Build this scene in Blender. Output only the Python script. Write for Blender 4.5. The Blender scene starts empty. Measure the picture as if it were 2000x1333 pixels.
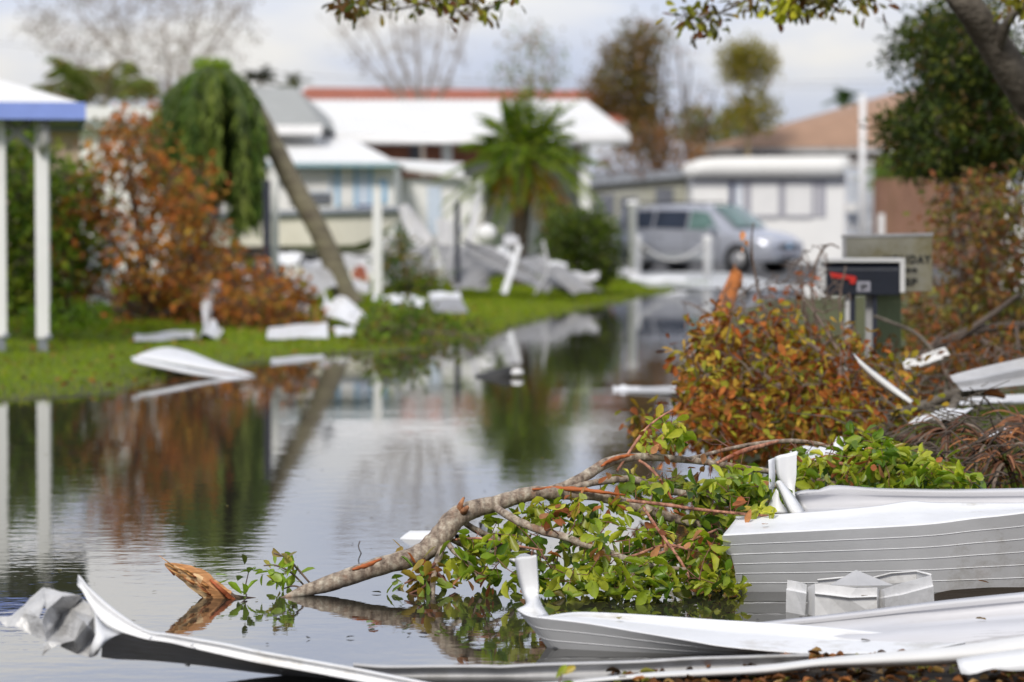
import bpy, math, random
import numpy as np
from mathutils import Vector, Matrix
from math import sin, cos, pi, radians as R

rnd = random.Random(7)
nr = np.random.RandomState(7)
SC = bpy.context.scene
COL = SC.collection

# ------------------------------------------------------------------ camera
F = 5555.6            # focal length in pixels of the 2000 px wide photograph
H = 1.40              # eye height above the flood water (z = 0)
PITCH = math.atan((666.5 - 430.0) / F)
cam = bpy.data.cameras.new("camera"); camo = bpy.data.objects.new("camera", cam); COL.objects.link(camo)
cam.lens = 100.0; cam.sensor_width = 36.0; cam.clip_start = 0.1; cam.clip_end = 3000
camo.location = (0, 0, H); camo.rotation_euler = (pi / 2 - PITCH, 0, 0)
cam.dof.use_dof = True; cam.dof.focus_distance = 10.75; cam.dof.aperture_fstop = 2.3; cam.dof.aperture_blades = 9
SC.camera = camo

# ------------------------------------------------------------------ world, sun, exposure
SUN_EL, SUN_AZ = 40.0, 196.0      # azimuth measured clockwise from +Y (view direction)
w = bpy.data.worlds.new("World"); SC.world = w; w.use_nodes = True
nt = w.node_tree; nt.nodes.clear()
def N(t, typ, **kw):
    n = t.nodes.new(typ)
    for k, v in kw.items():
        if k.startswith('i_'):
            key = k[2:]
            key = int(key) if key.isdigit() else key.replace('_', ' ')
            n.inputs[key].default_value = v
        else: setattr(n, k, v)
    return n
def ramp(t, stops, interp='LINEAR'):
    r = t.nodes.new('ShaderNodeValToRGB'); r.color_ramp.interpolation = interp
    e = r.color_ramp.elements
    while len(e) < len(stops): e.new(0.5)
    for i, (p, c) in enumerate(stops):
        e[i].position = p; e[i].color = (c[0], c[1], c[2], 1)
    return r
sky = N(nt, 'ShaderNodeTexSky', sky_type='NISHITA', sun_disc=False, sun_elevation=R(SUN_EL), sun_rotation=R(SUN_AZ))
sky.air_density = 1.0; sky.dust_density = 2.0
bg1 = N(nt, 'ShaderNodeBackground', i_Strength=0.10)
nt.links.new(sky.outputs[0], bg1.inputs[0])
tc = N(nt, 'ShaderNodeTexCoord')
mp = N(nt, 'ShaderNodeMapping'); mp.inputs['Scale'].default_value = (5.0, 5.0, 17.0); mp.inputs['Location'].default_value = (3.1, 1.7, 0.4)
nz = N(nt, 'ShaderNodeTexNoise', i_Scale=1.6, i_Detail=5.0, i_Roughness=0.5)
nt.links.new(tc.outputs['Generated'], mp.inputs[0]); nt.links.new(mp.outputs[0], nz.inputs[0])
cr = ramp(nt, [(0.36, (0.59, 0.645, 0.80)), (0.50, (0.69, 0.725, 0.83)), (0.64, (0.87, 0.85, 0.83))])
nt.links.new(nz.outputs[0], cr.inputs[0])
bg2 = N(nt, 'ShaderNodeBackground', i_Strength=1.0)
nt.links.new(cr.outputs[0], bg2.inputs[0])
# cloud brightness raised above the frame to lift the water's reflections
sep = N(nt, 'ShaderNodeSeparateXYZ'); nt.links.new(tc.outputs['Generated'], sep.inputs[0])
mr = N(nt, 'ShaderNodeMapRange'); mr.inputs['From Min'].default_value = 0.03; mr.inputs['From Min'].default_value = 0.0; mr.inputs['From Max'].default_value = 0.2
mr.inputs['To Min'].default_value = 0.83; mr.inputs['To Max'].default_value = 1.62
nt.links.new(sep.outputs[2], mr.inputs[0])
# unseen sky behind the viewer (-Y), dimmed to darken faces towards the camera
mr2 = N(nt, 'ShaderNodeMapRange'); mr2.inputs['From Min'].default_value = 0.1; mr2.inputs['From Max'].default_value = -0.6
mr2.inputs['To Min'].default_value = 1.0; mr2.inputs['To Max'].default_value = 0.62
nt.links.new(sep.outputs[1], mr2.inputs[0])
mm = N(nt, 'ShaderNodeMath', operation='MULTIPLY'); nt.links.new(mr.outputs[0], mm.inputs[0]); nt.links.new(mr2.outputs[0], mm.inputs[1])
mr3 = N(nt, 'ShaderNodeMapRange', i_1=0.22, i_2=0.75, i_3=1.0, i_4=0.68); nt.links.new(sep.outputs[2], mr3.inputs[0])  # unseen upper sky dimmed again to hold back the top light
mm2 = N(nt, 'ShaderNodeMath', operation='MULTIPLY'); nt.links.new(mm.outputs[0], mm2.inputs[0]); nt.links.new(mr3.outputs[0], mm2.inputs[1])
nt.links.new(mm2.outputs[0], bg2.inputs[1])
mx = N(nt, 'ShaderNodeMixShader', i_0=0.90)
nt.links.new(bg1.outputs[0], mx.inputs[1]); nt.links.new(bg2.outputs[0], mx.inputs[2])
wo = N(nt, 'ShaderNodeOutputWorld'); nt.links.new(mx.outputs[0], wo.inputs[0])

sl = bpy.data.lights.new("sun", 'SUN'); sl.energy = 2.9; sl.angle = R(12); sl.color = (1.0, 0.95, 0.87)
so = bpy.data.objects.new("sun", sl); COL.objects.link(so)
sd = Vector((sin(R(SUN_AZ)) * cos(R(SUN_EL)), cos(R(SUN_AZ)) * cos(R(SUN_EL)), sin(R(SUN_EL))))
so.rotation_euler = (-sd).to_track_quat('-Z', 'Y').to_euler(); so.location = sd * 60

vs = SC.view_settings; vs.view_transform = 'Standard'; vs.look = 'None'; vs.exposure = 0.0; vs.gamma = 1.0
SC.cycles.use_denoising = True
SC.cycles.max_bounces = 6; SC.cycles.diffuse_bounces = 3; SC.cycles.glossy_bounces = 3
SC.cycles.transmission_bounces = 3; SC.cycles.transparent_max_bounces = 6
SC.cycles.caustics_reflective = False; SC.cycles.caustics_refractive = False

# ------------------------------------------------------------------ geometry helpers
cp, sp = cos(PITCH), sin(PITCH)
def P(u, v, Y):
    x = (u - 1000.0) / F; y = -(v - 666.5) / F
    d = Vector((x, cp + y * sp, -sp + y * cp))
    return Vector((0, 0, H)) + d * (Y / d.y)
def Wz(u, v, z=0.0):
    x = (u - 1000.0) / F; y = -(v - 666.5) / F
    d = Vector((x, cp + y * sp, -sp + y * cp))
    return Vector((0, 0, H)) + d * ((z - H) / d.z)
def ppm(Y): return F / Y
def C(r, g, b, k=1.0):
    f = lambda c: (c / 255.0 / 12.92 if c / 255.0 < 0.04045 else ((c / 255.0 + 0.055) / 1.055) ** 2.4) * k
    return (f(r), f(g), f(b))

class MB:
    def __init__(s): s.v = []; s.f = []; s.c = []; s.sm = []
    def add(s, vs, fs, col=None, smooth=False):
        o = len(s.v); s.v += [tuple(p) for p in vs]
        for f in fs:
            s.f.append(tuple(i + o for i in f)); s.c.append(col); s.sm.append(smooth)
    def box(s, x0, x1, y0, y1, z0, z1, col=None):
        v = [(x0,y0,z0),(x1,y0,z0),(x1,y1,z0),(x0,y1,z0),(x0,y0,z1),(x1,y0,z1),(x1,y1,z1),(x0,y1,z1)]
        s.add(v, [(0,3,2,1),(4,5,6,7),(0,1,5,4),(1,2,6,5),(2,3,7,6),(3,0,4,7)], col)
    def obox(s, c, ax, ay, az, col=None):
        c = Vector(c); ax, ay, az = Vector(ax), Vector(ay), Vector(az)
        v = [c + i*ax + j*ay + k*az for k in (-1,1) for (i,j) in ((-1,-1),(1,-1),(1,1),(-1,1))]
        s.add(v, [(0,3,2,1),(4,5,6,7),(0,1,5,4),(1,2,6,5),(2,3,7,6),(3,0,4,7)], col)
    def tube(s, pts, rad, n=6, col=None, cap=True, jit=0.0):
        pts = [Vector(p) for p in pts]
        if not hasattr(rad, '__len__'): rad = [rad] * len(pts)
        m = len(pts)
        if m < 2: return
        t = (pts[1] - pts[0]).normalized()
        a = t.orthogonal().normalized()
        vs = []
        for i in range(m):
            tt = (pts[min(i+1, m-1)] - pts[max(i-1, 0)])
            if tt.length > 1e-9: t = tt.normalized()
            a = (a - a.dot(t) * t)
            a = a.normalized() if a.length > 1e-6 else t.orthogonal().normalized()
            b = t.cross(a)
            for k in range(n):
                an = 2 * pi * k / n
                r = rad[i] * (1 + (rnd.uniform(-jit, jit) if jit else 0))
                vs.append(pts[i] + (a * cos(an) + b * sin(an)) * r)
        fs = []
        for i in range(m - 1):
            for k in range(n):
                k2 = (k + 1) % n
                fs.append((i*n+k, i*n+k2, (i+1)*n+k2, (i+1)*n+k))
        if cap:
            fs.append(tuple(range(n-1, -1, -1))); fs.append(tuple((m-1)*n + k for k in range(n)))
        s.add(vs, fs, col, True)
    def cyl(s, p0, p1, r, n=16, col=None): s.tube([p0, p1], [r, r], n, col)
    def grid(s, rows, col=None, smooth=True):
        nn = len(rows[0]); vs = [p for r in rows for p in r]; fs = []
        for i in range(len(rows) - 1):
            for j in range(nn - 1):
                fs.append((i*nn+j, i*nn+j+1, (i+1)*nn+j+1, (i+1)*nn+j))
        s.add(vs, fs, col, smooth)
    def np_add(s, V, Fc, cols):
        """V (n,k,3) verts per item, Fc faces of the template, cols (n,3)"""
        n, k, _ = V.shape; o = len(s.v)
        s.v += list(map(tuple, V.reshape(-1, 3).tolist()))
        for i in range(n):
            b = o + i * k; c = tuple(cols[i])
            for f in Fc:
                s.f.append(tuple(b + q for q in f)); s.c.append(c); s.sm.append(True)

def origin_of(vs, mode='base'):
    a = np.array(vs); 
    return Vector(((a[:,0].min()+a[:,0].max())/2, (a[:,1].min()+a[:,1].max())/2, a[:,2].min()))

def wpos(o):
    p = Vector((0,0,0))
    while o is not None: p += o.location; o = o.parent
    return p

def obj(name, mb, mat, parent=None, solid=0.0, bevel=0.0, org=None):
    """links the mesh builder as one object; vertices are given in world space"""
    if parent is not None: base = wpos(parent); loc = Vector((0,0,0))
    else:
        base = org if org is not None else origin_of(mb.v); loc = base
    me = bpy.data.meshes.new(name)
    a = np.array(mb.v, dtype=float) - np.array(base)
    me.from_pydata(a.tolist(), [], mb.f)
    me.polygons.foreach_set('use_smooth', mb.sm)
    if any(c is not None for c in mb.c):
        at = me.color_attributes.new('Col', 'FLOAT_COLOR', 'CORNER')
        arr = np.ones((len(me.loops), 4), dtype=np.float32)
        cols = np.array([c if c is not None else (0.5,0.5,0.5) for c in mb.c], dtype=np.float32)
        tot = np.array([len(f) for f in mb.f]); arr[:, :3] = np.repeat(cols, tot, axis=0)
        at.data.foreach_set('color', arr.ravel())
    me.materials.append(mat); me.update()
    o = bpy.data.objects.new(name, me); COL.objects.link(o)
    o.location = loc
    if parent is not None: o.parent = parent
    if solid:
        m = o.modifiers.new('solid', 'SOLIDIFY'); m.thickness = solid; m.offset = 0
    if bevel:
        m = o.modifiers.new('bevel', 'BEVEL'); m.width = bevel; m.segments = 2; m.limit_method = 'ANGLE'
    return o

def tag(o, label, cat, group=None, kind=None):
    if label: o['label'] = label
    if cat: o['category'] = cat
    if group: o['group'] = group
    if kind: o['kind'] = kind
    return o
def thing(name, loc, label, cat, group=None):
    o = bpy.data.objects.new(name, None); COL.objects.link(o); o.location = loc
    o.empty_display_size = 0.2
    return tag(o, label, cat, group)
def struct(name, mb, mat, **k):
    o = obj(name, mb, mat, **k); o['kind'] = 'structure'; return o

def smooth(pts, k=4):
    """Catmull-Rom through rows of numbers"""
    p = [np.array(q, dtype=float) for q in pts]
    if len(p) < 3: 
        return [p[0] + (p[-1]-p[0]) * t for t in np.linspace(0, 1, k + 1)]
    e = [2*p[0]-p[1]] + p + [2*p[-1]-p[-2]]
    out = []
    for i in range(1, len(e) - 2):
        a, b, c, d = e[i-1], e[i], e[i+1], e[i+2]
        for j in range(k):
            t = j / k
            out.append(0.5*((2*b)+(-a+c)*t+(2*a-5*b+4*c-d)*t*t+(-a+3*b-3*c+d)*t**3))
    out.append(p[-1]); return out

def resample(pts, n):
    """polyline in (u,v,Y) to n points evenly spread along u,v length"""
    a = np.array(pts, dtype=float)
    d = np.r_[0, np.cumsum(np.hypot(np.diff(a[:,0]), np.diff(a[:,1])))]
    t = np.linspace(0, d[-1], n)
    return np.stack([np.interp(t, d, a[:,i]) for i in range(a.shape[1])], 1)

# ------------------------------------------------------------------ materials
MATS = {}
def mat(name):
    m = bpy.data.materials.new(name); m.use_nodes = True; m.node_tree.nodes.clear(); MATS[name] = m; return m, m.node_tree
def finish(t, sh):
    o = N(t, 'ShaderNodeOutputMaterial'); t.links.new(sh, o.inputs[0])
def pmat(name, col, rough=0.6, var=0.12, scale=6.0, bump=0.0, bscale=40.0, metal=0.0, col2=None, spec=0.5, stain=None, stretch=(1,1,1), stain_at=(0.55,0.7)):
    m, t = mat(name)
    tc = N(t, 'ShaderNodeTexCoord'); mpn = N(t, 'ShaderNodeMapping'); mpn.inputs['Scale'].default_value = stretch
    t.links.new(tc.outputs['Object'], mpn.inputs[0])
    n1 = N(t, 'ShaderNodeTexNoise', i_Scale=scale, i_Detail=6.0, i_Roughness=0.6)
    t.links.new(mpn.outputs[0], n1.inputs[0])
    c2 = col2 if col2 else tuple(max(0, c*(1-var)) for c in col); c1 = col if col2 else tuple(min(1, c*(1+var*0.5)) for c in col)
    r = ramp(t, [(0.3, c2), (0.7, c1)]); t.links.new(n1.outputs[0], r.inputs[0])
    out = r.outputs[0]
    p = N(t, 'ShaderNodeBsdfPrincipled', i_Roughness=rough, i_Metallic=metal)
    p.inputs['Specular IOR Level'].default_value = spec
    if stain:
        n2 = N(t, 'ShaderNodeTexNoise', i_Scale=scale*0.45, i_Detail=10.0, i_Roughness=0.72)
        t.links.new(mpn.outputs[0], n2.inputs[0])
        mr = N(t, 'ShaderNodeMapRange', i_1=stain_at[0], i_2=stain_at[1]); t.links.new(n2.outputs[0], mr.inputs[0])
        mxn = N(t, 'ShaderNodeMix', data_type='RGBA'); t.links.new(mr.outputs[0], mxn.inputs[0])
        t.links.new(out, mxn.inputs[6]); mxn.inputs[7].default_value = (*stain, 1); out = mxn.outputs[2]
    t.links.new(out, p.inputs['Base Color'])
    if bump:
        n3 = N(t, 'ShaderNodeTexNoise', i_Scale=bscale, i_Detail=4.0); t.links.new(mpn.outputs[0], n3.inputs[0])
        b = N(t, 'ShaderNodeBump', i_Strength=bump, i_Distance=0.02); t.links.new(n3.outputs[0], b.inputs['Height'])
        t.links.new(b.outputs[0], p.inputs['Normal'])
    finish(t, p.outputs[0]); return m

def leafmat(name, rough=0.45, trans=0.3, spec=0.4, var=0.25):
    m, t = mat(name)
    a = N(t, 'ShaderNodeAttribute', attribute_name='Col')
    tc = N(t, 'ShaderNodeTexCoord')
    n1 = N(t, 'ShaderNodeTexNoise', i_Scale=30.0, i_Detail=3.0); t.links.new(tc.outputs['Object'], n1.inputs[0])
    mr = N(t, 'ShaderNodeMapRange', i_1=0.3, i_2=0.7, i_3=1-var, i_4=1+var); t.links.new(n1.outputs[0], mr.inputs[0])
    mul = N(t, 'ShaderNodeVectorMath', operation='SCALE'); t.links.new(a.outputs['Color'], mul.inputs[0]); t.links.new(mr.outputs[0], mul.inputs['Scale'])
    p = N(t, 'ShaderNodeBsdfPrincipled', i_Roughness=rough); p.inputs['Specular IOR Level'].default_value = spec
    t.links.new(mul.outputs[0], p.inputs['Base Color'])
    tr = N(t, 'ShaderNodeBsdfTranslucent'); 
    br = N(t, 'ShaderNodeVectorMath', operation='MULTIPLY'); t.links.new(mul.outputs[0], br.inputs[0]); br.inputs[1].default_value = (1.5, 1.5, 0.85)
    t.links.new(br.outputs[0], tr.inputs[0])
    mxs = N(t, 'ShaderNodeMixShader', i_0=trans); t.links.new(p.outputs[0], mxs.inputs[1]); t.links.new(tr.outputs[0], mxs.inputs[2])
    finish(t, mxs.outputs[0]); return m

white_alu = pmat('white_alu', (0.74,0.75,0.775), rough=0.42, var=0.08, scale=5.0, bump=0.10, bscale=7.0, stain=(0.36,0.33,0.27), stain_at=(0.56,0.74))
white_alu_dirty = pmat('white_alu_dirty', (0.70,0.70,0.70), rough=0.5, var=0.14, scale=3.5, bump=0.08, bscale=12.0, stain=(0.22,0.20,0.17), stretch=(0.5,1,1), stain_at=(0.55,0.75))
grey_alu = pmat('grey_alu', (0.30,0.30,0.31), rough=0.42, var=0.3, scale=10.0, bump=0.12, bscale=30, metal=0.25, stain=(0.13,0.125,0.12), stain_at=(0.5,0.72))
mid_alu = pmat('mid_alu', (0.46,0.46,0.47), rough=0.5, var=0.2, scale=6.0, bump=0.08, bscale=20, stain=(0.25,0.24,0.22), stain_at=(0.5,0.75))
crumple_alu = pmat('crumple_alu', (0.52,0.52,0.525), rough=0.42, var=0.3, scale=14.0, bump=0.15, bscale=40, metal=0.1, stain=(0.36,0.35,0.33), stain_at=(0.5,0.75))
box_alu = pmat('box_alu', (0.72,0.72,0.73), rough=0.45, var=0.15, scale=8.0, bump=0.15, bscale=22, stain=(0.3,0.29,0.27), stain_at=(0.55,0.8))
white_paint = pmat('white_paint', (0.78,0.78,0.79), rough=0.5, var=0.07, scale=2.0, stain=(0.5,0.49,0.46), stain_at=(0.6,0.85))
white_wall = pmat('white_wall', (0.84,0.84,0.84), rough=0.6, var=0.06, scale=1.0)
white_roof = pmat('white_roof', (0.80,0.80,0.79), rough=0.55, var=0.07, scale=0.6, stain=(0.55,0.54,0.50), stain_at=(0.6,0.85))
blue_fascia = pmat('blue_fascia', (0.24,0.33,0.76), rough=0.45, var=0.08)
grey_steel = pmat('grey_steel', (0.22,0.24,0.27), rough=0.5)
teal_trim = pmat('teal_trim', (0.30,0.46,0.52), rough=0.5)
blue_trim = pmat('blue_trim', (0.30,0.52,0.76), rough=0.5)
pale_blue = pmat('pale_blue', (0.58,0.66,0.80), rough=0.5)
navy = pmat('navy', (0.03,0.05,0.14), rough=0.5)
grey_shingle = pmat('grey_shingle', (0.36,0.37,0.36), rough=0.9, var=0.15, scale=3, bump=0.3)
red_shingle = pmat('red_shingle', (0.34,0.105,0.06), rough=0.85, var=0.2, scale=2, bump=0.3)
tan_shingle = pmat('tan_shingle', (0.36,0.22,0.145), rough=0.85, var=0.2, scale=1.5, bump=0.3)
brick = pmat('brick', (0.40,0.17,0.10), rough=0.8, var=0.4, scale=3)
tan_wall = pmat('tan_wall', (0.44,0.33,0.27), rough=0.8, var=0.1, scale=2)
brown_fence = pmat('brown_fence', (0.25,0.135,0.09), rough=0.85, var=0.25, scale=1.2, stretch=(3,1,0.6), stain=(0.17,0.11,0.035), stain_at=(0.5,0.75))
olive_wall = pmat('olive_wall', (0.36,0.36,0.30), rough=0.8, var=0.1)
dark_glass = pmat('dark_glass', (0.035,0.045,0.07), rough=0.12, var=0.3, scale=2)
grey_glass = pmat('grey_glass', (0.16,0.17,0.20), rough=0.15, var=0.3, scale=2)
green_glass = pmat('green_glass', (0.12,0.20,0.19), rough=0.12, var=0.4, scale=3)
cream_hull = pmat('cream_hull', (0.74,0.71,0.62), rough=0.4, var=0.08, scale=1, stain=(0.33,0.29,0.2), stain_at=(0.55,0.8))
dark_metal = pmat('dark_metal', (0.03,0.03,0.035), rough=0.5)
black_post = pmat('black_post', (0.022,0.026,0.045), rough=0.4)
rubber = pmat('rubber', (0.02,0.02,0.02), rough=0.8)
van_paint = pmat('van_paint', (0.42,0.44,0.51), rough=0.28, var=0.04, scale=1.0, metal=0.35)
van_lower = pmat('van_lower', (0.30,0.32,0.35), rough=0.4, var=0.05, metal=0.2)
alloy = pmat('alloy', (0.42,0.42,0.44), rough=0.35, metal=0.6)
lampmat = pmat('lamp_glass', (0.72,0.72,0.72), rough=0.15)
dark_plastic = pmat('dark_plastic', (0.013,0.017,0.03), rough=0.38, var=0.2, scale=8)
red_plastic = pmat('red_plastic', (0.62,0.03,0.02), rough=0.4, var=0.2, scale=30)
green_post_m = pmat('green_post_m', (0.20,0.25,0.14), rough=0.8, var=0.25, scale=10, stretch=(6,6,0.7), stain=(0.09,0.085,0.03))
sign_m = pmat('sign_m', (0.30,0.29,0.235), rough=0.7, var=0.2, scale=5, stain=(0.17,0.14,0.045), stain_at=(0.46,0.66))
ink = pmat('ink', (0.012,0.012,0.012), rough=0.6)
grey_plate = pmat('grey_plate', (0.36,0.36,0.42), rough=0.5)
concrete = pmat('concrete', (0.52,0.53,0.54), rough=0.5, var=0.2, scale=0.5, bump=0.1, stain=(0.40,0.42,0.45))
palm_trunk_m = pmat('palm_trunk_m', (0.22,0.20,0.13), rough=0.9, var=0.4, scale=4, bump=0.5, bscale=12, col2=(0.10,0.08,0.06), stretch=(1,1,3))
dark_bark = pmat('dark_bark', (0.10,0.075,0.06), rough=0.9, var=0.4, scale=8, bump=0.5)
grey_bark = pmat('grey_bark', (0.19,0.165,0.135), rough=0.95, scale=9, bump=0.9, bscale=22, col2=(0.07,0.06,0.05), spec=0.15)
brown_twig = pmat('brown_twig', (0.17,0.12,0.095), rough=0.8, var=0.4, scale=10)
pale_twig = pmat('pale_twig', (0.34,0.29,0.25), rough=0.8, var=0.3, scale=5)
red_twig = pmat('red_twig', (0.20,0.085,0.055), rough=0.6, var=0.35, scale=25, bump=0.3, bscale=60)
debris_dark = pmat('debris_dark', (0.03,0.03,0.03), rough=0.5)
leaf_near = leafmat('leaf_near', 0.38, 0.35, 0.45)
leaf_far = leafmat('leaf_far', 0.6, 0.3, 0.25)
leaf_dry = leafmat('leaf_dry', 0.8, 0.27, 0.15, 0.35)
grass_m = leafmat('grass_m', 0.7, 0.4, 0.08)

# bark of the broken branch in the foreground: grey lichen, rusty rings and peeled patches
def bark_near():
    m, t = mat('bark_near')
    a = N(t, 'ShaderNodeAttribute', attribute_name='Col')
    tc = N(t, 'ShaderNodeTexCoord')
    n1 = N(t, 'ShaderNodeTexNoise', i_Scale=26.0, i_Detail=8.0, i_Roughness=0.75); t.links.new(tc.outputs['Object'], n1.inputs[0])
    r1 = ramp(t, [(0.34, (0.08,0.055,0.042)), (0.44, (0.22,0.165,0.125)), (0.54, (0.36,0.295,0.23)), (0.66, (0.56,0.51,0.41))]); t.links.new(n1.outputs[0], r1.inputs[0])
    n2 = N(t, 'ShaderNodeTexNoise', i_Scale=5.5, i_Detail=6.0, i_Roughness=0.6); t.links.new(tc.outputs['Object'], n2.inputs[0])
    m2 = N(t, 'ShaderNodeMapRange', i_1=0.56, i_2=0.68); t.links.new(n2.outputs[0], m2.inputs[0])
    mix = N(t, 'ShaderNodeMix', data_type='RGBA'); t.links.new(m2.outputs[0], mix.inputs[0]); t.links.new(r1.outputs[0], mix.inputs[6]); mix.inputs[7].default_value = (0.24,0.10,0.045,1)
    # rings across the limb
    wv = N(t, 'ShaderNodeTexWave', wave_type='BANDS', bands_direction='X', i_Scale=9.0, i_Distortion=4.0, i_Detail=3.0); t.links.new(tc.outputs['Object'], wv.inputs[0])
    m3 = N(t, 'ShaderNodeMapRange', i_1=0.0, i_2=0.5, i_3=0.72, i_4=1.0); t.links.new(wv.outputs[1], m3.inputs[0])
    mul = N(t, 'ShaderNodeVectorMath', operation='SCALE'); t.links.new(mix.outputs[2], mul.inputs[0]); t.links.new(m3.outputs[0], mul.inputs['Scale'])
    mu2 = N(t, 'ShaderNodeVectorMath', operation='MULTIPLY'); t.links.new(mul.outputs[0], mu2.inputs[0]); t.links.new(a.outputs['Color'], mu2.inputs[1])
    p = N(t, 'ShaderNodeBsdfPrincipled', i_Roughness=0.8); t.links.new(mu2.outputs[0], p.inputs['Base Color'])
    wsc = N(t, 'ShaderNodeMath', operation='MULTIPLY', i_1=0.15); t.links.new(wv.outputs[1], wsc.inputs[0])
    add = N(t, 'ShaderNodeMath', operation='ADD'); t.links.new(n1.outputs[0], add.inputs[0]); t.links.new(wsc.outputs[0], add.inputs[1])
    b = N(t, 'ShaderNodeBump', i_Strength=0.6, i_Distance=0.006); t.links.new(add.outputs[0], b.inputs['Height']); t.links.new(b.outputs[0], p.inputs['Normal'])
    finish(t, p.outputs[0]); return m
bark_near_m = bark_near()

def wood_mat():
    m, t = mat('split_wood')
    a = N(t, 'ShaderNodeAttribute', attribute_name='Col')
    tc = N(t, 'ShaderNodeTexCoord'); mpn = N(t, 'ShaderNodeMapping'); mpn.inputs['Rotation'].default_value = (0, R(-28), 0); mpn.inputs['Scale'].default_value = (6, 60, 90)
    t.links.new(tc.outputs['Object'], mpn.inputs[0])
    n1 = N(t, 'ShaderNodeTexNoise', i_Scale=1.0, i_Detail=5.0); t.links.new(mpn.outputs[0], n1.inputs[0])
    mr = N(t, 'ShaderNodeMapRange', i_1=0.3, i_2=0.7, i_3=0.62, i_4=1.25); t.links.new(n1.outputs[0], mr.inputs[0])
    mul = N(t, 'ShaderNodeVectorMath', operation='SCALE'); t.links.new(a.outputs['Color'], mul.inputs[0]); t.links.new(mr.outputs[0], mul.inputs['Scale'])
    p = N(t, 'ShaderNodeBsdfPrincipled', i_Roughness=0.7); t.links.new(mul.outputs[0], p.inputs['Base Color'])
    b = N(t, 'ShaderNodeBump', i_Strength=0.7, i_Distance=0.005); t.links.new(n1.outputs[0], b.inputs['Height']); t.links.new(b.outputs[0], p.inputs['Normal'])
    finish(t, p.outputs[0]); return m
split_wood = wood_mat()

def water_mat():
    m, t = mat('water_m')
    tc = N(t, 'ShaderNodeTexCoord')
    p = N(t, 'ShaderNodeBsdfPrincipled', i_Roughness=0.015)
    p.inputs['Base Color'].default_value = (0.030, 0.027, 0.021, 1); p.inputs['IOR'].default_value = 2.6
    def nz(scale, stretch, det):
        mpn = N(t, 'ShaderNodeMapping'); mpn.inputs['Scale'].default_value = stretch; t.links.new(tc.outputs['Object'], mpn.inputs[0])
        n = N(t, 'ShaderNodeTexNoise', i_Scale=scale, i_Detail=det, i_Roughness=0.5); t.links.new(mpn.outputs[0], n.inputs[0]); return n
    a = nz(9.0, (0.7, 1.0, 1), 3.0); b = nz(1.1, (0.8, 1.0, 1), 2.0)
    patch = nz(0.35, (1, 0.8, 1), 2.0)
    mr = N(t, 'ShaderNodeMapRange', i_1=0.40, i_2=0.62, i_3=0.25, i_4=1.0); t.links.new(patch.outputs[0], mr.inputs[0])
    mu = N(t, 'ShaderNodeMath', operation='MULTIPLY'); t.links.new(a.outputs[0], mu.inputs[0]); t.links.new(mr.outputs[0], mu.inputs[1])
    b1 = N(t, 'ShaderNodeBump', i_Strength=1.0, i_Distance=0.0009); t.links.new(mu.outputs[0], b1.inputs['Height'])
    b2 = N(t, 'ShaderNodeBump', i_Strength=1.0, i_Distance=0.0011); t.links.new(b.outputs[0], b2.inputs['Height']); t.links.new(b1.outputs[0], b2.inputs['Normal'])
    t.links.new(b2.outputs[0], p.inputs['Normal'])
    finish(t, p.outputs[0]); return m
water_m = water_mat()

def ground_mat():
    m, t = mat('ground_m')
    a = N(t, 'ShaderNodeAttribute', attribute_name='Col')
    tc = N(t, 'ShaderNodeTexCoord')
    n1 = N(t, 'ShaderNodeTexNoise', i_Scale=2.2, i_Detail=8.0, i_Roughness=0.65); t.links.new(tc.outputs['Object'], n1.inputs[0])
    mr = N(t, 'ShaderNodeMapRange', i_1=0.3, i_2=0.7, i_3=0.6, i_4=1.35); t.links.new(n1.outputs[0], mr.inputs[0])
    mul = N(t, 'ShaderNodeVectorMath', operation='SCALE'); t.links.new(a.outputs['Color'], mul.inputs[0]); t.links.new(mr.outputs[0], mul.inputs['Scale'])
    p = N(t, 'ShaderNodeBsdfPrincipled', i_Roughness=0.9); p.inputs['Specular IOR Level'].default_value = 0.2
    t.links.new(mul.outputs[0], p.inputs['Base Color'])
    n2 = N(t, 'ShaderNodeTexNoise', i_Scale=25.0, i_Detail=5.0); t.links.new(tc.outputs['Object'], n2.inputs[0])
    b = N(t, 'ShaderNodeBump', i_Strength=0.6, i_Distance=0.02); t.links.new(n2.outputs[0], b.inputs['Height']); t.links.new(b.outputs[0], p.inputs['Normal'])
    finish(t, p.outputs[0]); return m
ground_m = ground_mat()
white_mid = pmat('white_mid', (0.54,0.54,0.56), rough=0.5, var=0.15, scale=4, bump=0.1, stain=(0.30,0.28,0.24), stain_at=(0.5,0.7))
trough_alu = pmat('trough_alu', (0.56,0.56,0.59), rough=0.45, var=0.16, scale=3, bump=0.15, bscale=10, stretch=(0.35,1,1), stain=(0.13,0.12,0.11), stain_at=(0.60,0.70))

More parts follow.
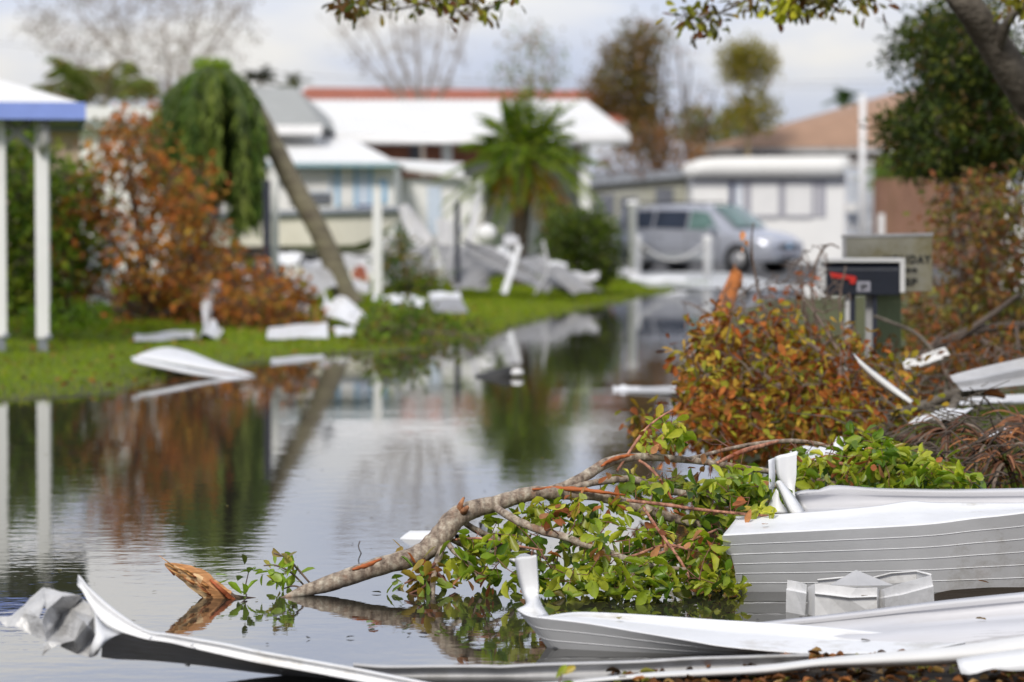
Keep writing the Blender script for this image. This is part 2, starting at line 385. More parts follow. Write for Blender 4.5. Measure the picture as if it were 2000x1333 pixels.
# ------------------------------------------------------------------ terrain and water
def uv2xy(l): return [(Wz(u, v).x, Wz(u, v).y) for u, v in l]
left_shore = uv2xy([(-500,800),(-100,788),(0,785),(120,780),(200,775),(270,752),(350,735),(420,722),(500,712),(640,695),(760,690),(870,674),(960,656),(1000,641),(1100,612),(1200,592),(1260,578),(1330,564)])
left_poly = [(-60, 14)] + left_shore + [(5.5, 62), (5.5, 70), (-60, 70)]
right_shore = uv2xy([(960,1375),(1050,1348),(1250,1316),(1450,1285),(1640,1245),(1800,1190),(1860,1140),(1840,1060),(1700,990),(1560,935),(1420,895),(1330,868),(1325,800),(1350,740),(1385,700),(1400,660),(1430,620),(1500,585)])
right_poly = [(60, 3), (0.2, 3)] + right_shore + [(60, 52)]
far_poly = [(-80, 63), (80, 63), (80, 400), (-80, 400)]
def sdist(X, Y, poly):
    """signed distance, positive inside"""
    a = np.array(poly); b = np.roll(a, -1, 0)
    d = np.full(X.shape, 1e9); ins = np.zeros(X.shape, bool)
    for (ax, ay), (bx, by) in zip(a, b):
        ex, ey = bx-ax, by-ay; L = ex*ex+ey*ey
        t = np.clip(((X-ax)*ex+(Y-ay)*ey)/L, 0, 1)
        d = np.minimum(d, np.hypot(X-(ax+t*ex), Y-(ay+t*ey)))
        if ay != by:
            c = ((ay > Y) != (by > Y)) & (X < (bx-ax)*(Y-ay)/(by-ay)+ax); ins ^= c
    return np.where(ins, d, -d)
_k = nr.uniform(-1, 1, (14, 2)); _ph = nr.uniform(0, 6.28, 14)
def wob(X, Y, f):
    s = 0
    for i in range(14): s = s + np.sin((X*_k[i,0]+Y*_k[i,1])*f*(0.6+0.15*i)+_ph[i])
    return s / 14
def heights(X, Y):
    X = np.asarray(X, float); Y = np.asarray(Y, float)
    dl = sdist(X, Y, left_poly) + 0.12*wob(X, Y, 5); dr = sdist(X, Y, right_poly) + 0.10*wob(X, Y, 6)
    df = sdist(X, Y, far_poly)
    prof = lambda d, mxh, k: np.where(d > 0, np.minimum(0.012 + d*k, mxh), np.maximum(d*0.25, -0.12))
    hrmax = np.where(Y < 11.2, 0.02, 0.02+np.clip((Y-11.2)*0.08, 0, 0.14))
    hl = prof(dl, 0.24, 0.028); hr = np.where(dr > 0, np.minimum(0.006+dr*0.07, hrmax), np.maximum(dr*0.25, -0.12)); hf = np.where(df > 0, np.minimum(0.01+df*0.02, 0.04), np.maximum(df*0.02, -0.12))
    h = np.maximum(np.maximum(hl, hr), hf)
    h = h + np.where(h > 0.025, 0.012*wob(X, Y, 9)*np.minimum(1, np.maximum(0, np.maximum(dl, dr))), 0)
    return h, dl, dr, df
def gz(x, y): return float(heights(np.array([x]), np.array([y]))[0][0])

xs = np.unique(np.r_[np.linspace(-900,-80,10), np.arange(-80,-14,1.5), np.arange(-14,-3,0.25), np.arange(-3,5,0.1), np.arange(5,14,0.25), np.arange(14,80,1.5), np.linspace(80,900,10)].round(4))
ys = np.unique(np.r_[np.linspace(-60,3,6), np.arange(3,7,0.5), np.arange(7,16,0.1), np.arange(16,70,0.3), np.arange(70,130,2), np.linspace(130,1600,20)].round(4))
X, Y = np.meshgrid(xs, ys); Hh, dl, dr, df = heights(X, Y)
g = MB()
nx, ny = len(xs), len(ys)
GV = np.stack([X, Y, Hh], -1).reshape(-1, 3)
me = bpy.data.meshes.new('ground')
idx = np.arange(nx*ny).reshape(ny, nx)
q = np.stack([idx[:-1,:-1], idx[:-1,1:], idx[1:,1:], idx[1:,:-1]], -1).reshape(-1, 4)
me.from_pydata(GV.tolist(), [], q.tolist())
me.polygons.foreach_set('use_smooth', [True]*len(me.polygons))
lawn = np.array(C(104,120,22)); lawn2 = np.array(C(82,100,16)); dirt = np.array((0.035,0.026,0.018)); asph = np.array((0.10,0.10,0.105)); rg = np.array((0.07,0.075,0.025))
mixn = np.clip(wob(X, Y, 1.2)*1.5+0.5, 0, 1)[..., None]
colr = np.where((dl > 0)[..., None], lawn*mixn + lawn2*(1-mixn), 0)
edge = np.clip(dl/0.9 + 0.5*wob(X, Y, 7), 0, 1)[..., None]
colr = np.where((dl > 0)[..., None], colr*edge + np.array((0.075,0.075,0.03))*(1-edge), colr)
mr_ = np.clip((Y-12.5)/3, 0, 1)[..., None]
colr = np.where(((dr > 0) & (dl <= 0))[..., None], dirt*(1-mr_) + rg*mr_, colr)
colr = np.where(((dl <= 0) & (dr <= 0))[..., None], dirt, colr)
colr = np.where(((df > 0) & (dl <= 0) & (dr <= 0))[..., None], asph, colr)
colr = np.where((Y > 100)[..., None], rg, colr)
at = me.color_attributes.new('Col', 'FLOAT_COLOR', 'POINT')
at.data.foreach_set('color', np.concatenate([colr.reshape(-1,3), np.ones((nx*ny,1))], 1).astype(np.float32).ravel())
me.materials.append(ground_m)
go = bpy.data.objects.new('ground', me); COL.objects.link(go); go['kind'] = 'structure'

g = MB(); g.grid([[(-70, y, 0) , (70, y, 0)] for y in (2, 20, 40, 64)]); struct('water', g, water_m)

# concrete drive in front of the van
g = MB()
dr_pts = [Wz(u, v, 0.0) for u, v in [(1195,522),(1450,540),(1440,572),(1330,566),(1195,556)]]
top = [(p.x, p.y, 0.27 if i in (0,) else (0.02 if i in (2,3) else 0.12)) for i, p in enumerate(dr_pts)]
top = [(p.x, p.y, gz(p.x, p.y)+0.02) for p in dr_pts]
g = MB()
x0, x1 = P(1190,540,66).x, P(1450,540,66).x
rows = []
for y in np.linspace(57.5, 72, 14):
    k = (y-57.5)/14.5
    rows.append([(x0+ (x1-x0)*s + (1-k)*0.5, y, max(gz(x0+(x1-x0)*s, y), 0.0)+0.014+0.03*k) for s in np.linspace(0,1,12)])
g.grid(rows); struct('driveway', g, concrete)

# ------------------------------------------------------------------ plants
LEAF8 = (np.array([(0,0,0),(0.28,-0.30,0.05),(0.28,0,-0.03),(0.28,0.30,0.05),(0.68,-0.5,0.05),(0.68,0,-0.05),(0.68,0.5,0.05),(1.0,0,-0.10),(0.92,-0.28,-0.02),(0.92,0.28,-0.02)]),
         [(0,1,2),(0,2,3),(1,4,5,2),(2,5,6,3),(4,8,7,5),(5,7,9,6)])
LEAF4 = (np.array([(0,0,0),(0.5,-0.5,0.08),(1,0,-0.05),(0.5,0.5,0.08)]), [(0,1,2),(0,2,3)])
def unit(a): return a / np.maximum(np.linalg.norm(a, axis=-1, keepdims=True), 1e-9)
def leaves(mb, pos, d, L, Wd, cols, tmpl=LEAF4, up=(0,0,1), tilt=0.6, droop=0.0, curl=1.0):
    pos = np.asarray(pos, float); n = len(pos)
    if n == 0: return
    d = unit(np.asarray(d, float))
    nn = np.tile(np.array(up, float), (n,1)) + nr.normal(0, tilt, (n,3))
    s = unit(np.cross(nn, d)); nn = unit(np.cross(d, s))
    L = np.broadcast_to(np.asarray(L, float), (n,)); Wd = np.broadcast_to(np.asarray(Wd, float), (n,))
    T = tmpl[0]
    cu = nr.uniform(0.3, 1.8, n)*curl
    V = pos[:,None,:] + d[:,None,:]*(T[None,:,0,None]*L[:,None,None]) + s[:,None,:]*(T[None,:,1,None]*Wd[:,None,None]) + nn[:,None,:]*(T[None,:,2,None]*L[:,None,None]*cu[:,None,None])
    if droop: V[...,2] -= droop*(T[None,:,0]**2)*L[:,None]
    mb.np_add(V, tmpl[1], np.asarray(cols))

def in_poly(x, y, poly):
    ins = False; n = len(poly)
    for i in range(n):
        (ax, ay), (bx, by) = poly[i], poly[(i+1) % n]
        if (ay > y) != (by > y) and x < (bx-ax)*(y-ay)/(by-ay)+ax: ins = not ins
    return ins
def volume(poly, Y0, Y1, n, zmin=None, power=1.0):
    """random points of a crown whose outline is given at its middle distance; its depth tapers at the rim"""
    us = [p[0] for p in poly]; vs_ = [p[1] for p in poly]; out = []
    Ym = (Y0+Y1)/2
    while len(out) < n:
        u = rnd.uniform(min(us), max(us)); v = rnd.uniform(min(vs_), max(vs_))
        if not in_poly(u, v, poly): continue
        p = P(u, v, Ym); y = rnd.uniform(Y0, Y1)
        q = Vector((p.x, y, p.z))
        if zmin is not None and q.z < zmin: continue
        out.append(q)
    return out

def grow(nodes, targets, step=0.25, jit=0.12, sag=0.0):
    """connects each target to the nearest bit of what has grown so far; returns polylines"""
    nd = np.array([list(p) for p in nodes], float)
    tg = [np.array(t) for t in targets]
    d0 = [np.min(np.linalg.norm(nd - t, axis=1)) for t in tg]
    order = np.argsort(d0); lines = []
    buf = np.zeros((len(nd) + len(tg)*8 + 10, 3)); buf[:len(nd)] = nd; m = len(nd)
    for i in order:
        t = tg[i]; dd = np.linalg.norm(buf[:m] - t, axis=1); j = int(np.argmin(dd)); a = buf[j].copy(); L = dd[j]
        if L < 1e-4: continue
        k = int(min(6, max(2, round(L/step)+1)))
        off = nr.normal(0, jit*L, 3); pts = []
        for q in range(k+1):
            s = q/k; p = a*(1-s)+t*s + off*sin(pi*s)*0.6; p[2] -= sag*L*sin(pi*s); pts.append(p)
        lines.append((j, pts))
        for p in pts[1:]:
            if m < len(buf): buf[m] = p; m += 1
    return [l[1] for l in lines]

def pick(pal, n, var=0.18):
    """pal = [(weight, colour)]"""
    w_ = np.array([p[0] for p in pal], float); w_ /= w_.sum()
    ix = nr.choice(len(pal), n, p=w_); c = np.array([pal[i][1] for i in ix])
    return np.clip(c*nr.uniform(1-var, 1+var, (n,1)), 0, 1)

def cluster_leaves(mb, tips, k, L, Wd, pal, spread=0.12, tmpl=LEAF4, tilt=0.7, outward=None, down=0.0, clumpcol=True, droop=0.0, zmin=None, up=(0,0,1)):
    pos, d, cols = [], [], []
    for p in tips:
        c0 = pick(pal, 1)[0] 
        kk = max(1, int(k*rnd.uniform(0.6, 1.4)))
        cc = pick(pal, kk)
        if clumpcol: cc = cc*0.45 + c0*0.55
        for q in range(kk):
            o = nr.normal(0, spread, 3); dd = o/ (np.linalg.norm(o)+1e-6) + nr.normal(0, 0.35, 3)
            if outward is not None: dd = dd + outward
            dd[2] -= down
            pp = np.array(p)+o*0.6
            if zmin is not None and pp[2] < zmin: continue
            pos.append(pp); d.append(dd); cols.append(cc[q])
    if not pos: return
    n = len(pos); leaves(mb, pos, d, L*nr.uniform(0.6,1.2,n), Wd*nr.uniform(0.7,1.2,n), cols, tmpl, up=up, tilt=tilt, droop=droop)

def limb_tubes(mb, limbs, n=7, k=4, jit=0.0, col=None):
    """limbs: rows of (u,v,Y,r_px); returns node points"""
    nodes = []
    for l in limbs:
        s = smooth(l, k); pts = [P(a[0], a[1], a[2]) for a in s]; rr = [max(0.0015, a[3]/ppm(a[2])) for a in s]
        mb.tube(pts, rr, n, col, jit=jit); nodes += pts
    return nodes

def plant(name, label, cat, limbs, vols, pal, leafL, leafW, k, bark, twig_r=0.006, spread=0.12, lm=None, tmpl=LEAF4, down=0.0, group=None, jit=0.15, zmin=None, tilt=0.7, twigs=True, droop=0.0, sag=0.0, base=None, nsides=7, clumpcol=True, extra=0, tsides=3, up=(0,0,1)):
    b = P(*limbs[0][0][:3]) if base is None else base
    o = thing(name, b, label, cat, group)
    wd = MB(); nodes = limb_tubes(wd, limbs, nsides, 4, 0.06)
    tips = []
    for (poly, Y0, Y1, n) in vols: tips += volume(poly, Y0, Y1, n, zmin)
    if twigs:
        for l in grow(nodes, tips, jit=jit, sag=sag):
            r0 = twig_r*rnd.uniform(0.7,1.5); wd.tube(l, list(np.linspace(r0, r0*0.35, len(l))), tsides, cap=False)
    obj('trunk' if cat == 'tree' else 'stem', wd, bark, o)
    if k > 0:
        lf = MB(); cluster_leaves(lf, tips, k, leafL, leafW, pal, spread, tmpl, tilt, down=down, zmin=zmin, droop=droop, clumpcol=clumpcol, up=up)
        obj('crown' if cat == 'tree' else 'foliage', lf, lm or leaf_far, o)
    return o

# ------------------------------------------------------------------ sheet metal
def sheet(rails, n=40, ribs=None, sub=3):
    """rails: list of polylines (u,v,Y), lofted; returns rows of 3-D points"""
    rows = []
    for r in rails:
        s = smooth(r, 5) if len(r) > 2 else r
        a = resample([tuple(x) for x in s], n); rows.append([P(*q) for q in a])
    return rows
def ribbed(r0, r1, n=48, ribs=6, depth=0.004, w_=0.008, a0=0.0, a1=1.0):
    """surface between two rails with narrow standing ribs; depth is towards the camera"""
    A = resample([tuple(x) for x in smooth(r0, 5)], n); B = resample([tuple(x) for x in smooth(r1, 5)], n)
    ts = [(0, 0)]
    for i in range(1, ribs+1):
        t = a0 + (a1-a0)*i/(ribs+1)
        ts += [(t-w_, 0), (t-w_*0.3, -depth*1.2), (t+w_*0.3, -depth*0.8), (t+w_*0.5, depth*1.0), (t+w_, 0)]
    ts.append((1, 0)); rows = []
    for t, off in ts:
        row = []
        for j in range(n):
            q = A[j]*(1-t)+B[j]*t; p = P(*q); p.y += off
            row.append(p)
        rows.append(row)
    return rows
def poly_sheet(mb, tris, pts, col=None):
    vs_ = [P(*p) for p in pts]; mb.add(vs_, tris, col, False)

# =================================================================== FOREGROUND
G_SHEETS = 'white metal wreckage in the foreground'
# --- wide ribbed pan standing on its edge
m = MB()
cf_top = [(1413,1047,10.50),(1500,1042,10.52),(1600,1037,10.52),(1800,1026,10.52),(1900,1014,10.50),(2000,1003,10.48),(2250,968,10.45)]
cf_bot = [(1440,1158,10.67),(1600,1159,10.67),(1800,1158,10.66),(2000,1154,10.66),(2250,1146,10.66)]
rows = ribbed(cf_top, cf_bot, 70, 5, 0.0013, 0.010)
# bite the left end of the face like the torn edge of the photograph
for i, row in enumerate(rows):
    t = i/(len(rows)-1)
    off = -0.02*math.exp(-((t-0.14)/0.12)**2) + 0.012*sin(pi*t)
    for j in range(6): row[j].x += off*(1-j/6)
m.grid(rows, smooth=False)
back = [(1437,1014,10.98),(1560,1007,11.0),(1700,995,11.02),(1760,986,11.02),(1790,984,11.0),(1830,987,11.0),(2000,988,11.0),(2250,985,11.0)]
mid = [(1425,1030,10.78),(1600,1020,10.78),(1790,1003,10.78),(1830,1004,10.80),(2000,996,10.75),(2250,975,10.72)]
lip0 = [(u, v-2.5, y+0.005) for u, v, y in back]; lip1 = [(u, v-4, y+0.02) for u, v, y in back]; lip2 = [(u, v-5, y+0.06) for u, v, y in back]
m.grid(sheet([cf_top, [(u,v-3,y+0.03) for u,v,y in cf_top], mid, back, lip0, lip1, lip2], 70))
o = obj('siding_panel', m, white_alu, solid=0.0016)
tag(o, 'wide white ribbed metal panel standing on edge at the right shore, tallest of the wreckage', 'metal panel', G_SHEETS)

# --- pan behind it with the folded up end
m = MB()
m.grid(sheet([
 [(1552,962,11.28),(1575,957,11.3),(1600,957,11.3),(1618,949,11.32),(1650,949,11.34),(1720,954,11.35),(1850,956,11.35),(2000,954,11.35),(2250,948,11.35)],
 [(1550,966,11.24),(1600,962,11.27),(1650,957,11.3),(1720,960,11.3),(1850,963,11.3),(2000,962,11.3),(2250,957,11.3)],
 [(1553,971,11.27),(1600,967,11.3),(1650,967,11.32),(1720,968,11.33),(1850,970,11.33),(2000,969,11.33),(2250,965,11.33)],
 [(1565,991,11.30),(1640,990,11.32),(1750,989,11.32),(2000,986,11.32),(2250,982,11.32)],
 [(1572,998,11.2),(1640,996,11.2),(1750,994,11.2),(2000,990,11.2),(2250,986,11.2)],
 [(1560,1018,10.95),(1700,1012,10.95),(2000,1005,10.95),(2250,1000,10.95)]], 60))
o = tag(obj('bent_pan', m, trough_alu, solid=0.0016), 'long low white metal pan lying behind the wide ribbed panel', 'metal panel', G_SHEETS)
m = MB()
# upright torn flap and strap
m.grid(sheet([[(1513,893,11.22),(1518,930,11.22),(1532,962,11.22),(1548,1003,11.2)],[(1524,889,11.20),(1527,930,11.20),(1540,960,11.2),(1552,1003,11.18)],[(1538,886,11.24),(1540,930,11.24),(1545,958,11.24),(1556,1003,11.2)],[(1556,881,11.2),(1555,930,11.2),(1552,962,11.2),(1560,1003,11.18)]], 16))
m.grid(sheet([[(1501,899,11.14),(1502,930,11.14),(1502,956,11.14)],[(1513,894,11.20),(1514,930,11.20),(1512,957,11.2)]], 8))
m.grid(sheet([[(1514,943,11.10),(1528,975,11.10),(1541,1006,11.08)],[(1519,939,11.06),(1535,972,11.06),(1552,1006,11.05)],[(1524,939,11.08),(1546,970,11.08),(1566,1006,11.06)],[(1527,941,11.12),(1552,970,11.12),(1575,1005,11.1)]], 14))
m.grid(sheet([[(1516,955,11.18),(1505,978,11.18),(1494,1002,11.18)],[(1520,960,11.17),(1525,980,11.17),(1545,1004,11.17)]], 10))
o = tag(obj('torn_flap', m, white_alu, solid=0.0014), 'torn white metal flap sticking straight up with a diagonal strap beside green leaves', 'metal scrap', G_SHEETS)

# --- pan with the upturned end (boat like)
m = MB()
a_edge = [(1010,1191,9.22),(1030,1203,9.20),(1060,1208,9.18),(1150,1219,9.14),(1250,1236,9.1),(1340,1251,9.06),(1420,1264,9.02),(1560,1276,8.98),(1680,1277,8.98),(1800,1270,9.0),(1885,1256,9.05)]
a_bot = [(1072,1268,9.28),(1100,1275,9.25),(1200,1281,9.2),(1320,1283,9.15),(1450,1281,9.1),(1560,1280,9.05),(1620,1279,9.02)]
rows = ribbed(a_edge[:9], a_bot, 70, 2, 0.0012, 0.012)
m.grid(rows, smooth=False)
a_far = [(1062,1205,9.32),(1090,1200,9.42),(1130,1196,9.5),(1200,1198,9.52),(1300,1204,9.52),(1400,1211,9.5),(1500,1217,9.48),(1600,1224,9.44),(1750,1239,9.3),(1885,1253,9.12)]
a_m1 = [(1045,1206,9.24),(1120,1206,9.34),(1250,1219,9.33),(1400,1236,9.27),(1560,1247,9.22),(1700,1255,9.16),(1885,1255,9.10)]
a_m0 = [(u,v+5,y-0.03) for u,v,y in a_far]; a_m2 = [(u,v+9,y-0.02) for u,v,y in a_far]
m.grid(sheet([a_edge, [(u,v-2,y+0.02) for u,v,y in a_edge], a_m1, a_m2, a_m0, a_far, [(u,v+3,y+0.02) for u,v,y in a_far]], 60))
# twisted, upturned end
m.grid(sheet([[(1005,1091,9.36),(1012,1130,9.36),(1020,1160,9.34),(1028,1180,9.30),(1010,1191,9.24),(1022,1205,9.24)],
              [(1018,1088,9.33),(1024,1130,9.33),(1031,1160,9.32),(1036,1178,9.28),(1026,1190,9.23),(1034,1206,9.22)],
              [(1034,1087,9.34),(1038,1130,9.34),(1043,1155,9.33),(1042,1175,9.24),(1044,1190,9.2),(1052,1206,9.2)],
              [(1046,1084,9.30),(1049,1130,9.31),(1051,1158,9.3),(1056,1176,9.3),(1063,1190,9.3),(1072,1203,9.32)]], 22))
m.grid(sheet([[(1046,1084,9.30),(1049,1130,9.31),(1051,1158,9.3)],[(1048,1085,9.40),(1051,1130,9.40),(1053,1158,9.38)]], 8))
m.grid(sheet([[(995,1092,9.38),(1005,1091,9.36)],[(996,1095,9.38),(1007,1099,9.36)]], 3))
o = tag(obj('upturned_pan', m, white_alu, solid=0.0014), 'boat shaped white metal pan with its narrow end twisted straight up out of the water', 'metal panel', G_SHEETS)

# --- pan B, open trough behind it
m = MB()
m.grid(sheet([
 [(1425,1224,9.70),(1500,1214,9.72),(1600,1203,9.75),(1700,1191,9.78),(1800,1178,9.78),(1900,1167,9.78),(2000,1157,9.78),(2250,1132,9.78)],
 [(1440,1226,9.64),(1500,1221,9.66),(1600,1211,9.7),(1700,1200,9.72),(1800,1187,9.72),(2000,1168,9.72),(2250,1144,9.72)],
 [(1450,1228,9.68),(1500,1225,9.7),(1600,1216,9.73),(1700,1205,9.75),(1800,1193,9.75),(2000,1174,9.75),(2250,1151,9.75)],
 [(1460,1240,9.46),(1560,1238,9.46),(1660,1233,9.50),(1800,1216,9.72),(2000,1199,9.72),(2250,1180,9.72)],
 [(1470,1248,9.30),(1600,1244,9.3),(1700,1240,9.3),(1800,1226,9.40),(2000,1210,9.45),(2250,1192,9.50)],
 [(1500,1262,9.15),(1700,1262,9.12),(1850,1262,9.05),(2000,1258,9.0),(2250,1250,9.0)]], 60))
o = tag(obj('metal_trough', m, trough_alu, solid=0.0016), 'dirty white metal trough with a black mould line at lower right', 'metal panel', G_SHEETS)

# --- white roll in front
m = MB()
e_top = [(1040,1335,8.5),(1120,1330,8.5),(1250,1316,8.5),(1400,1306,8.5),(1500,1299,8.5),(1600,1287,8.5),(1700,1277,8.5),(1850,1264,8.5),(2000,1243,8.5),(2250,1205,8.5)]
e_w = [4, 7, 12, 16, 18, 18, 25, 33, 44, 50]
def erow(f, dy): return [(u, v+f*w_, y+dy) for (u, v, y), w_ in zip(e_top, e_w)]
m.grid(sheet([erow(0.15, 0.08), erow(0, 0.03), erow(0.12, 0.0), erow(0.3, -0.03), erow(0.55, -0.045), erow(0.8, -0.04), erow(1.0, -0.01), erow(1.05, 0.03)], 70))
o = tag(obj('white_gutter', m, white_alu_dirty, solid=0.002), 'rounded white gutter strip nearest the camera, rising to the right edge of the photo', 'gutter', G_SHEETS)
m = MB()
m.grid(sheet([[(1868,1288,8.44),(1920,1279,8.42),(2000,1268,8.4),(2250,1240,8.4)],[(1872,1302,8.40),(1930,1296,8.38),(2000,1289,8.36),(2250,1262,8.36)],[(1877,1316,8.38),(1900,1318,8.36),(1940,1307,8.36),(2000,1310,8.34),(2250,1290,8.34)]], 24))
tag(obj('bent_flap', m, white_alu, solid=0.0016), 'short pale metal flap bent down from the front gutter strip above the fallen leaves', 'metal scrap', G_SHEETS)

# --- low gutter lying in the water
m = MB()
g_top = [(690,1295,8.66),(720,1298,8.66),(760,1300,8.66),(850,1299,8.66),(950,1299,8.66),(975,1300,8.66),(1050,1296,8.66),(1150,1293,8.66),(1250,1290,8.66),(1350,1284,8.66),(1450,1281,8.66),(1580,1277,8.66)]
def grow_(dv, dy, l=g_top): return [(u, v+dv, y+dy) for u, v, y in l]
m.grid(sheet([grow_(3,0.05), grow_(0,0.03), grow_(1.5,0.0), grow_(5,-0.01), grow_(6,0.012), grow_(20,0.02), grow_(31,0.0), grow_(33,-0.03)], 60))
tag(obj('low_gutter', m, mid_alu, solid=0.0016), 'low grey gutter with a thin white lip lying in water along the bottom', 'gutter', G_SHEETS)

# --- long bent gutter with the crumpled end, lower left
t_ = thing('bent_gutter', P(500, 1310, 8.6), 'long bent gutter at lower left with dark ribbed side and crumpled grey end', 'gutter', G_SHEETS)
m = MB()
h0 = [(153,1123,8.62),(160,1130,8.60),(172,1145,8.58),(200,1171,8.56),(240,1203,8.54),(288,1232,8.52),(330,1238,8.5),(375,1246,8.5),(440,1257,8.49),(500,1270,8.48),(600,1288,8.46),(700,1306,8.44),(800,1326,8.42),(920,1350,8.4)]
h1 = [(151,1144,8.60),(160,1153,8.58),(175,1180,8.56),(196,1210,8.53),(228,1230,8.51),(282,1248,8.49),(330,1255,8.48),(375,1266,8.48),(440,1281,8.47),(500,1294,8.46),(600,1312,8.44),(700,1331,8.42),(800,1351,8.4),(920,1376,8.38)]
def mixr(a, b, t, dy): return [(p[0]*(1-t)+q[0]*t, p[1]*(1-t)+q[1]*t, p[2]*(1-t)+q[2]*t+dy) for p, q in zip(a, b)]
m.grid(sheet([mixr(h0,h1,0.10,0.06), mixr(h0,h1,0.0,0.03), mixr(h0,h1,0.05,-0.004), mixr(h0,h1,0.16,-0.012), mixr(h0,h1,0.24,0.004), mixr(h0,h1,0.6,0.012), h1], 70))
# curled inner piece between flange and side
m.grid(sheet([[(184,1194,8.55),(198,1215,8.53),(215,1228,8.52),(240,1238,8.52)],[(187,1210,8.50),(196,1226,8.49),(206,1236,8.49),(225,1243,8.5)],[(188,1238,8.46),(197,1244,8.45),(204,1250,8.45),(212,1250,8.48)],[(178,1262,8.46),(188,1266,8.43),(196,1262,8.43),(204,1256,8.47)],[(172,1284,8.50),(180,1284,8.46),(190,1278,8.46),(198,1264,8.5)]], 14))
for u, v in ((294,1246),(375,1260),(636,1308)):
    c = P(u, v, 8.455); m.tube([c+Vector((0,-0.004,0)), c+Vector((0,0.01,0))], 0.004, 8)
obj('flange', m, white_alu, t_, solid=0.0016)
m = MB()
h2 = [(198,1284,8.66),(230,1288,8.67),(300,1291,8.68),(400,1301,8.69),(500,1314,8.70),(600,1324,8.70),(700,1337,8.70),(800,1356,8.7),(920,1384,8.7)]
h1b = [(200,1240,8.52),(230,1236,8.53)] + [(u,v-3,y+0.012) for u,v,y in h1[5:]]
m.grid(ribbed(h1b, h2, 70, 4, 0.003, 0.012), smooth=False)
for u, v in ((364,1297),(549,1309)):
    c = P(u, v, 8.60); m.tube([c+Vector((0,-0.01,0)), c+Vector((0.006,0.01,-0.006))], 0.004, 8)
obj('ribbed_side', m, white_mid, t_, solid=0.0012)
m = MB()
cp_ = dict(a=(-8,1206,8.62),b=(12,1226,8.58),c=(22,1203,8.60),d=(45,1183,8.60),e=(83,1146,8.64),f=(87,1180,8.52),g=(76,1206,8.50),h=(48,1198,8.57),i=(120,1155,8.60),j=(158,1163,8.62),k=(122,1165,8.56),l=(100,1182,8.57),n=(90,1192,8.50),o=(82,1215,8.48),p=(88,1238,8.47),q=(92,1252,8.46),r=(82,1262,8.50),s=(85,1272,8.46),t=(82,1282,8.47),u=(100,1266,8.45),v=(122,1257,8.46),w=(145,1251,8.45),x=(170,1222,8.46),y=(163,1212,8.45),z=(182,1206,8.58),A=(176,1180,8.62),B=(160,1170,8.66),Cc=(120,1200,8.64),D=(138,1190,8.62),E=(60,1240,8.54),Ff=(28,1224,8.56),Gg=(110,1225,8.62),Hh2=(118,1264,8.50),I=(150,1278,8.50),J=(176,1283,8.48),K=(185,1240,8.55))
ks = list(cp_.keys()); pv = [P(*cp_[k]) for k in ks]; ix = {k: i for i, k in enumerate(ks)}
T = [s.split() for s in ["a b c","b Ff c","c Ff h","c h d","d h g","d g e","e g f","e f n","e n i","i n k","i k j","n l k","k l D","j k D","j D B","B D A","l n o","l o Cc","l Cc D","o p Cc","Cc Gg D","p q Gg","p Gg Cc","D Gg x","D x z","D z A","x y w","Gg w y","Gg y x","q v Gg","v w Gg","q u v","q r s","q s u","s t u","Ff E h","h E g","g E o","E p o","E q p","v Hh2 w","Hh2 I w","w I x","I J K","I K x","K z x"]]
m.add(pv, [tuple(ix[k] for k in t) for t in T])
cr_ = obj('crumpled_end', m, crumple_alu, t_)
md = cr_.modifiers.new('sub', 'SUBSURF'); md.levels = 3; md.render_levels = 3; md.subdivision_type = 'SIMPLE'
tx = bpy.data.textures.new('dents', 'CLOUDS'); tx.noise_scale = 0.035; tx.noise_depth = 2
dm = cr_.modifiers.new('dents', 'DISPLACE'); dm.texture = tx; dm.strength = 0.012; dm.texture_coords = 'GLOBAL'
sm_ = cr_.modifiers.new('solid', 'SOLIDIFY'); sm_.thickness = 0.0015

# --- crumpled square vent box
t_ = thing('vent_box', P(1680, 1200, 10.1), 'crumpled grey sheet metal box with a peaked lid, half sunk before the ribbed panel', 'metal box')
m = MB()
def flat(m, rows_):
    rr = [[P(*q) for q in r] for r in rows_]; m.grid(rr, smooth=False)
# left flap, front wall and right wall, each with a pressed band near the rim
flat(m, [[(1538,1133,10.12),(1556,1136,10.08),(1575,1142,10.02)],[(1537,1150,10.12),(1555,1153,10.08),(1575,1157,10.02)],[(1536,1153,10.10),(1554,1156,10.06),(1575,1160,10.00)],[(1535,1204,10.12),(1552,1204,10.08),(1572,1204,10.03)]])
flat(m, [[(1592,1140,10.0),(1620,1143,9.98),(1672,1149,9.97),(1713,1148,9.98)],[(1592,1157,10.0),(1620,1160,9.98),(1660,1165,9.97),(1713,1163,9.98)],[(1592,1160,9.985),(1620,1163,9.965),(1660,1168,9.955),(1713,1166,9.965)],[(1592,1163,10.0),(1620,1166,9.98),(1660,1171,9.97),(1713,1169,9.98)],[(1592,1204,10.0),(1620,1204,9.99),(1660,1204,9.99),(1713,1204,9.98)]])
flat(m, [[(1592,1140,10.0),(1578,1147,10.06)],[(1592,1204,10.0),(1578,1204,10.06)]])
flat(m, [[(1713,1148,9.98),(1718,1153,10.04),(1728,1150,9.99),(1760,1140,10.04),(1818,1124,10.14)],[(1713,1163,9.98),(1718,1167,10.04),(1728,1165,9.99),(1760,1160,10.04),(1822,1143,10.14)],[(1713,1166,9.965),(1718,1170,10.03),(1728,1168,9.975),(1760,1163,10.02),(1823,1146,10.12)],[(1713,1204,9.98),(1718,1204,10.04),(1730,1204,9.99),(1762,1204,10.04),(1826,1204,10.14)]])
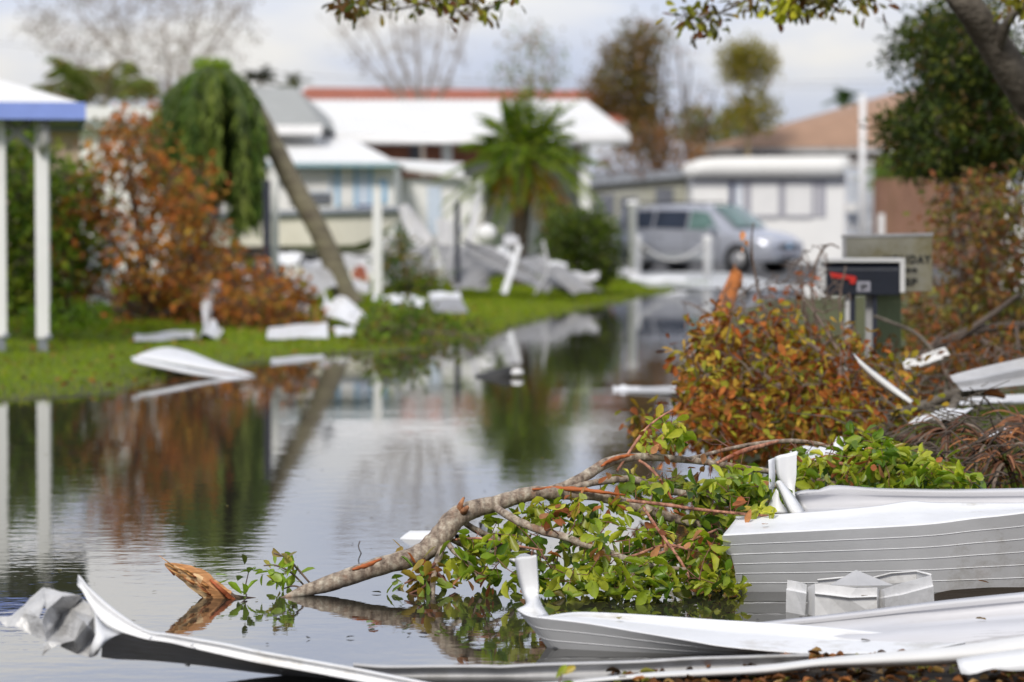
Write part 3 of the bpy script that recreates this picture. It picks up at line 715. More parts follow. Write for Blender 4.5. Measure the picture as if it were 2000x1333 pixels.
flat(m, [[(1597,1134,10.3),(1650,1129,10.33),(1700,1131,10.34),(1740,1121,10.36),(1790,1117,10.36),(1818,1124,10.14)],[(1597,1150,10.3),(1650,1146,10.33),(1700,1146,10.34),(1740,1140,10.36),(1790,1136,10.36),(1820,1142,10.14)]])
m.tube([P(*p) for p in [(1597,1133,10.29),(1650,1128,10.32),(1700,1130,10.33),(1740,1120,10.35),(1790,1116,10.35),(1818,1123,10.14)]], 0.003, 5)
obj('box_body', m, box_alu, t_, solid=0.002)
m = MB()
m.add([P(1622,1143,10.02),P(1672,1114,10.12),P(1674,1145,9.99),P(1745,1144,10.05),P(1700,1130,10.3)], [(0,2,1),(1,2,3),(1,3,4),(0,1,4)])
obj('peaked_lid', m, mid_alu, t_, solid=0.002)

# --- the broken branch
t_ = thing('broken_branch', P(560, 1166, 10.55), 'large broken branch arching out of the water with green leaves and rusty bark', 'branch')
L0 = [(548,1170,10.50,3),(562,1166,10.53,7),(590,1156,10.56,14),(640,1141,10.6,20),(690,1124,10.65,22),(740,1107,10.7,23),(785,1095,10.75,24),(820,1083,10.8,25),(848,1062,10.84,27),(865,1043,10.87,28),(884,1018,10.9,27),(905,1003,10.92,25),(935,992,10.95,22),(965,985,10.97,20),(1000,974,11.0,19),(1035,965,11.03,18),(1070,963,11.05,16),(1110,966,11.07,14),(1165,968,11.1,14),(1210,980,11.12,14),(1250,992,11.13,13),(1300,1008,11.15,12),(1350,1022,11.17,11),(1400,1036,11.18,9),(1460,1052,11.2,6)]
BR = [
 [(1030,966,11.05,14),(1080,958,11.1,13),(1115,945,11.16,13),(1150,926,11.22,13),(1180,907,11.28,13),(1215,896,11.34,12),(1260,893,11.4,10),(1320,897,11.5,9),(1380,903,11.55,8),(1440,913,11.6,8),(1500,921,11.7,7),(1580,935,11.8,6),(1640,947,11.9,5)],
 [(1090,963,11.08,8),(1130,950,11.16,8),(1180,940,11.25,9),(1230,936,11.3,9),(1270,947,11.35,10),(1310,960,11.4,9),(1380,970,11.4,7),(1440,985,11.4,6)],
 [(965,990,10.97,9),(990,1006,10.85,10),(1020,1022,10.8,10),(1060,1038,10.72,10),(1100,1048,10.68,9.5),(1140,1063,10.62,9),(1190,1080,10.58,9),(1240,1098,10.54,8),(1290,1108,10.52,6),(1340,1112,10.5,4)],
 [(903,1018,10.92,7),(925,1033,10.96,8),(955,1048,11.0,7.5),(985,1060,11.02,7),(1030,1078,11.05,5),(1080,1095,11.0,4)],
 [(870,1055,10.86,7),(885,1075,10.8,7),(905,1092,10.75,6),(925,1112,10.72,5),(940,1140,10.7,4)],
 [(866,1062,10.84,9),(858,1085,10.78,9),(850,1108,10.72,8),(846,1135,10.66,7),(845,1165,10.6,6)],
 [(874,1050,10.9,6),(900,1064,10.95,6),(930,1072,11.0,5),(960,1078,11.0,4)],
 [(1205,920,11.3,3),(1225,890,11.34,3.5),(1245,860,11.36,4),(1265,835,11.38,3),(1290,815,11.4,2.5),(1315,800,11.4,2)],
 [(1225,978,11.0,4),(1290,985,10.95,4.5),(1360,995,10.95,4),(1440,1003,10.95,3.5),(1500,1008,11.0,3)],
 [(1255,988,11.0,4),(1275,1020,10.8,4),(1300,1055,10.7,4),(1325,1090,10.6,4),(1340,1115,10.55,3.5),(1347,1130,10.5,3)],
 [(1240,895,11.4,4),(1270,915,11.3,4),(1295,945,11.2,3.5),(1312,975,11.15,3)],
 [(1340,898,11.5,5),(1380,888,11.6,5),(1420,878,11.7,5),(1470,868,11.8,5),(1540,862,11.9,6),(1600,868,12.0,5),(1650,885,12.0,4)],
 [(1400,905,11.55,4),(1450,882,11.65,6),(1500,868,11.75,5),(1520,862,11.8,3)],
 [(1350,1075,10.6,3),(1300,1065,10.7,3.5),(1240,1085,10.7,3.5),(1205,1092,10.65,3)],
 [(1400,1035,10.9,3),(1340,1060,10.75,3.5),(1280,1085,10.7,3.5)],
 [(1640,905,11.9,4),(1700,918,12.0,4),(1750,925,12.0,4),(1800,935,12.0,4),(1835,955,12.0,4)],
 [(1560,935,11.7,5),(1620,955,11.8,9),(1650,965,11.8,8)],
 [(1500,945,11.5,6),(1560,960,11.55,7),(1600,980,11.6,5)],
 [(880,1055,10.9,3),(940,1052,10.8,3),(1000,1065,10.75,3.5),(1060,1075,10.7,2.5)],
]
wd = MB()
def btube(l, n, jit=0.05, col=(1,1,1)):
    s = smooth(l, 6); pts = [P(*a[:3]) for a in s]; rr = [max(0.0012, a[3]*0.80/ppm(a[2])) for a in s]
    # small knots and swellings
    for i in range(len(rr)): rr[i] *= 1 + 0.03*sin(i*1.1) + rnd.uniform(-0.025, 0.025)
    wd.tube(pts, rr, n, col, jit=jit*0.4); return pts
nodes = btube(L0, 18, 0.04)
for i, l in enumerate(BR):
    rusty = l[0][3] <= 4.5 or i in (8, 9)
    nodes += btube(l, 12 if l[0][3] > 7 else 8, 0.04, (1.25,0.72,0.6) if rusty else (1,1,1))
# broken stub and knots
wd.tube([P(895,1002,10.9), P(900,985,10.88), P(906,972,10.87)], [0.016,0.010,0.004], 8, (1.4,0.8,0.5), jit=0.25)
wd.tube([P(905,1000,10.88), P(914,990,10.86)], [0.016,0.006], 8, (1.4,0.8,0.5), jit=0.25)
obj('limb', wd, bark_near_m, t_)
# torn orange wood along the upper limb
for l in ([(1175,911,11.22),(1190,901,11.26),(1215,892,11.32),(1250,889,11.38)], [(1040,956,11.0),(1080,954,11.05),(1130,956,11.05),(1170,961,11.05),(1220,967,11.08)], [(688,1113,10.62),(715,1105,10.65),(745,1092,10.68)]):
    m = MB(); s = smooth([(a[0],a[1],a[2]) for a in l], 5); m.tube([P(*a) for a in s], [0.004+0.005*sin(pi*i/(len(s)-1)) for i in range(len(s))], 6, C(176,96,48), jit=0.3); obj('torn_bark', m, split_wood, t_)
GREEN = [(4, C(88,120,26)), (4.5, C(120,146,34)), (4, C(158,172,46)), (3.4, C(194,194,70)), (2.6, C(52,78,22)), (0.6, C(160,112,60))]
R1 = [(895,1075),(940,1000),(1040,985),(1130,985),(1250,1000),(1420,1040),(1436,1145),(1350,1164),(1100,1164),(960,1150)]
R2 = [(1160,950),(1240,915),(1400,910),(1500,925),(1500,1000),(1410,1030),(1320,1010),(1200,985)]
R3 = [(1500,930),(1550,880),(1640,895),(1690,850),(1760,862),(1800,885),(1885,905),(1893,955),(1500,962)]
R3b = [(1655,870),(1690,848),(1760,862),(1770,900),(1700,905)]
R4 = [(1245,840),(1300,800),(1330,830),(1335,880),(1290,880)]
R5 = [(985,990),(1100,975),(1150,985),(1100,1010),(1000,1010)]
R6 = [(1380,1000),(1500,925),(1505,1010),(1440,1015)]
tips = volume(R1, 10.35, 11.25, 92, 0.03) + volume(R2, 10.95, 11.65, 50, 0.05) + volume(R3, 11.4, 12.2, 105, 0.05) + volume(R3b, 11.8, 12.1, 22) + volume(R4, 11.3, 11.5, 9) + volume(R5, 10.9, 11.1, 8) + volume(R6, 11.0, 11.5, 20)
tips += volume([(895,1085),(940,1060),(960,1110),(950,1150),(905,1145)], 10.6, 10.9, 9, 0.03)
tips += volume([(1060,1100),(1420,1090),(1436,1150),(1380,1163),(1060,1163)], 10.35, 10.75, 48, 0.02)
tips += volume(R1, 10.35, 11.2, 40, 0.03)*0
tw = MB()
for l in grow(nodes, tips, step=0.12, jit=0.12, sag=0.05):
    r0 = rnd.uniform(0.0016, 0.0032); tw.tube(l, list(np.linspace(r0, 0.0012, len(l))), 5, cap=False)
for l in grow(nodes, volume(R1, 10.3, 11.2, 60, 0.03)+volume(R2, 11, 11.7, 40, 0.05)+volume([(1240,860),(1300,800),(1420,850),(1660,860),(1700,900),(1400,900)], 11.3, 12.2, 26), step=0.12, jit=0.22): tw.tube(l, list(np.linspace(0.003, 0.001, len(l))), 4, cap=False)
obj('twigs', tw, red_twig, t_)['kind'] = 'stuff'
lf = MB()
pos, dd, cl, LL, WW = [], [], [], [], []
for p in tips:
    ax = nr.normal(0, 1, 3); ax[2] = abs(ax[2])*0.4-0.3; ax /= np.linalg.norm(ax)
    c0 = pick(GREEN[:5], 1)[0]; k = rnd.randint(5, 9)
    for q in range(k):
        s = rnd.uniform(-0.09, 0.03); pp = np.array(p)+ax*s+nr.normal(0,0.008,3)
        d = ax*rnd.uniform(0.2,1.0)+nr.normal(0,0.55,3); d[2] -= 0.35
        L = rnd.uniform(0.040, 0.080)
        if pp[2]+min(0, d[2]/np.linalg.norm(d)*L) < 0.004:
            if rnd.random() < 0.5: continue
            d[2] = abs(d[2])*0.2; pp[2] = max(pp[2], 0.01)
        pos.append(pp); dd.append(d); LL.append(L); WW.append(L*rnd.uniform(0.42,0.6)); cl.append(pick(GREEN,1)[0]*0.5+c0*0.5)
leaves(lf, pos, dd, np.array(LL), np.array(WW), cl, LEAF8, tilt=0.8, curl=1.6)
obj('foliage', lf, leaf_near, t_)
lf = MB(); DRY = [(3, C(168,104,66)), (2, C(132,76,48)), (2, C(190,146,104)), (1, C(110,70,50))]
dry = volume(R1, 10.4, 11.0, 8, 0.08)+volume(R2, 10.9, 11.5, 9, 0.05)+volume([(1160,1120),(870,1120),(850,1080),(780,1150),(830,1160)],10.5,10.8,3,0.02)+volume(R4,11.2,11.5,3)+volume(R3,11.5,12,8)
dry += [P(*q) for q in ((1195,930,11.1),(1200,945,11.1),(1190,990,11.0),(1100,985,10.95),(1135,985,10.95),(1350,1060,10.6),(1375,1050,10.6),(1465,985,10.9),(1290,880,11.4),(1310,870,11.4),(858,1115,10.7),(850,1125,10.7),(862,1130,10.7),(840,1110,10.7),(1410,885,11.6),(1430,890,11.6))]
cluster_leaves(lf, dry, 4, 0.055, 0.028, DRY, 0.018, LEAF8, tilt=1.0, down=0.8, zmin=0.01)
obj('dead_leaves', lf, leaf_dry, t_)

# lower leafy tuft at the trunk underside
t_ = thing('half_sunk_sprig', P(800,1150,10.75), 'drooping sprig of mixed green and brown leaves under the branch arch', 'twig')
w_ = MB(); nd = []
for l in ([(850,1100,10.7,4),(820,1125,10.68,3),(790,1140,10.66,2)],[(850,1110,10.7,4),(830,1145,10.66,3),(800,1160,10.62,2)],[(855,1120,10.7,4),(875,1140,10.7,3),(890,1150,10.7,2)],[(850,1120,10.7,4),(840,1150,10.7,3)]):
    s = smooth(l,4); q = [P(*a[:3]) for a in s]; w_.tube(q, [a[3]/ppm(a[2]) for a in s], 6); nd += q
obj('stem', w_, red_twig, t_)
lf = MB(); tp = volume([(745,1150),(760,1125),(850,1090),(890,1120),(880,1160),(760,1163)], 10.55, 10.85, 18, 0.015)
cluster_leaves(lf, tp, 5, 0.065, 0.032, [(3,C(110,140,40)),(2,C(150,165,55)),(2,C(165,95,52)),(1,C(80,110,30))], 0.03, LEAF8, tilt=0.9, zmin=0.008)
obj('foliage', lf, leaf_near, t_)

for u, v, y, c, lab in ((1500,1030,10.72,C(150,100,56),'brown leaf stuck on the top of the wide ribbed panel near its left end'),(1905,1215,9.5,C(120,96,60),'dry leaf lying in the dirty metal trough at the right'),(1695,1170,9.8,C(90,70,50),'dark leaf bit stuck on the rim of the dirty metal trough'),(1700,1258,9.2,C(70,60,48),'dark leaf bit on the boat shaped pan near its right tip'),(1932,1145,10.60,C(160,104,60),'curled brown leaf at the foot of the wide ribbed panel'),(1210,1213,9.36,C(130,120,56),'small olive leaf on the boat shaped pan near its upturned end')):
    m = MB(); p = P(u, v, y)+Vector((0,0,0.012)); leaves(m, [p], [(rnd.uniform(-1,1), rnd.uniform(-1,0.2), 0.1)], 0.045, 0.022, [c], LEAF8, tilt=0.3, curl=1.5); tag(obj('stuck_leaf', m, leaf_dry), lab, 'leaf')
# --- splintered wood
t_ = thing('splintered_stump', P(440,1168,10.5), 'splintered orange end of a snapped branch poking out of the water', 'branch')
m = MB()
tipp = Vector(P(322,1102,10.45)); b0 = Vector(P(430,1168,10.5)); ax = (b0-tipp)
n_ = 15; rings = []
for i in range(n_):
    t = i/(n_-1); c = tipp + ax*(t*1.12) + Vector((0,0,0.012*sin(pi*min(1,t*1.1))))
    w2 = 0.004+0.040*min(1, t*1.9)**0.8*(1-0.10*t); th = 0.003+0.018*t
    up = Vector((0.42,-0.25,0.87)).normalized()
    ring = []
    for k in range(14):
        an = 2*pi*k/14; fr = 1+0.22*sin(k*2.3+1)+rnd.uniform(-0.08,0.08)
        ring.append(c + up*(cos(an)*w2*fr) + Vector((0.3,-0.9,0.1))*(sin(an)*th*fr))
    rings.append(ring)
vs_ = [p for r in rings for p in r]; fs = []
cl = []
for i in range(n_-1):
    for k in range(14):
        m.add([rings[i][k], rings[i][(k+1)%14], rings[i+1][(k+1)%14], rings[i+1][k]], [(0,1,2,3)], C(240,204,156) if k in (2,3,4,5,6,7,8,9) and rnd.random()<0.8 and not (i>8 and k<5) else C(206,150,100), False)
for q in range(16):
    t = rnd.uniform(0.1, 0.85); s0 = tipp+ax*t+Vector((0,-0.02,rnd.uniform(-0.02,0.03))); 
    m.tube([s0, s0-ax.normalized()*rnd.uniform(0.03,0.09)+Vector((0,0,rnd.uniform(-0.006,0.014)))], [rnd.uniform(0.003,0.006), 0.0006], 4, C(205,150,90) if rnd.random()<0.6 else C(165,92,50))
for q in range(5):
    s0 = Vector(P(410+q*9, 1132+q*8, 10.46)); m.tube([s0, s0+Vector((0.06,0,-0.055))], [0.005,0.012], 5, C(168,88,50), jit=0.2)
obj('split_wood', m, split_wood, t_)
m = MB(); m.tube([P(445,1160,10.5),P(458,1166,10.5),P(480,1168,10.5),P(500,1169,10.5)],[0.014,0.009,0.006,0.003],7,(0.35,0.28,0.25)); obj('dark_twig', m, bark_near_m, t_)

# --- leafy twig beside it
t_ = thing('leafy_twig', P(560,1168,10.6), 'small yellow green leafy twig standing in the water left of the branch end', 'twig')
w_ = MB(); nd = []
for l in ([(606,1140,10.7,2),(580,1110,10.7,2.5),(560,1090,10.68,2),(535,1081,10.66,1.8)],[(600,1150,10.7,2),(570,1120,10.7,2),(540,1105,10.7,2),(515,1105,10.7,1.5)],[(600,1155,10.68,2),(575,1145,10.66,2),(555,1150,10.65,1.5)]):
    s = smooth(l,4); q = [P(*a[:3]) for a in s]; w_.tube(q, [a[3]/ppm(a[2]) for a in s], 5); nd += q
obj('stem', w_, brown_twig, t_)
lf = MB()
tp = volume([(505,1105),(520,1097),(560,1105),(585,1100),(602,1145),(585,1160),(550,1155),(530,1130)], 10.6, 10.8, 16, 0.01)
cluster_leaves(lf, tp, 3, 0.06, 0.03, [(4,C(150,175,55)),(3,C(120,150,40)),(1,C(190,150,90))], 0.015, LEAF8, tilt=0.8, zmin=0.008)
cluster_leaves(lf, [P(545,1082,10.66), P(560,1092,10.66)], 2, 0.06, 0.03, [(1,C(170,140,90)),(1,C(130,120,50))], 0.015, LEAF8, tilt=0.8)
obj('foliage', lf, leaf_near, t_)
t_ = thing('water_sprig', P(480,1150,10.6), 'tiny sprig of floating leaves between the splintered wood and the leafy twig', 'twig')
w_ = MB(); w_.tube([P(470,1180,10.35),P(482,1168,10.45),P(478,1150,10.55),P(485,1120,10.6)], [0.003,0.003,0.003,0.002], 5); obj('stem', w_, dark_bark, t_)
lf = MB(); cluster_leaves(lf, [P(452,1130,10.6),P(480,1128,10.6),P(487,1118,10.6),P(490,1165,10.5),P(475,1168,10.45),P(480,1158,10.5)], 3, 0.06, 0.028, [(3,C(130,160,45)),(1,C(60,70,25))], 0.02, LEAF8, tilt=0.4, zmin=0.004)
obj('foliage', lf, leaf_near, t_)

# --- small floating things
def floater(u, v, L, Wd, col, n=1, name='floating_leaf', label=None):
    m = MB(); p = Wz(u, v, 0.006); a = rnd.uniform(0, 6.28)
    leaves(m, [p], [(cos(a), sin(a), 0.02)], L, Wd, [col], LEAF8, tilt=0.15, curl=0.8)
    return tag(obj(name, m, leaf_near), label, 'leaf', 'single leaves floating on the flood water')
FL = [(716,1217,.06,C(110,140,45),'green floating leaf left of the brown one, below the arched branch'),(722,1225,.05,C(90,90,40),'dark green floating leaf touching the brown leaf below the branch'),(740,1224,.05,C(150,80,45),'brown curled leaf floating alone below the branch arch'),
      (600,1247,.035,C(40,35,30),'dark speck of leaf floating above the long bent gutter'),(693,1243,.03,C(45,38,32),'small dark leaf scrap floating near the thin twig'),(798,1236,.035,C(50,42,30),'dark leaf scrap floating left of the branch reflection'),
      (817,1236,.04,C(45,35,25),'dark curled leaf scrap right under the branch reflection'),(790,1216,.04,C(60,60,30),'narrow dark leaf floating in the branch reflection'),(860,1236,.04,C(120,140,50),'pale green leaf floating in the branch reflection'),
      (545,1200,.06,C(55,55,30),'dark narrow leaf floating below the leafy twig'),(725,1156,.04,C(50,50,30),'small dark leaf floating under the arched branch'),(1135,1138,.06,C(215,210,200),'whitish leaf floating before the branch foliage')]
for u, v, L, c, lab in FL: floater(u, v, L, L*0.5, c, label=lab)
lf = MB(); pos, dd = [], []
for q in range(420):
    y = rnd.uniform(9.2, 24); x = rnd.uniform(-0.18, 0.12)*y if q % 3 else rnd.gauss(0.02, 0.035)*y
    if gz(x, y) > -0.005: continue
    a = rnd.uniform(0, 6.28); pos.append((x, y, 0.004)); dd.append((cos(a), sin(a), 0.02))
leaves(lf, pos, dd, nr.uniform(0.008,0.035,len(pos)), nr.uniform(0.005,0.018,len(pos)), pick([(3,C(70,54,36)),(2,C(120,100,50)),(1,C(150,140,80)),(1,C(40,34,28))], len(pos)), LEAF4, tilt=0.06, curl=0.3)
tag(obj('floating_litter', lf, leaf_dry), 'specks of leaf and twig litter floating on the flood water', 'litter', kind='stuff')
m = MB(); m.tube([P(703,1057,11.9),P(700,1066,11.9),P(701,1072,11.9),P(706,1083,11.9)], 0.0025, 5); tag(obj('thin_twig', m, dark_bark), 'bent thin twig poking out of the water in the sky reflection left of the branch', 'twig')
m = MB(); m.tube([P(657,1199,10.1),P(660,1210,10.05),P(664,1214,10.0),P(659,1222,10.0),P(656,1238,9.9)], 0.003, 5); tag(obj('thin_twig', m, dark_bark), 'forked thin twig in the water below the branch reflection', 'twig')
m = MB()
n_=14; top=[]
for i in range(n_):
    t=i/(n_-1); w_=0.055*sin(pi*min(1,t*1.15+0.06))**0.5 if t<0.95 else 0.01
    c = Wz(782+ t*125, 1052, 0.0); hh_ = 0.034*min(1, t*7+0.05)*(1-0.55*max(0,t-0.5)*2); top.append([c+Vector((0,-w_,-0.01)), c+Vector((0,-w_*0.7,hh_*0.55)), c+Vector((0,0,hh_)), c+Vector((0,w_*0.7,hh_*0.55)), c+Vector((0,w_,-0.01))])
m.grid(top); tag(obj('floating_scrap', m, white_alu), 'long white scrap floating behind the arch of the branch', 'debris')
m = MB(); m.grid([[Wz(940+ i*14, 1040+4*sin(i), 0.015+0.05*sin(i*0.6)), Wz(945+i*12, 1018+6*sin(i*0.8), 0.07+0.02*sin(i)), Wz(935+i*12,1005,0.02)] for i in range(7)]); tag(obj('floating_board', m, mid_alu, solid=0.006), 'grey curled sheet half sunk behind the branch fork', 'debris')

# --- leaf litter along the bottom right shore
lf = MB(); pos, dd = [], []
LIT = [(2,C(164,108,66)),(3,C(118,78,50)),(3,C(80,56,38)),(1.5,C(128,126,60)),(1.5,C(186,150,100)),(2,C(54,42,32))]
while len(pos) < 2000:
    x = rnd.uniform(0.3, 4.5); y = rnd.uniform(8.3, 8.95) if rnd.random() < 0.7 else rnd.uniform(10.9, 12.6)
    z = gz(x, y) if len(pos) % 3 == 0 else None
    if z is None: z = gz(x, y)
    if z < 0.008: continue
    a = rnd.uniform(0, 6.28); pos.append((x, y, z+rnd.uniform(0.002,0.012))); dd.append((cos(a), sin(a), rnd.uniform(-0.2,0.4)))
leaves(lf, pos, dd, nr.uniform(0.02,0.055,len(pos)), nr.uniform(0.012,0.03,len(pos)), pick(LIT, len(pos), 0.3), LEAF8, tilt=0.5, curl=2.2)
tag(obj('leaf_litter', lf, leaf_dry), 'brown and yellow fallen leaves on the dark bank at lower right', 'leaves', kind='stuff')
t_ = thing('young_shoot', P(1090,1350,8.3), 'out of focus green shoot at the bottom edge before the low gutter', 'plant')
w_ = MB(); w_.tube([P(1085,1365,8.3),P(1092,1335,8.3),P(1098,1315,8.3)], 0.003, 5); obj('stem', w_, brown_twig, t_)
lf = MB(); leaves(lf, [P(1085,1325,8.3),P(1095,1318,8.3),P(1092,1335,8.3)], [(0.5,0,0.6),(0.9,0,0.5),(0.6,-0.2,0.0)], 0.05, 0.022, [C(150,165,50),C(190,170,60),C(110,140,40)], LEAF8, up=(0,-1,0.3), tilt=0.3); obj('foliage', lf, leaf_near, t_)

# =================================================================== RIGHT BANK, MIDDLE DISTANCE
# --- mailbox
YM = 18.5
mb0 = P(1686, 905, YM)
t_ = thing('mailbox', (mb0.x, YM, gz(mb0.x, YM)), 'dark mailbox with a red flag and white surround on two thin posts', 'mailbox')
def arch(m, u0, u1, vt, vb, Y0, dpt, col=None, n=10):
    """rounded box seen from its long side: runs along x, depth dpt"""
    x0, x1 = P(u0, vb, Y0).x, P(u1, vb, Y0).x; zt, zb = P(u0, vt, Y0).z, P(u0, vb, Y0).z
    r = dpt/2; prof = [(0, zb)] + [(r - r*cos(pi*i/n), zt - r*0.55 + r*0.55*sin(pi*i/n)) for i in range(n+1)] + [(dpt, zb)]
    a = [(x0, Y0+p[0], p[1]) for p in prof]; b = [(x1, Y0+p[0], p[1]) for p in prof]; k = len(prof)
    m.add(a+b, [(i, (i+1) % k, k+(i+1) % k, k+i) for i in range(k)] + [tuple(range(k-1,-1,-1)), tuple(range(k, 2*k))], col)
m = MB(); arch(m, 1614, 1757, 513, 577, YM, 0.19); obj('box', m, dark_plastic, t_, bevel=0.004)
m = MB()
def bx(m, u0, u1, v0, v1, Y, d):
    a = P(u0, v1, Y); b = P(u1, v0, Y); m.box(a.x, b.x, Y, Y+d, a.z, b.z)
bx(m, 1603, 1768, 505, 513, YM-0.012, 0.22); bx(m, 1758, 1768, 513.2, 572, YM-0.012, 0.22); bx(m, 1600, 1613.6, 513.2, 566, YM+0.03, 0.16)
obj('surround', m, white_alu_dirty, t_, bevel=0.003)
m = MB(); a = [P(1621,532,YM-0.02),P(1670,540,YM-0.02),P(1673,544,YM-0.02),P(1670,555,YM-0.02),P(1660,555,YM-0.02),P(1660,547,YM-0.02),P(1622,542,YM-0.02)]
m.add(a+[p+Vector((0,0.008,0)) for p in a], [(0,6,5,2,1),(2,5,4,3),(7,8,9,12,13),(9,10,11,12)]+[(i,(i+1)%7,(i+1)%7+7,i+7) for i in range(7)]); obj('flag', m, red_plastic, t_)
m = MB(); bx(m, 1674, 1700, 550, 570, YM-0.006, 0.004); pl = obj('number_plate', m, grey_plate, t_)
def text(body, u, v, Y, hpx, parent, mt, name='lettering', spacing=1.0, fit=None):
    c = bpy.data.curves.new(name, 'FONT'); c.body = body; c.size = hpx/ppm(Y)/0.72; c.extrude = 0.0015; c.space_character = spacing; c.offset = c.size*0.045
    o = bpy.data.objects.new(name, c); COL.objects.link(o); c.materials.append(mt)
    o.rotation_euler = (pi/2, 0, 0); bpy.context.view_layer.update()
    me = bpy.data.meshes.new_from_object(o.evaluated_get(bpy.context.evaluated_depsgraph_get())); me.transform(o.matrix_world); bpy.data.objects.remove(o)
    if fit:
        wd0 = max(v.co.x for v in me.vertices)-min(v.co.x for v in me.vertices); me.transform(Matrix.Diagonal((fit/ppm(Y)/wd0, 1, 1, 1)))
    q = bpy.data.objects.new(name, me); COL.objects.link(q); q.parent = parent; q.location = P(u, v, Y) - wpos(parent); return q
text('28', 1680, 565.5, YM-0.0085, 10, t_, ink, 'house_number')
for (u0, u1, mt, yy) in ((1652,1660,white_alu_dirty,YM+0.05),(1660.3,1671,black_post,YM+0.04),(1692,1705,mid_alu,YM+0.12),(1705.3,1713,black_post,YM+0.04)):
    m = MB(); a = P(u0, 577, yy); b = P(u1, 577, yy); m.box(a.x, b.x, yy, yy+0.05, gz(a.x, yy)-0.05, a.z+0.004); obj('post', m, mt, t_)
# --- green post with the sign
YS = 20.0; sp_ = P(1736, 900, YS-1)
t_ = thing('sign_post', (sp_.x, YS-1, gz(sp_.x, YS-1)), 'weathered grey green sign with black letters on a wide green wooden post', 'sign')
m = MB(); a = P(1712, 577, YS-1.0); b = P(1761, 577, YS-1.0); m.box(a.x, b.x, YS-1.0, YS-0.84, gz(a.x, YS-1), P(1712,470,YS-1).z); obj('post', m, green_post_m, t_, bevel=0.006)
m = MB()
vs_ = [P(1646,461,YS-1.06),P(1821,457,YS-1.06),P(1821,569,YS-1.06),P(1646,575,YS-1.06)]
m.add(vs_+[p+Vector((0,0.03,0)) for p in vs_], [(3,2,1,0),(4,5,6,7),(0,1,5,4),(1,2,6,5),(2,3,7,6),(3,0,4,7)])
bd = obj('board', m, sign_m, t_, bevel=0.004)
m = MB()
for q in ([(1644,459),(1823,455),(1823,461),(1644,465)], [(1646,466),(1653,466),(1653,574),(1646,575)]):
    vv = [P(u, v, YS-1.068) for u, v in q]; m.add(vv+[p+Vector((0,0.034,0)) for p in vv], [(3,2,1,0),(4,5,6,7),(0,1,5,4),(1,2,6,5),(2,3,7,6),(3,0,4,7)])
obj('trim', m, mid_alu, t_)
for body, u, v, h_ in (('HOLIDAY', 1726, 514.5, 15.5), ('88', 1768, 537, 13), ('SP', 1768, 558, 14)):
    text(body, u, v, YS-1.065, h_, t_, ink, spacing=1.25 if len(body) > 2 else 1.1, fit=92 if len(body) > 2 else 24)

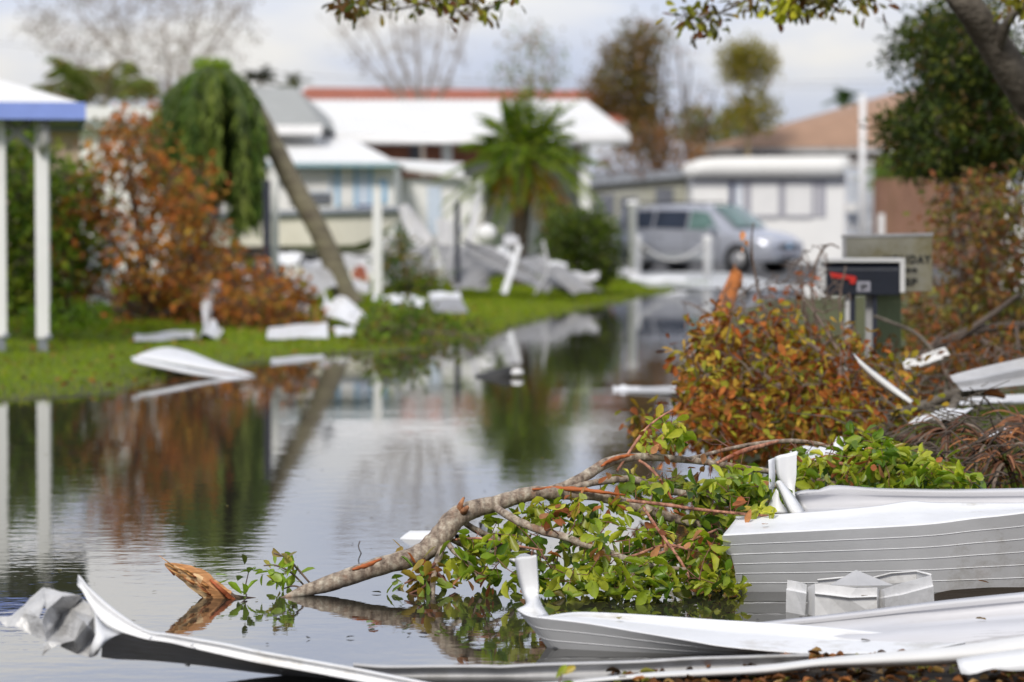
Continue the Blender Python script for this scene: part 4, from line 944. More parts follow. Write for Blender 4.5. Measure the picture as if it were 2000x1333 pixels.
# --- big orange and green fallen bush
ORG = [(6, C(164,90,42)), (2.6, C(190,122,66)), (6, C(96,56,34)), (3.4, C(146,142,42)), (2.8, C(186,180,62)), (3, C(78,88,28))]
def leafy_bush():
    b = P(1560, 860, 15.5)
    o = thing('fallen_bush', (b.x, 15.5, max(0, gz(b.x, 15.5))), 'big fallen bush with orange and yellow green leaves at the water edge before the mailbox', 'bush')
    wd = MB()
    limbs = [[(1800,860,15.0,9),(1700,840,15.2,9),(1600,800,15.4,8),(1500,740,15.6,6),(1440,690,15.8,4)], [(1760,860,15.2,8),(1650,800,15.8,7),(1560,720,16.4,6),(1470,650,16.8,4),(1430,610,17,3)],
             [(1700,850,15.4,6),(1560,840,15.2,6),(1420,830,15.0,4),(1330,850,14.8,3),(1260,865,14.6,2)], [(1620,810,15.6,6),(1640,720,15.9,5),(1560,660,16.2,4),(1500,620,16.4,2)],
             [(1500,790,15.4,5),(1420,770,15.3,4),(1370,720,15.3,3)], [(1750,850,15.2,5),(1700,780,15.6,5),(1640,690,16,4),(1590,610,16.3,2),(1545,560,16.5,1.5)], [(1380,740,16,4),(1480,700,16.2,4.5),(1600,745,16.2,4),(1700,800,16,3)]]
    nodes = limb_tubes(wd, limbs, 6)
    A = [(1336,760),(1348,700),(1400,680),(1470,720),(1560,705),(1600,735),(1680,740),(1755,790),(1730,838),(1620,862),(1430,872),(1345,850),(1330,800)]
    A2 = [(1378,700),(1385,625),(1420,600),(1445,620),(1470,670),(1520,640),(1600,670),(1680,690),(1700,740),(1560,730),(1450,720)]
    B = [(1490,610),(1550,615),(1560,680),(1490,680)]; Cc = [(1590,640),(1640,640),(1650,700),(1600,700)]; Dd = [(1240,800),(1290,830),(1340,840),(1345,872),(1250,868)]
    E = [(1700,760),(1770,720),(1790,760),(1760,800)]
    cl_ = volume(A, 14.6, 16.4, 46, 0.02)+volume(A2, 15.4, 16.6, 13); tips = []
    for c_ in cl_:
        for q in range(rnd.randint(3, 9)): tips.append(Vector((c_.x+rnd.gauss(0,0.10), c_.y+rnd.gauss(0,0.12), max(0.03, c_.z+rnd.gauss(0,0.075)))))
    bare = volume([(1400,640),(1440,590),(1560,560),(1680,640),(1740,740),(1760,800),(1640,800),(1400,760)], 15.2, 16.6, 150)
    for l in grow(nodes, bare, step=0.2, jit=0.25): wd.tube(l, list(np.linspace(0.006, 0.002, len(l))), 4, cap=False)
    tips += volume(A, 14.6, 16.4, 60, 0.02)+volume(A2, 15.4, 16.6, 14)+volume(B,16,16.6,16)+volume(Cc,16,16.4,12)+volume(Dd,14.4,15,14,0.03)+volume(E,15.4,16,14)+volume([(1335,860),(1420,870),(1700,850),(1740,810),(1640,790),(1400,800)],14.4,15.2,90,0.02)
    for l in grow(nodes, tips, step=0.2, jit=0.15):
        r0 = rnd.uniform(0.003,0.006); wd.tube(l, list(np.linspace(r0, 0.002, len(l))), 4, cap=False)
    obj('stem', wd, brown_twig, o)
    lf = MB(); cluster_leaves(lf, tips, 9, 0.066, 0.034, ORG, 0.06, LEAF8, tilt=0.9, down=0.35, zmin=0.01); obj('foliage', lf, leaf_dry, o)
leafy_bush()

# --- bare twigs behind it
t_ = thing('bare_brush', (P(1560,800,18.2).x, 18.2, 0.05), 'tangle of bare brown twigs behind the orange bush and left of the mailbox', 'brush')
wd = MB(); nodes = []
for l in ([(1640,800,18,5),(1560,700,18.2,4),(1500,640,18.4,3),(1440,600,18.6,2),(1400,560,18.8,1)], [(1600,800,18.4,6),(1590,700,18.4,5),(1570,600,18.4,3.5),(1565,520,18.4,2)], [(1580,800,18.3,4),(1530,700,18.3,3),(1490,600,18.3,3),(1472,520,18.3,2.5),(1468,470,18.3,2),(1472,435,18.3,1.5)],
          [(1620,780,18,4),(1600,660,18,3.5),(1585,560,18,3),(1600,500,18,2.5),(1620,478,18,2),(1640,485,18,1.5)], [(1640,760,18.6,5),(1560,690,18.6,4),(1460,640,18.6,3),(1380,650,18.6,2),(1330,670,18.6,1)], [(1540,790,18.2,4),(1500,720,18.4,3),(1440,650,18.5,3),(1360,600,18.6,2),(1330,590,18.7,1)], [(1700,800,17.6,4),(1660,700,17.8,3),(1640,600,18,2.5),(1652,520,18,1.5)]):
    nodes += limb_tubes(wd, [l], 5)
tips = volume([(1400,560),(1440,540),(1480,560),(1560,480),(1600,470),(1640,500),(1650,600),(1650,780),(1500,760),(1420,700),(1340,680),(1340,640)], 17.6, 19.2, 420)
for l in grow(nodes, tips, step=0.2, jit=0.2): wd.tube(l, list(np.linspace(0.0055, 0.002, len(l))), 4, cap=False)
obj('stem', wd, brown_twig, t_)
lf = MB(); cluster_leaves(lf, volume([(1460,540),(1640,520),(1650,640),(1500,650)], 17.8, 19, 16), 3, 0.07, 0.035, [(2,C(170,92,44)),(1,C(120,70,40))], 0.04, LEAF8)
cluster_leaves(lf, [P(1450,478,18.3),P(1462,482,18.2)], 2, 0.06, 0.04, [(1,C(230,160,120))], 0.02, LEAF8); obj('foliage', lf, leaf_dry, t_)
# orange broken limb
m = MB(); s = smooth([(1438,535,20,13),(1428,565,19.9,15),(1420,590,19.8,17),(1410,620,19.6,18),(1395,665,19.4,16)], 4)
m.tube([P(*a[:3]) for a in s], [a[3]/ppm(a[2]) for a in s], 10, C(176,104,44), jit=0.1)
for q in range(6): a = P(1430+q*3, 540+q*5, 19.95); m.tube([a, a+Vector((rnd.uniform(-0.02,0.05),0,0.09))], [0.012,0.002], 4, C(190,120,60))
tag(obj('broken_limb', m, split_wood), 'orange stripped limb standing behind the bush in front of the van wheel', 'branch')

# --- white strip leaning on the brush, scraps and sheets on the right bank
GS2 = 'metal debris heaped on the right bank'
m = MB(); m.grid(sheet([[(1666,690,15.0),(1690,712,14.95),(1730,742,14.9),(1790,788,14.8)],[(1672,700,14.96),(1700,725,14.9),(1735,755,14.86),(1783,791,14.78)],[(1680,716,14.98),(1708,745,14.94),(1745,772,14.88),(1778,790,14.8)]], 14))
tag(obj('metal_strip', m, white_alu_dirty, solid=0.003), 'slanting white metal strip leaning over the orange bush in front of the green post', 'metal strip', GS2)
def crumple(name, rails, label, mt=white_alu_dirty, group=GS2, n=18, noise=0.02, cat='metal sheet', solid=0.003):
    m = MB(); rows = sheet(rails, n)
    ph = rnd.uniform(0, 6)
    for i, r in enumerate(rows):
        for j in range(len(r)): r[j] = r[j] + Vector((0, sin(j*0.9+ph+i), 0.7*sin(j*0.55+ph*2+i*0.6)+0.25*sin(j*1.7+i)))*noise
    m.grid(rows, smooth=False); return tag(obj(name, m, mt, solid=solid), label, cat, group)
crumple('grey_sheet', [[(1855,735,15.6),(1900,722,15.7),(2000,700,15.9),(2150,670,16.1)],[(1862,746,15.5),(1920,735,15.6),(2000,717,15.8),(2150,692,16.0)],[(1866,748,15.38),(1920,739,15.48),(2000,722,15.68),(2150,697,15.88)],[(1872,756,15.4),(1925,749,15.5),(2000,736,15.7),(2150,711,15.9)],[(1880,764,15.2),(1930,760,15.3),(2000,752,15.4),(2150,734,15.6)]], 'ribbed grey metal sheet lying on the bank at the right edge', mid_alu, noise=0.001)
crumple('white_sheet', [[(1870,778,16.2),(1930,775,16.3),(2010,770,16.5),(2150,760,16.6)],[(1850,792,15.9),(1930,790,16),(2010,786,16.1),(2150,780,16.2)]], 'narrow white sheet between the grey sheet and the grass at the right edge', white_alu, noise=0.004)
crumple('rolled_scrap', [[(1760,712,17.4),(1800,700,17.4),(1848,684,17.4)],[(1762,705,17.3),(1802,694,17.3),(1845,678,17.3)],[(1768,722,17.25),(1808,712,17.25),(1856,694,17.25)],[(1778,735,17.3),(1812,724,17.3),(1852,704,17.3)]], 'crumpled roll of white sheet right of the green post', noise=0.0025, cat='metal scrap')
crumple('white_scrap', [[(1795,812,14.6),(1850,800,14.8),(1900,797,15)],[(1775,826,14.3),(1840,820,14.4),(1880,812,14.5)]], 'small white scrap under the fallen limb right of the orange bush', white_alu, noise=0.01, cat='metal scrap')
crumple('white_scrap', [[(1600,872,12.9),(1650,868,13),(1700,872,13.1),(1790,885,13.1)],[(1590,885,12.7),(1650,888,12.6),(1700,893,12.6),(1780,905,12.6)]], 'white scrap glimpsed through the green leaves above the torn flap', white_alu, noise=0.01, cat='metal scrap')
crumple('white_scrap', [[(1545,880,12.9),(1580,874,13),(1640,880,13.1)],[(1530,893,12.6),(1580,894,12.5),(1640,902,12.5)]], 'white scrap lying immediately behind the torn upright flap', white_alu, noise=0.008, cat='metal scrap')
crumple('white_scrap', [[(1900,850,13.9),(1940,842,14),(1975,832,14.1)],[(1905,862,13.7),(1940,855,13.8),(1975,848,13.8)]], 'white scrap lying among the dead palm fronds at the right edge', white_alu, noise=0.008, cat='metal scrap')
m = MB(); c = Wz(1640, 880, 0.05); m.tube([P(1636,885,12.8),P(1637,868,12.8),P(1641,858,12.8),P(1645,855,12.8)], [0.02,0.022,0.018,0.006], 10); tag(obj('plastic_cap', m, white_alu), 'little white rounded cap standing above the white scraps', 'debris')

# fallen limbs
t_ = thing('fallen_limb', P(1800, 800, 15), 'grey fallen limb with an orange broken end, lying beside the grass patch', 'branch', 'limbs on the right bank')
wd = MB(); limb_tubes(wd, [[(1700,830,15,7),(1760,806,15.1,9),(1810,790,15.2,10),(1860,772,15.3,11),(1900,766,15.4,9),(1940,768,15.5,8),(1960,775,15.6,5)], [(1870,775,15.3,10),(1858,800,15,9),(1846,830,14.6,8),(1842,842,14.4,6)]], 8); obj('limb', wd, grey_bark, t_)
m = MB(); m.tube([P(1925,764,15.42),P(1945,768,15.5),P(1960,774,15.58)], [0.02,0.022,0.012], 7, C(196,120,66), jit=0.2); obj('broken_tip', m, split_wood, t_)
t_ = thing('dark_limb', P(1800, 720, 18), 'long dark limb sloping up to the right edge behind the crumpled roll', 'branch', 'limbs on the right bank')
wd = MB(); limb_tubes(wd, [[(1770,705,17.8,8),(1830,675,18,10),(1890,650,18.2,10),(1950,640,18.4,9),(2050,632,18.6,8)], [(1870,660,18.1,8),(1930,620,18.3,6),(1990,575,18.5,4)], [(1900,655,18.2,6),(1960,690,18,5),(2010,720,17.8,4)], [(1985,640,18.4,5),(1990,690,18.2,4),(1992,720,18,3)]], 7); obj('limb', wd, dark_bark, t_)
wd = MB(); s = smooth([(1708,618,17.9),(1745,632,17.8),(1790,652,17.6),(1825,690,17.4),(1850,730,17.2),(1862,770,17)], 5); wd.tube([P(*a) for a in s], 0.012, 6)
tag(obj('curved_cane', wd, grey_bark), 'thin pale cane arching from the green post down to the ground', 'branch')

# mixed brush on the bank behind: stems, green and rust leaves
plant('tangled_shrub', 'tangled half green shrub with rusty leaves right of the sign', 'bush',
  [[(1900,700,22,8),(1890,600,22.2,6),(1870,480,22.4,5),(1860,380,22.6,4)], [(1960,690,22,7),(1940,560,22.3,5),(1950,430,22.5,4),(1930,360,22.5,3)], [(1830,700,22,5),(1850,600,22,5),(1885,520,22,4),(1880,450,22,3)], [(1880,620,22.1,6),(1830,560,22.1,4),(1800,500,22,3)], [(2000,700,22,6),(1990,560,22,4),(1970,400,22,3)]],
  [([(1840,470),(1860,360),(1960,340),(2010,400),(2010,700),(1790,700),(1790,620),(1835,560)], 20.8, 23.6, 560), ([(1780,600),(1850,570),(1900,700),(1780,720)], 20.5, 22, 70)],
  [(2.2,C(112,116,46)),(2,C(80,86,36)),(3,C(122,78,50)),(3,C(92,62,46)),(1,C(150,148,70)),(1.6,C(156,96,60))], 0.10, 0.045, 6, grey_bark, 0.008, 0.10, leaf_far, down=0.3, zmin=0.05)
plant('low_brush', 'low brown brush and twigs around the foot of the green post', 'bush',
  [[(1770,760,17.5,4),(1800,700,17.8,3),(1830,660,18,2)], [(1900,740,18,4),(1870,700,18.4,3),(1850,660,18.6,2)], [(1780,780,16.5,4),(1740,730,16.8,3),(1700,690,17,2)], [(1980,730,18.3,4),(1940,700,18.5,3)]],
  [([(1700,720),(1800,660),(2000,650),(2010,720),(1880,750),(1780,800),(1720,790)], 16.6, 19, 260)],
  [(2,C(120,72,40)),(2,C(84,60,42)),(1,C(176,100,50)),(1,C(90,92,40))], 0.08, 0.04, 3, brown_twig, 0.006, 0.06, leaf_dry, down=0.2, zmin=0.02)

# grass patch and other grass
def blades(n, sampler, h0, h1, w0, pal, name, label, mt=grass_m):
    lf = MB(); pos, cols, dd, hh, ww = [], [], [], [], []
    xy = sampler(n); hz = heights(xy[:,0], xy[:,1])[0]
    ok = hz > 0.008; xy = xy[ok]; hz = hz[ok]; n = len(xy)
    an = nr.uniform(0, 6.28, n); h_ = nr.uniform(h0, h1, n)*(0.7+0.3*(1+wob(xy[:,0], xy[:,1], 3))); ww = np.clip(w0*np.maximum(1, xy[:,1]/22), 0, w0*3)
    b = np.stack([xy[:,0], xy[:,1], hz-0.005], 1); s = np.stack([np.cos(an), np.sin(an)*0.3, 0*an], 1)*ww[:,None]
    lean = nr.normal(0, 0.35, (n,3)); lean[:,2] = 1
    tip = b + lean*h_[:,None]
    V = np.stack([b-s, b+s, tip], 1); lf.np_add(V, [(0,1,2)], pick(pal, n, 0.2))
    return tag(obj(name, lf, mt, org=Vector((0,0,0))), label, 'grass', kind='stuff')
def samp_right(n):
    x = nr.uniform(1.9, 5.5, n); y = nr.uniform(12.6, 18.5, n); ok = x*16 > y*(1.93)+0*x
    return np.stack([x, y], 1)[x/y > 0.132]
blades(26000, samp_right, 0.06, 0.15, 0.004, [(3,C(74,104,34)),(2,C(98,128,44)),(1,C(130,130,66)),(0.6,C(140,90,50))], 'bank_grass', 'tall green grass on the right bank behind the dead palm fronds')
def samp_left(n):
    y = 18 + (62-18)*nr.uniform(0,1,n)**0.8; x = nr.uniform(-0.20, 0.07, n)*y
    d = sdist(x, y, left_poly); k = (d > -0.05)
    return np.stack([x, y], 1)[k]
blades(90000, samp_left, 0.03, 0.065, 0.006, [(3,C(112,132,26)),(3,C(130,150,34)),(1.2,C(88,106,20)),(0.8,C(150,140,66))], 'lawn_grass', 'short green grass of the flooded lawn on the left bank')

# --- dead palm fronds, lower right
def frond(mb, rb, base, dirv, L, droop, nl, ll, lw, pal, r0=0.010, curl=0.4, width=1.0, start=0.15):
    """a feather frond: rachis in rb, leaflets in mb"""
    d = Vector(dirv).normalized(); side = d.cross(Vector((0,0,1)));
    side = side.normalized() if side.length > 1e-3 else Vector((1,0,0))
    pts = []
    for i in range(nl+1):
        t = i/nl; p = Vector(base) + d*(L*t) + Vector((0,0,-droop*L*t*t)); pts.append(p)
    rb.tube(pts[::max(1,nl//8)]+[pts[-1]], list(np.linspace(r0, r0*0.3, len(pts[::max(1,nl//8)])+1)), 4, pal[0][1] if False else None, cap=False)
    pos, dd, cc, LL = [], [], [], []
    for i in range(int(nl*start), nl):
        t = i/nl; tg = (pts[min(i+1,nl)]-pts[max(i-1,0)]).normalized(); sd = tg.cross(Vector((0,0,1)))
        sd = sd.normalized() if sd.length > 0.1 else side
        for s in (-1, 1):
            e = tg*0.75 + sd*(s*width) + Vector((0,0,-curl)) + Vector(nr.normal(0,0.12,3))
            pos.append(pts[i]); dd.append(e); LL.append(ll*(0.55+0.6*sin(pi*min(1, t*0.95+0.1)))*rnd.uniform(0.8,1.15))
    leaves(mb, pos, dd, np.array(LL), lw, pick(pal, len(pos)), LEAF4, tilt=0.3, droop=0.25)

t_ = thing('dead_palm_crown', P(1930, 935, 13.0), 'heap of dry brown palm fronds with curling blades behind the metal pans', 'palm')
rb, lf = MB(), MB()
BRN = [(3,C(120,84,66)),(2,C(90,64,52)),(2,C(150,104,78)),(1.5,C(176,120,80)),(1.2,C(74,82,40)),(2,C(140,124,112))]
heads = [P(1850,845,13.3), P(1925,870,13.0), P(2000,850,13.2), P(1960,905,12.8), P(2010,830,13.6)]
for hd in heads:
    for q in range(42):
        a = rnd.uniform(0, 6.28); up_ = rnd.uniform(-0.1, 1.1); L = rnd.uniform(0.16, 0.38)
        d = Vector((cos(a), sin(a)*0.6, up_)).normalized(); pts = []
        dr_ = rnd.uniform(0.5, 1.6)
        for i in range(9):
            t = i/8; p = hd + d*(L*t) + Vector((0,0,-dr_*L*t*t)); p.z = max(p.z, 0.03+0.02*rnd.random()); pts.append(p)
        w0 = rnd.uniform(0.006, 0.014); sd = d.cross(Vector((0,0,1)));  sd = sd.normalized() if sd.length>1e-3 else Vector((1,0,0))
        rows = [[p - sd*w0*(1-0.7*i/8) , p + Vector((0,0,w0*0.6)), p + sd*w0*(1-0.7*i/8)] for i, p in enumerate(pts)]
        lf.grid(rows, tuple(pick(BRN,1)[0]))
for q in range(90):
    b = volume([(1800,900),(1850,850),(2010,850),(2010,955),(1810,955)], 12.6, 13.4, 1)[0]; b.z = max(0.04, b.z)
    a = rnd.uniform(0, 6.28); L = rnd.uniform(0.1,0.35); e = b+Vector((cos(a)*L, sin(a)*L*0.5, rnd.uniform(-0.05,0.12))); mid_ = (b+e)/2+Vector((0,0,rnd.uniform(0,0.06)))
    rb.tube([b, mid_, e], [0.006,0.005,0.002], 4)
obj('blades', lf, leaf_dry, t_); obj('stalks', rb, dark_bark, t_)

t_ = thing('twig_heap', (P(1850,760,15.5).x, 15.5, 0.12), 'heap of tangled grey twigs around the fallen limb and white scraps on the right bank', 'brush')
wd = MB()
for q in range(170):
    b = volume([(1560,850),(1700,780),(1780,740),(1860,770),(2010,775),(2010,800),(1850,860),(1700,880)], 14, 16.5, 1)[0]; b.z = max(gz(b.x,b.y)+0.01, b.z*0.9)
    a = rnd.uniform(0, 6.28); L = rnd.uniform(0.15, 0.6); e = b+Vector((cos(a)*L, sin(a)*L*0.6, rnd.uniform(-0.1,0.2))); e.z = max(e.z, gz(e.x,e.y)+0.01)
    wd.tube([b, (b+e)/2+Vector((0,0,rnd.uniform(-0.02,0.06))), e], [0.006,0.005,0.002], 4, cap=False)
obj('twigs', wd, grey_bark, t_)['kind'] = 'stuff'
lf = MB(); pos, dd = [], []
while len(pos) < 900:
    x = rnd.uniform(1.6, 5.5); y = rnd.uniform(11.5, 18.5); z = gz(x, y)
    if z < 0.01: continue
    a = rnd.uniform(0, 6.28); pos.append((x, y, z+rnd.uniform(0.005,0.05))); dd.append((cos(a), sin(a), rnd.uniform(-0.2,0.6)))
leaves(lf, pos, dd, nr.uniform(0.03,0.08,len(pos)), nr.uniform(0.02,0.04,len(pos)), pick([(3,C(150,96,60)),(2,C(110,76,50)),(1,C(190,140,90)),(1,C(70,56,40))], len(pos)), LEAF8, tilt=0.8, curl=2)
tag(obj('bank_litter', lf, leaf_dry), 'dead brown leaves strewn over the right bank', 'leaves', kind='stuff')

lf = MB(); pos, dd = [], []
while len(pos) < 600:
    y = rnd.uniform(19, 45); x = rnd.uniform(-0.19, -0.0)*y
    z = gz(x, y)
    if z < 0.012: continue
    a = rnd.uniform(0, 6.28); pos.append((x, y, z+rnd.uniform(0.02,0.06))); dd.append((cos(a), sin(a), rnd.uniform(-0.2,0.6)))
leaves(lf, pos, dd, nr.uniform(0.04,0.11,len(pos)), nr.uniform(0.02,0.05,len(pos)), pick([(3,C(150,104,60)),(2,C(104,76,48)),(1,C(170,150,90)),(1.5,C(66,54,36))], len(pos)), LEAF4, tilt=0.7, curl=1.5)
tag(obj('lawn_litter', lf, leaf_dry), 'brown leaves and twig bits strewn over the left lawn', 'leaves', kind='stuff')

# =================================================================== LEFT BANK
def ux(u, Y): return P(u, 430, Y).x
def vz(v, Y): return P(1000, v, Y).z
def quad(m, pts, th=0.06, d=(0,0,1), col=None):
    """slab: polygon in space given thickness along d"""
    a = [Vector(p) for p in pts]; dd = Vector(d)*th; n = len(a)
    m.add(a+[p-dd for p in a], [tuple(range(n)), tuple(range(2*n-1, n-1, -1))]+[(i, n+i, n+(i+1)%n, (i+1)%n) for i in range(n)], col)

# --- open shelter on posts, turned a little to the left
YG = 28.6
t_ = thing('picnic_shelter', (ux(30,30), 30, gz(ux(30,30), 30)), 'white roofed shelter with a violet blue fascia on white posts at the left edge', 'shelter')
sa = R(9.0); SX = Vector((cos(sa), sin(sa), 0)); SY = Vector((-sin(sa), cos(sa), 0)); yb = YG-0.35
S0 = Vector((ux(165, yb), yb, 0)); zt, zb = vz(203, yb), vz(234, yb)
def S(x, y, z): return S0 + SX*x + SY*y + Vector((0,0,z))
def sbox(m, x0, x1, y0, y1, z0, z1): m.obox(S((x0+x1)/2,(y0+y1)/2,(z0+z1)/2), SX*((x1-x0)/2), SY*((y1-y0)/2), Vector((0,0,(z1-z0)/2)))
Lx, Ly = 5.2, 3.6
m = MB(); zp = vz(148, 30.2)
m.add([S(-Lx,0,zt),S(0,0,zt),S(0,Ly,zt),S(-Lx,Ly,zt),S(-1.05,Ly/2,zp),S(-Lx+1.05,Ly/2,zp)], [(0,1,4,5),(1,2,4),(2,3,5,4),(3,0,5)]); obj('roof', m, white_roof, t_)
m = MB(); sbox(m,-Lx,0.02,-0.04,0,zb,zt+0.012); sbox(m,-0.02,0.02,0.001,Ly,zb,zt+0.012); sbox(m,-Lx,-Lx+0.04,0.001,Ly,zb,zt+0.012); sbox(m,-Lx+0.041,-0.021,Ly-0.04,Ly,zb,zt+0.012); obj('fascia', m, blue_fascia, t_)
m = MB(); sbox(m,-Lx+0.05,-0.03,0.01,Ly-0.05,zb+0.02,zb+0.06); obj('ceiling_panel', m, grey_steel, t_)
xo = (ux(98,YG)-S0.x)
for x, y in ((xo-0.02, 0.3), (ux(2,YG-0.3)-S0.x, 0.3), (xo-0.02, Ly-0.3), (-Lx+0.4, 0.3)):
    c = S(x, y, 0); g0 = gz(c.x, c.y); m = MB(); sbox(m, x-0.066, x+0.066, y-0.06, y+0.06, g0+0.14, zb+0.02); p_ = obj('post', m, white_paint, t_, bevel=0.008)
    m = MB(); sbox(m, x-0.05, x+0.05, y-0.045, y+0.045, g0-0.05, g0+0.145); m.cyl(S(x+0.03,y-0.07,g0+0.15),S(x+0.09,y-0.07,g0+0.15),0.03,10); obj('base', m, grey_steel, p_)
for a_, b_ in ((S(xo-0.05,0.3,vz(300,YG)), S(xo-0.42,0.3,zb+0.03)), (S(xo,0.3,vz(285,YG)), S(xo+0.03,0.9,zb+0.03)), (S(ux(2,YG)-S0.x,0.3,vz(300,YG)), S(ux(2,YG)-S0.x+0.4,0.3,zb+0.03))):
    m = MB(); m.tube([a_, b_], 0.04, 4); obj('brace', m, mid_alu, t_)
m = MB(); m.tube([S(xo-0.02,0.2,zb+0.02),S(xo,0.15,zb-0.05),S(xo+0.02,0.15,zb-0.20),S(xo-0.02,0.2,zb-0.3)], 0.055, 8); obj('downpipe_elbow', m, mid_alu, t_)

# --- hedge behind the shelter
HG = [(3,C(70,96,26)),(3,C(100,124,34)),(2.5,C(46,66,20)),(1.5,C(150,156,46))]
plant('hedge', 'tall dark green hedge behind the shelter posts at the left edge', 'hedge',
  [[(60,640,36,9),(50,540,36,8),(40,440,36,6),(30,340,36,4)], [(130,650,36,9),(140,540,36,7),(140,430,36,5),(130,340,36,4)], [(10,640,36,9),(0,500,36,7),(-10,380,36,4)]],
  [([(-80,300),(15,270),(60,285),(95,330),(180,330),(190,420),(175,520),(130,600),(60,635),(-80,640)], 34.8, 38.5, 620)], HG, 0.15, 0.08, 11, dark_bark, 0.012, 0.17, leaf_far, zmin=0.15, clumpcol=True)
plant('low_shrub', 'row of low bright green plants at the foot of the hedge beside the shelter post', 'bush',
  [[(70,640,31,3),(90,615,31,2),(110,605,31,2)]], [([(50,635),(60,608),(110,600),(160,605),(210,598),(215,625),(150,635)], 30.5, 31.6, 60)], [(3,C(120,150,40)),(2,C(96,126,36))], 0.10, 0.05, 8, dark_bark, 0.006, 0.07, leaf_far, zmin=0.06)

# --- leaning palm with its crown blown over
t_ = thing('leaning_palm', (ux(680,41), 41, gz(ux(680,41),41)), 'palm with a leaning grey trunk and its green crown blown down to the left', 'palm')
m = MB()
s = smooth([(690,600,41,26),(672,570,41,23),(645,500,41,21),(612,430,41,20),(575,365,41.1,20),(540,295,41.2,19),(505,225,41.3,17),(470,170,41.4,14),(435,145,41.4,10)], 6)
m.tube([P(*a[:3]) for a in s], [a[3]/ppm(a[2])*(1+0.05*(i%2)) for i, a in enumerate(s)], 14, jit=0.03); obj('trunk', m, palm_trunk_m, t_)
rb, lf = MB(), MB()
GP = [(3,C(100,130,56)),(2,C(70,98,42)),(3,C(126,152,66)),(1.5,C(44,62,30)),(1.6,C(156,168,84))]
GPd = [(3,C(50,68,26)),(2,C(72,84,32)),(2,C(38,52,22))]
def strand(hd, tgt, hang, n=9, wd_=0.03, pal=GP, out=0.0):
    """a frond that arches over from the head to tgt and then hangs straight down"""
    pts = []
    for i in range(n+1):
        t = i/n
        if t < 0.4:
            k = t/0.4; p = hd.lerp(tgt, k); p.z = hd.z + (tgt.z-hd.z)*k**2.0 + 0.05*sin(pi*k)
        else:
            k = (t-0.4)/0.6; p = tgt + Vector((out*k*0.3, 0, -hang*k))
        pts.append(p)
    return pts
hd = P(418,134,41.2)
hanks = [(rnd.uniform(300,505), rnd.uniform(-14,26), rnd.uniform(0,150), rnd.uniform(-1.1,1.1), pick([(1,(0.8,0.8,0.8)),(2,(1.2,1.2,1.15)),(1,(1.6,1.55,1.3))],1)[0]) for _ in range(42)]
for q in range(400):
    hk = hanks[q % 42]; u = min(508, max(292, hk[0]+rnd.gauss(0, 10)))
    # dome outline of the fallen crown
    uc = (u-410)/115; vt = 150+70*abs(uc)**1.9 + hk[1] + rnd.uniform(-5, 8); y = 41.2+hk[3]+rnd.uniform(-0.2,0.2)
    tgt = P(u, vt+rnd.uniform(0,60), y); vb_ = 470-30*abs(uc)**3 - (90*max(0,-uc-0.1)) - hk[2] - rnd.uniform(0,40); hang = max(0.4, tgt.z-P(u, vb_, y).z)
    pts = strand(hd, tgt, hang); rb.tube(pts, list(np.linspace(0.010,0.004,len(pts))), 3, cap=False)
    pos, dd = [], []
    for i in range(1, len(pts)):
        for r_ in range(7):
            t = rnd.random(); p = pts[i-1].lerp(pts[i], t); sx = rnd.choice((-1,1))
            pos.append(p); dd.append((sx*rnd.uniform(0.1,0.7), rnd.uniform(-0.5,0.5), -1.0 if i > 3 else -0.5))
    pal = GPd if u > 470 and rnd.random() < 0.5 else GP
    c0 = pick(pal,1)[0]; cc = np.clip((pick(pal, len(pos), 0.12)*0.5+c0*0.5)*hk[4], 0, 1)
    leaves(lf, pos, dd, nr.uniform(0.16,0.34,len(pos)), 0.022, cc, LEAF4, tilt=0.9, droop=0.1)
pos, dd = [], []
for q in range(420):
    p = P(rnd.uniform(385,440), rnd.uniform(124,160), 41.2+rnd.uniform(-0.4,0.4)); pos.append(p); dd.append((rnd.uniform(-1,1), rnd.uniform(-.5,.5), rnd.uniform(-0.3,0.9)))
leaves(lf, pos, dd, 0.17, 0.03, pick([(3,C(140,164,34)),(2,C(110,140,34))], len(pos)), LEAF4)
obj('frond_stalks', rb, pmat('green_stalk', (0.12,0.17,0.06)), t_); obj('crown', lf, leaf_far, t_)

# --- russet dying tree in front of it
RUS = [(4,C(170,100,50)),(2.6,C(196,124,62)),(2.6,C(118,74,46)),(2.2,C(160,130,56)),(2.2,C(110,84,64)),(1,C(104,112,46))]
plant('russet_tree', 'small dying tree with rust brown leaves in front of the fallen palm crown', 'tree',
  [[(300,650,36,14),(290,590,36,12),(280,520,36,10),(270,440,36,8),(255,350,36,6),(250,260,36,4)], [(290,600,36,10),(340,540,36,8),(400,470,36,6),(430,400,36,4)], [(285,560,36,8),(240,500,36,6),(200,430,36,5),(180,360,36,3)], [(300,620,36,8),(380,590,36,6),(460,560,36,5),(520,540,36,3)], [(290,610,36,9),(220,580,36,7),(150,560,36,5),(120,520,36,4),(110,480,36,2)], [(300,640,36,7),(250,610,36,6),(180,600,36,4),(130,610,36,3)], [(275,460,36,7),(320,380,36,5),(350,330,36,3)]],
  [([(215,235),(270,205),(300,250),(330,300),(350,360),(400,380),(430,430),(440,480),(500,500),(535,540),(520,600),(470,640),(250,640),(210,600),(230,540),(250,470),(215,420),(190,360),(200,290)], 34.9, 37.3, 470),
   ([(110,380),(190,340),(230,430),(240,520),(180,600),(120,610),(130,520),(110,470)], 35.4, 37, 60), ([(330,260),(350,250),(360,300),(420,300),(440,330),(400,380),(340,330)], 35.6, 36.4, 8), ([(380,560),(560,540),(600,600),(560,640),(390,650)], 34.6, 36, 110)],
  RUS, 0.13, 0.07, 8, dark_bark, 0.012, 0.13, leaf_dry, down=0.4, zmin=0.08, jit=0.18)
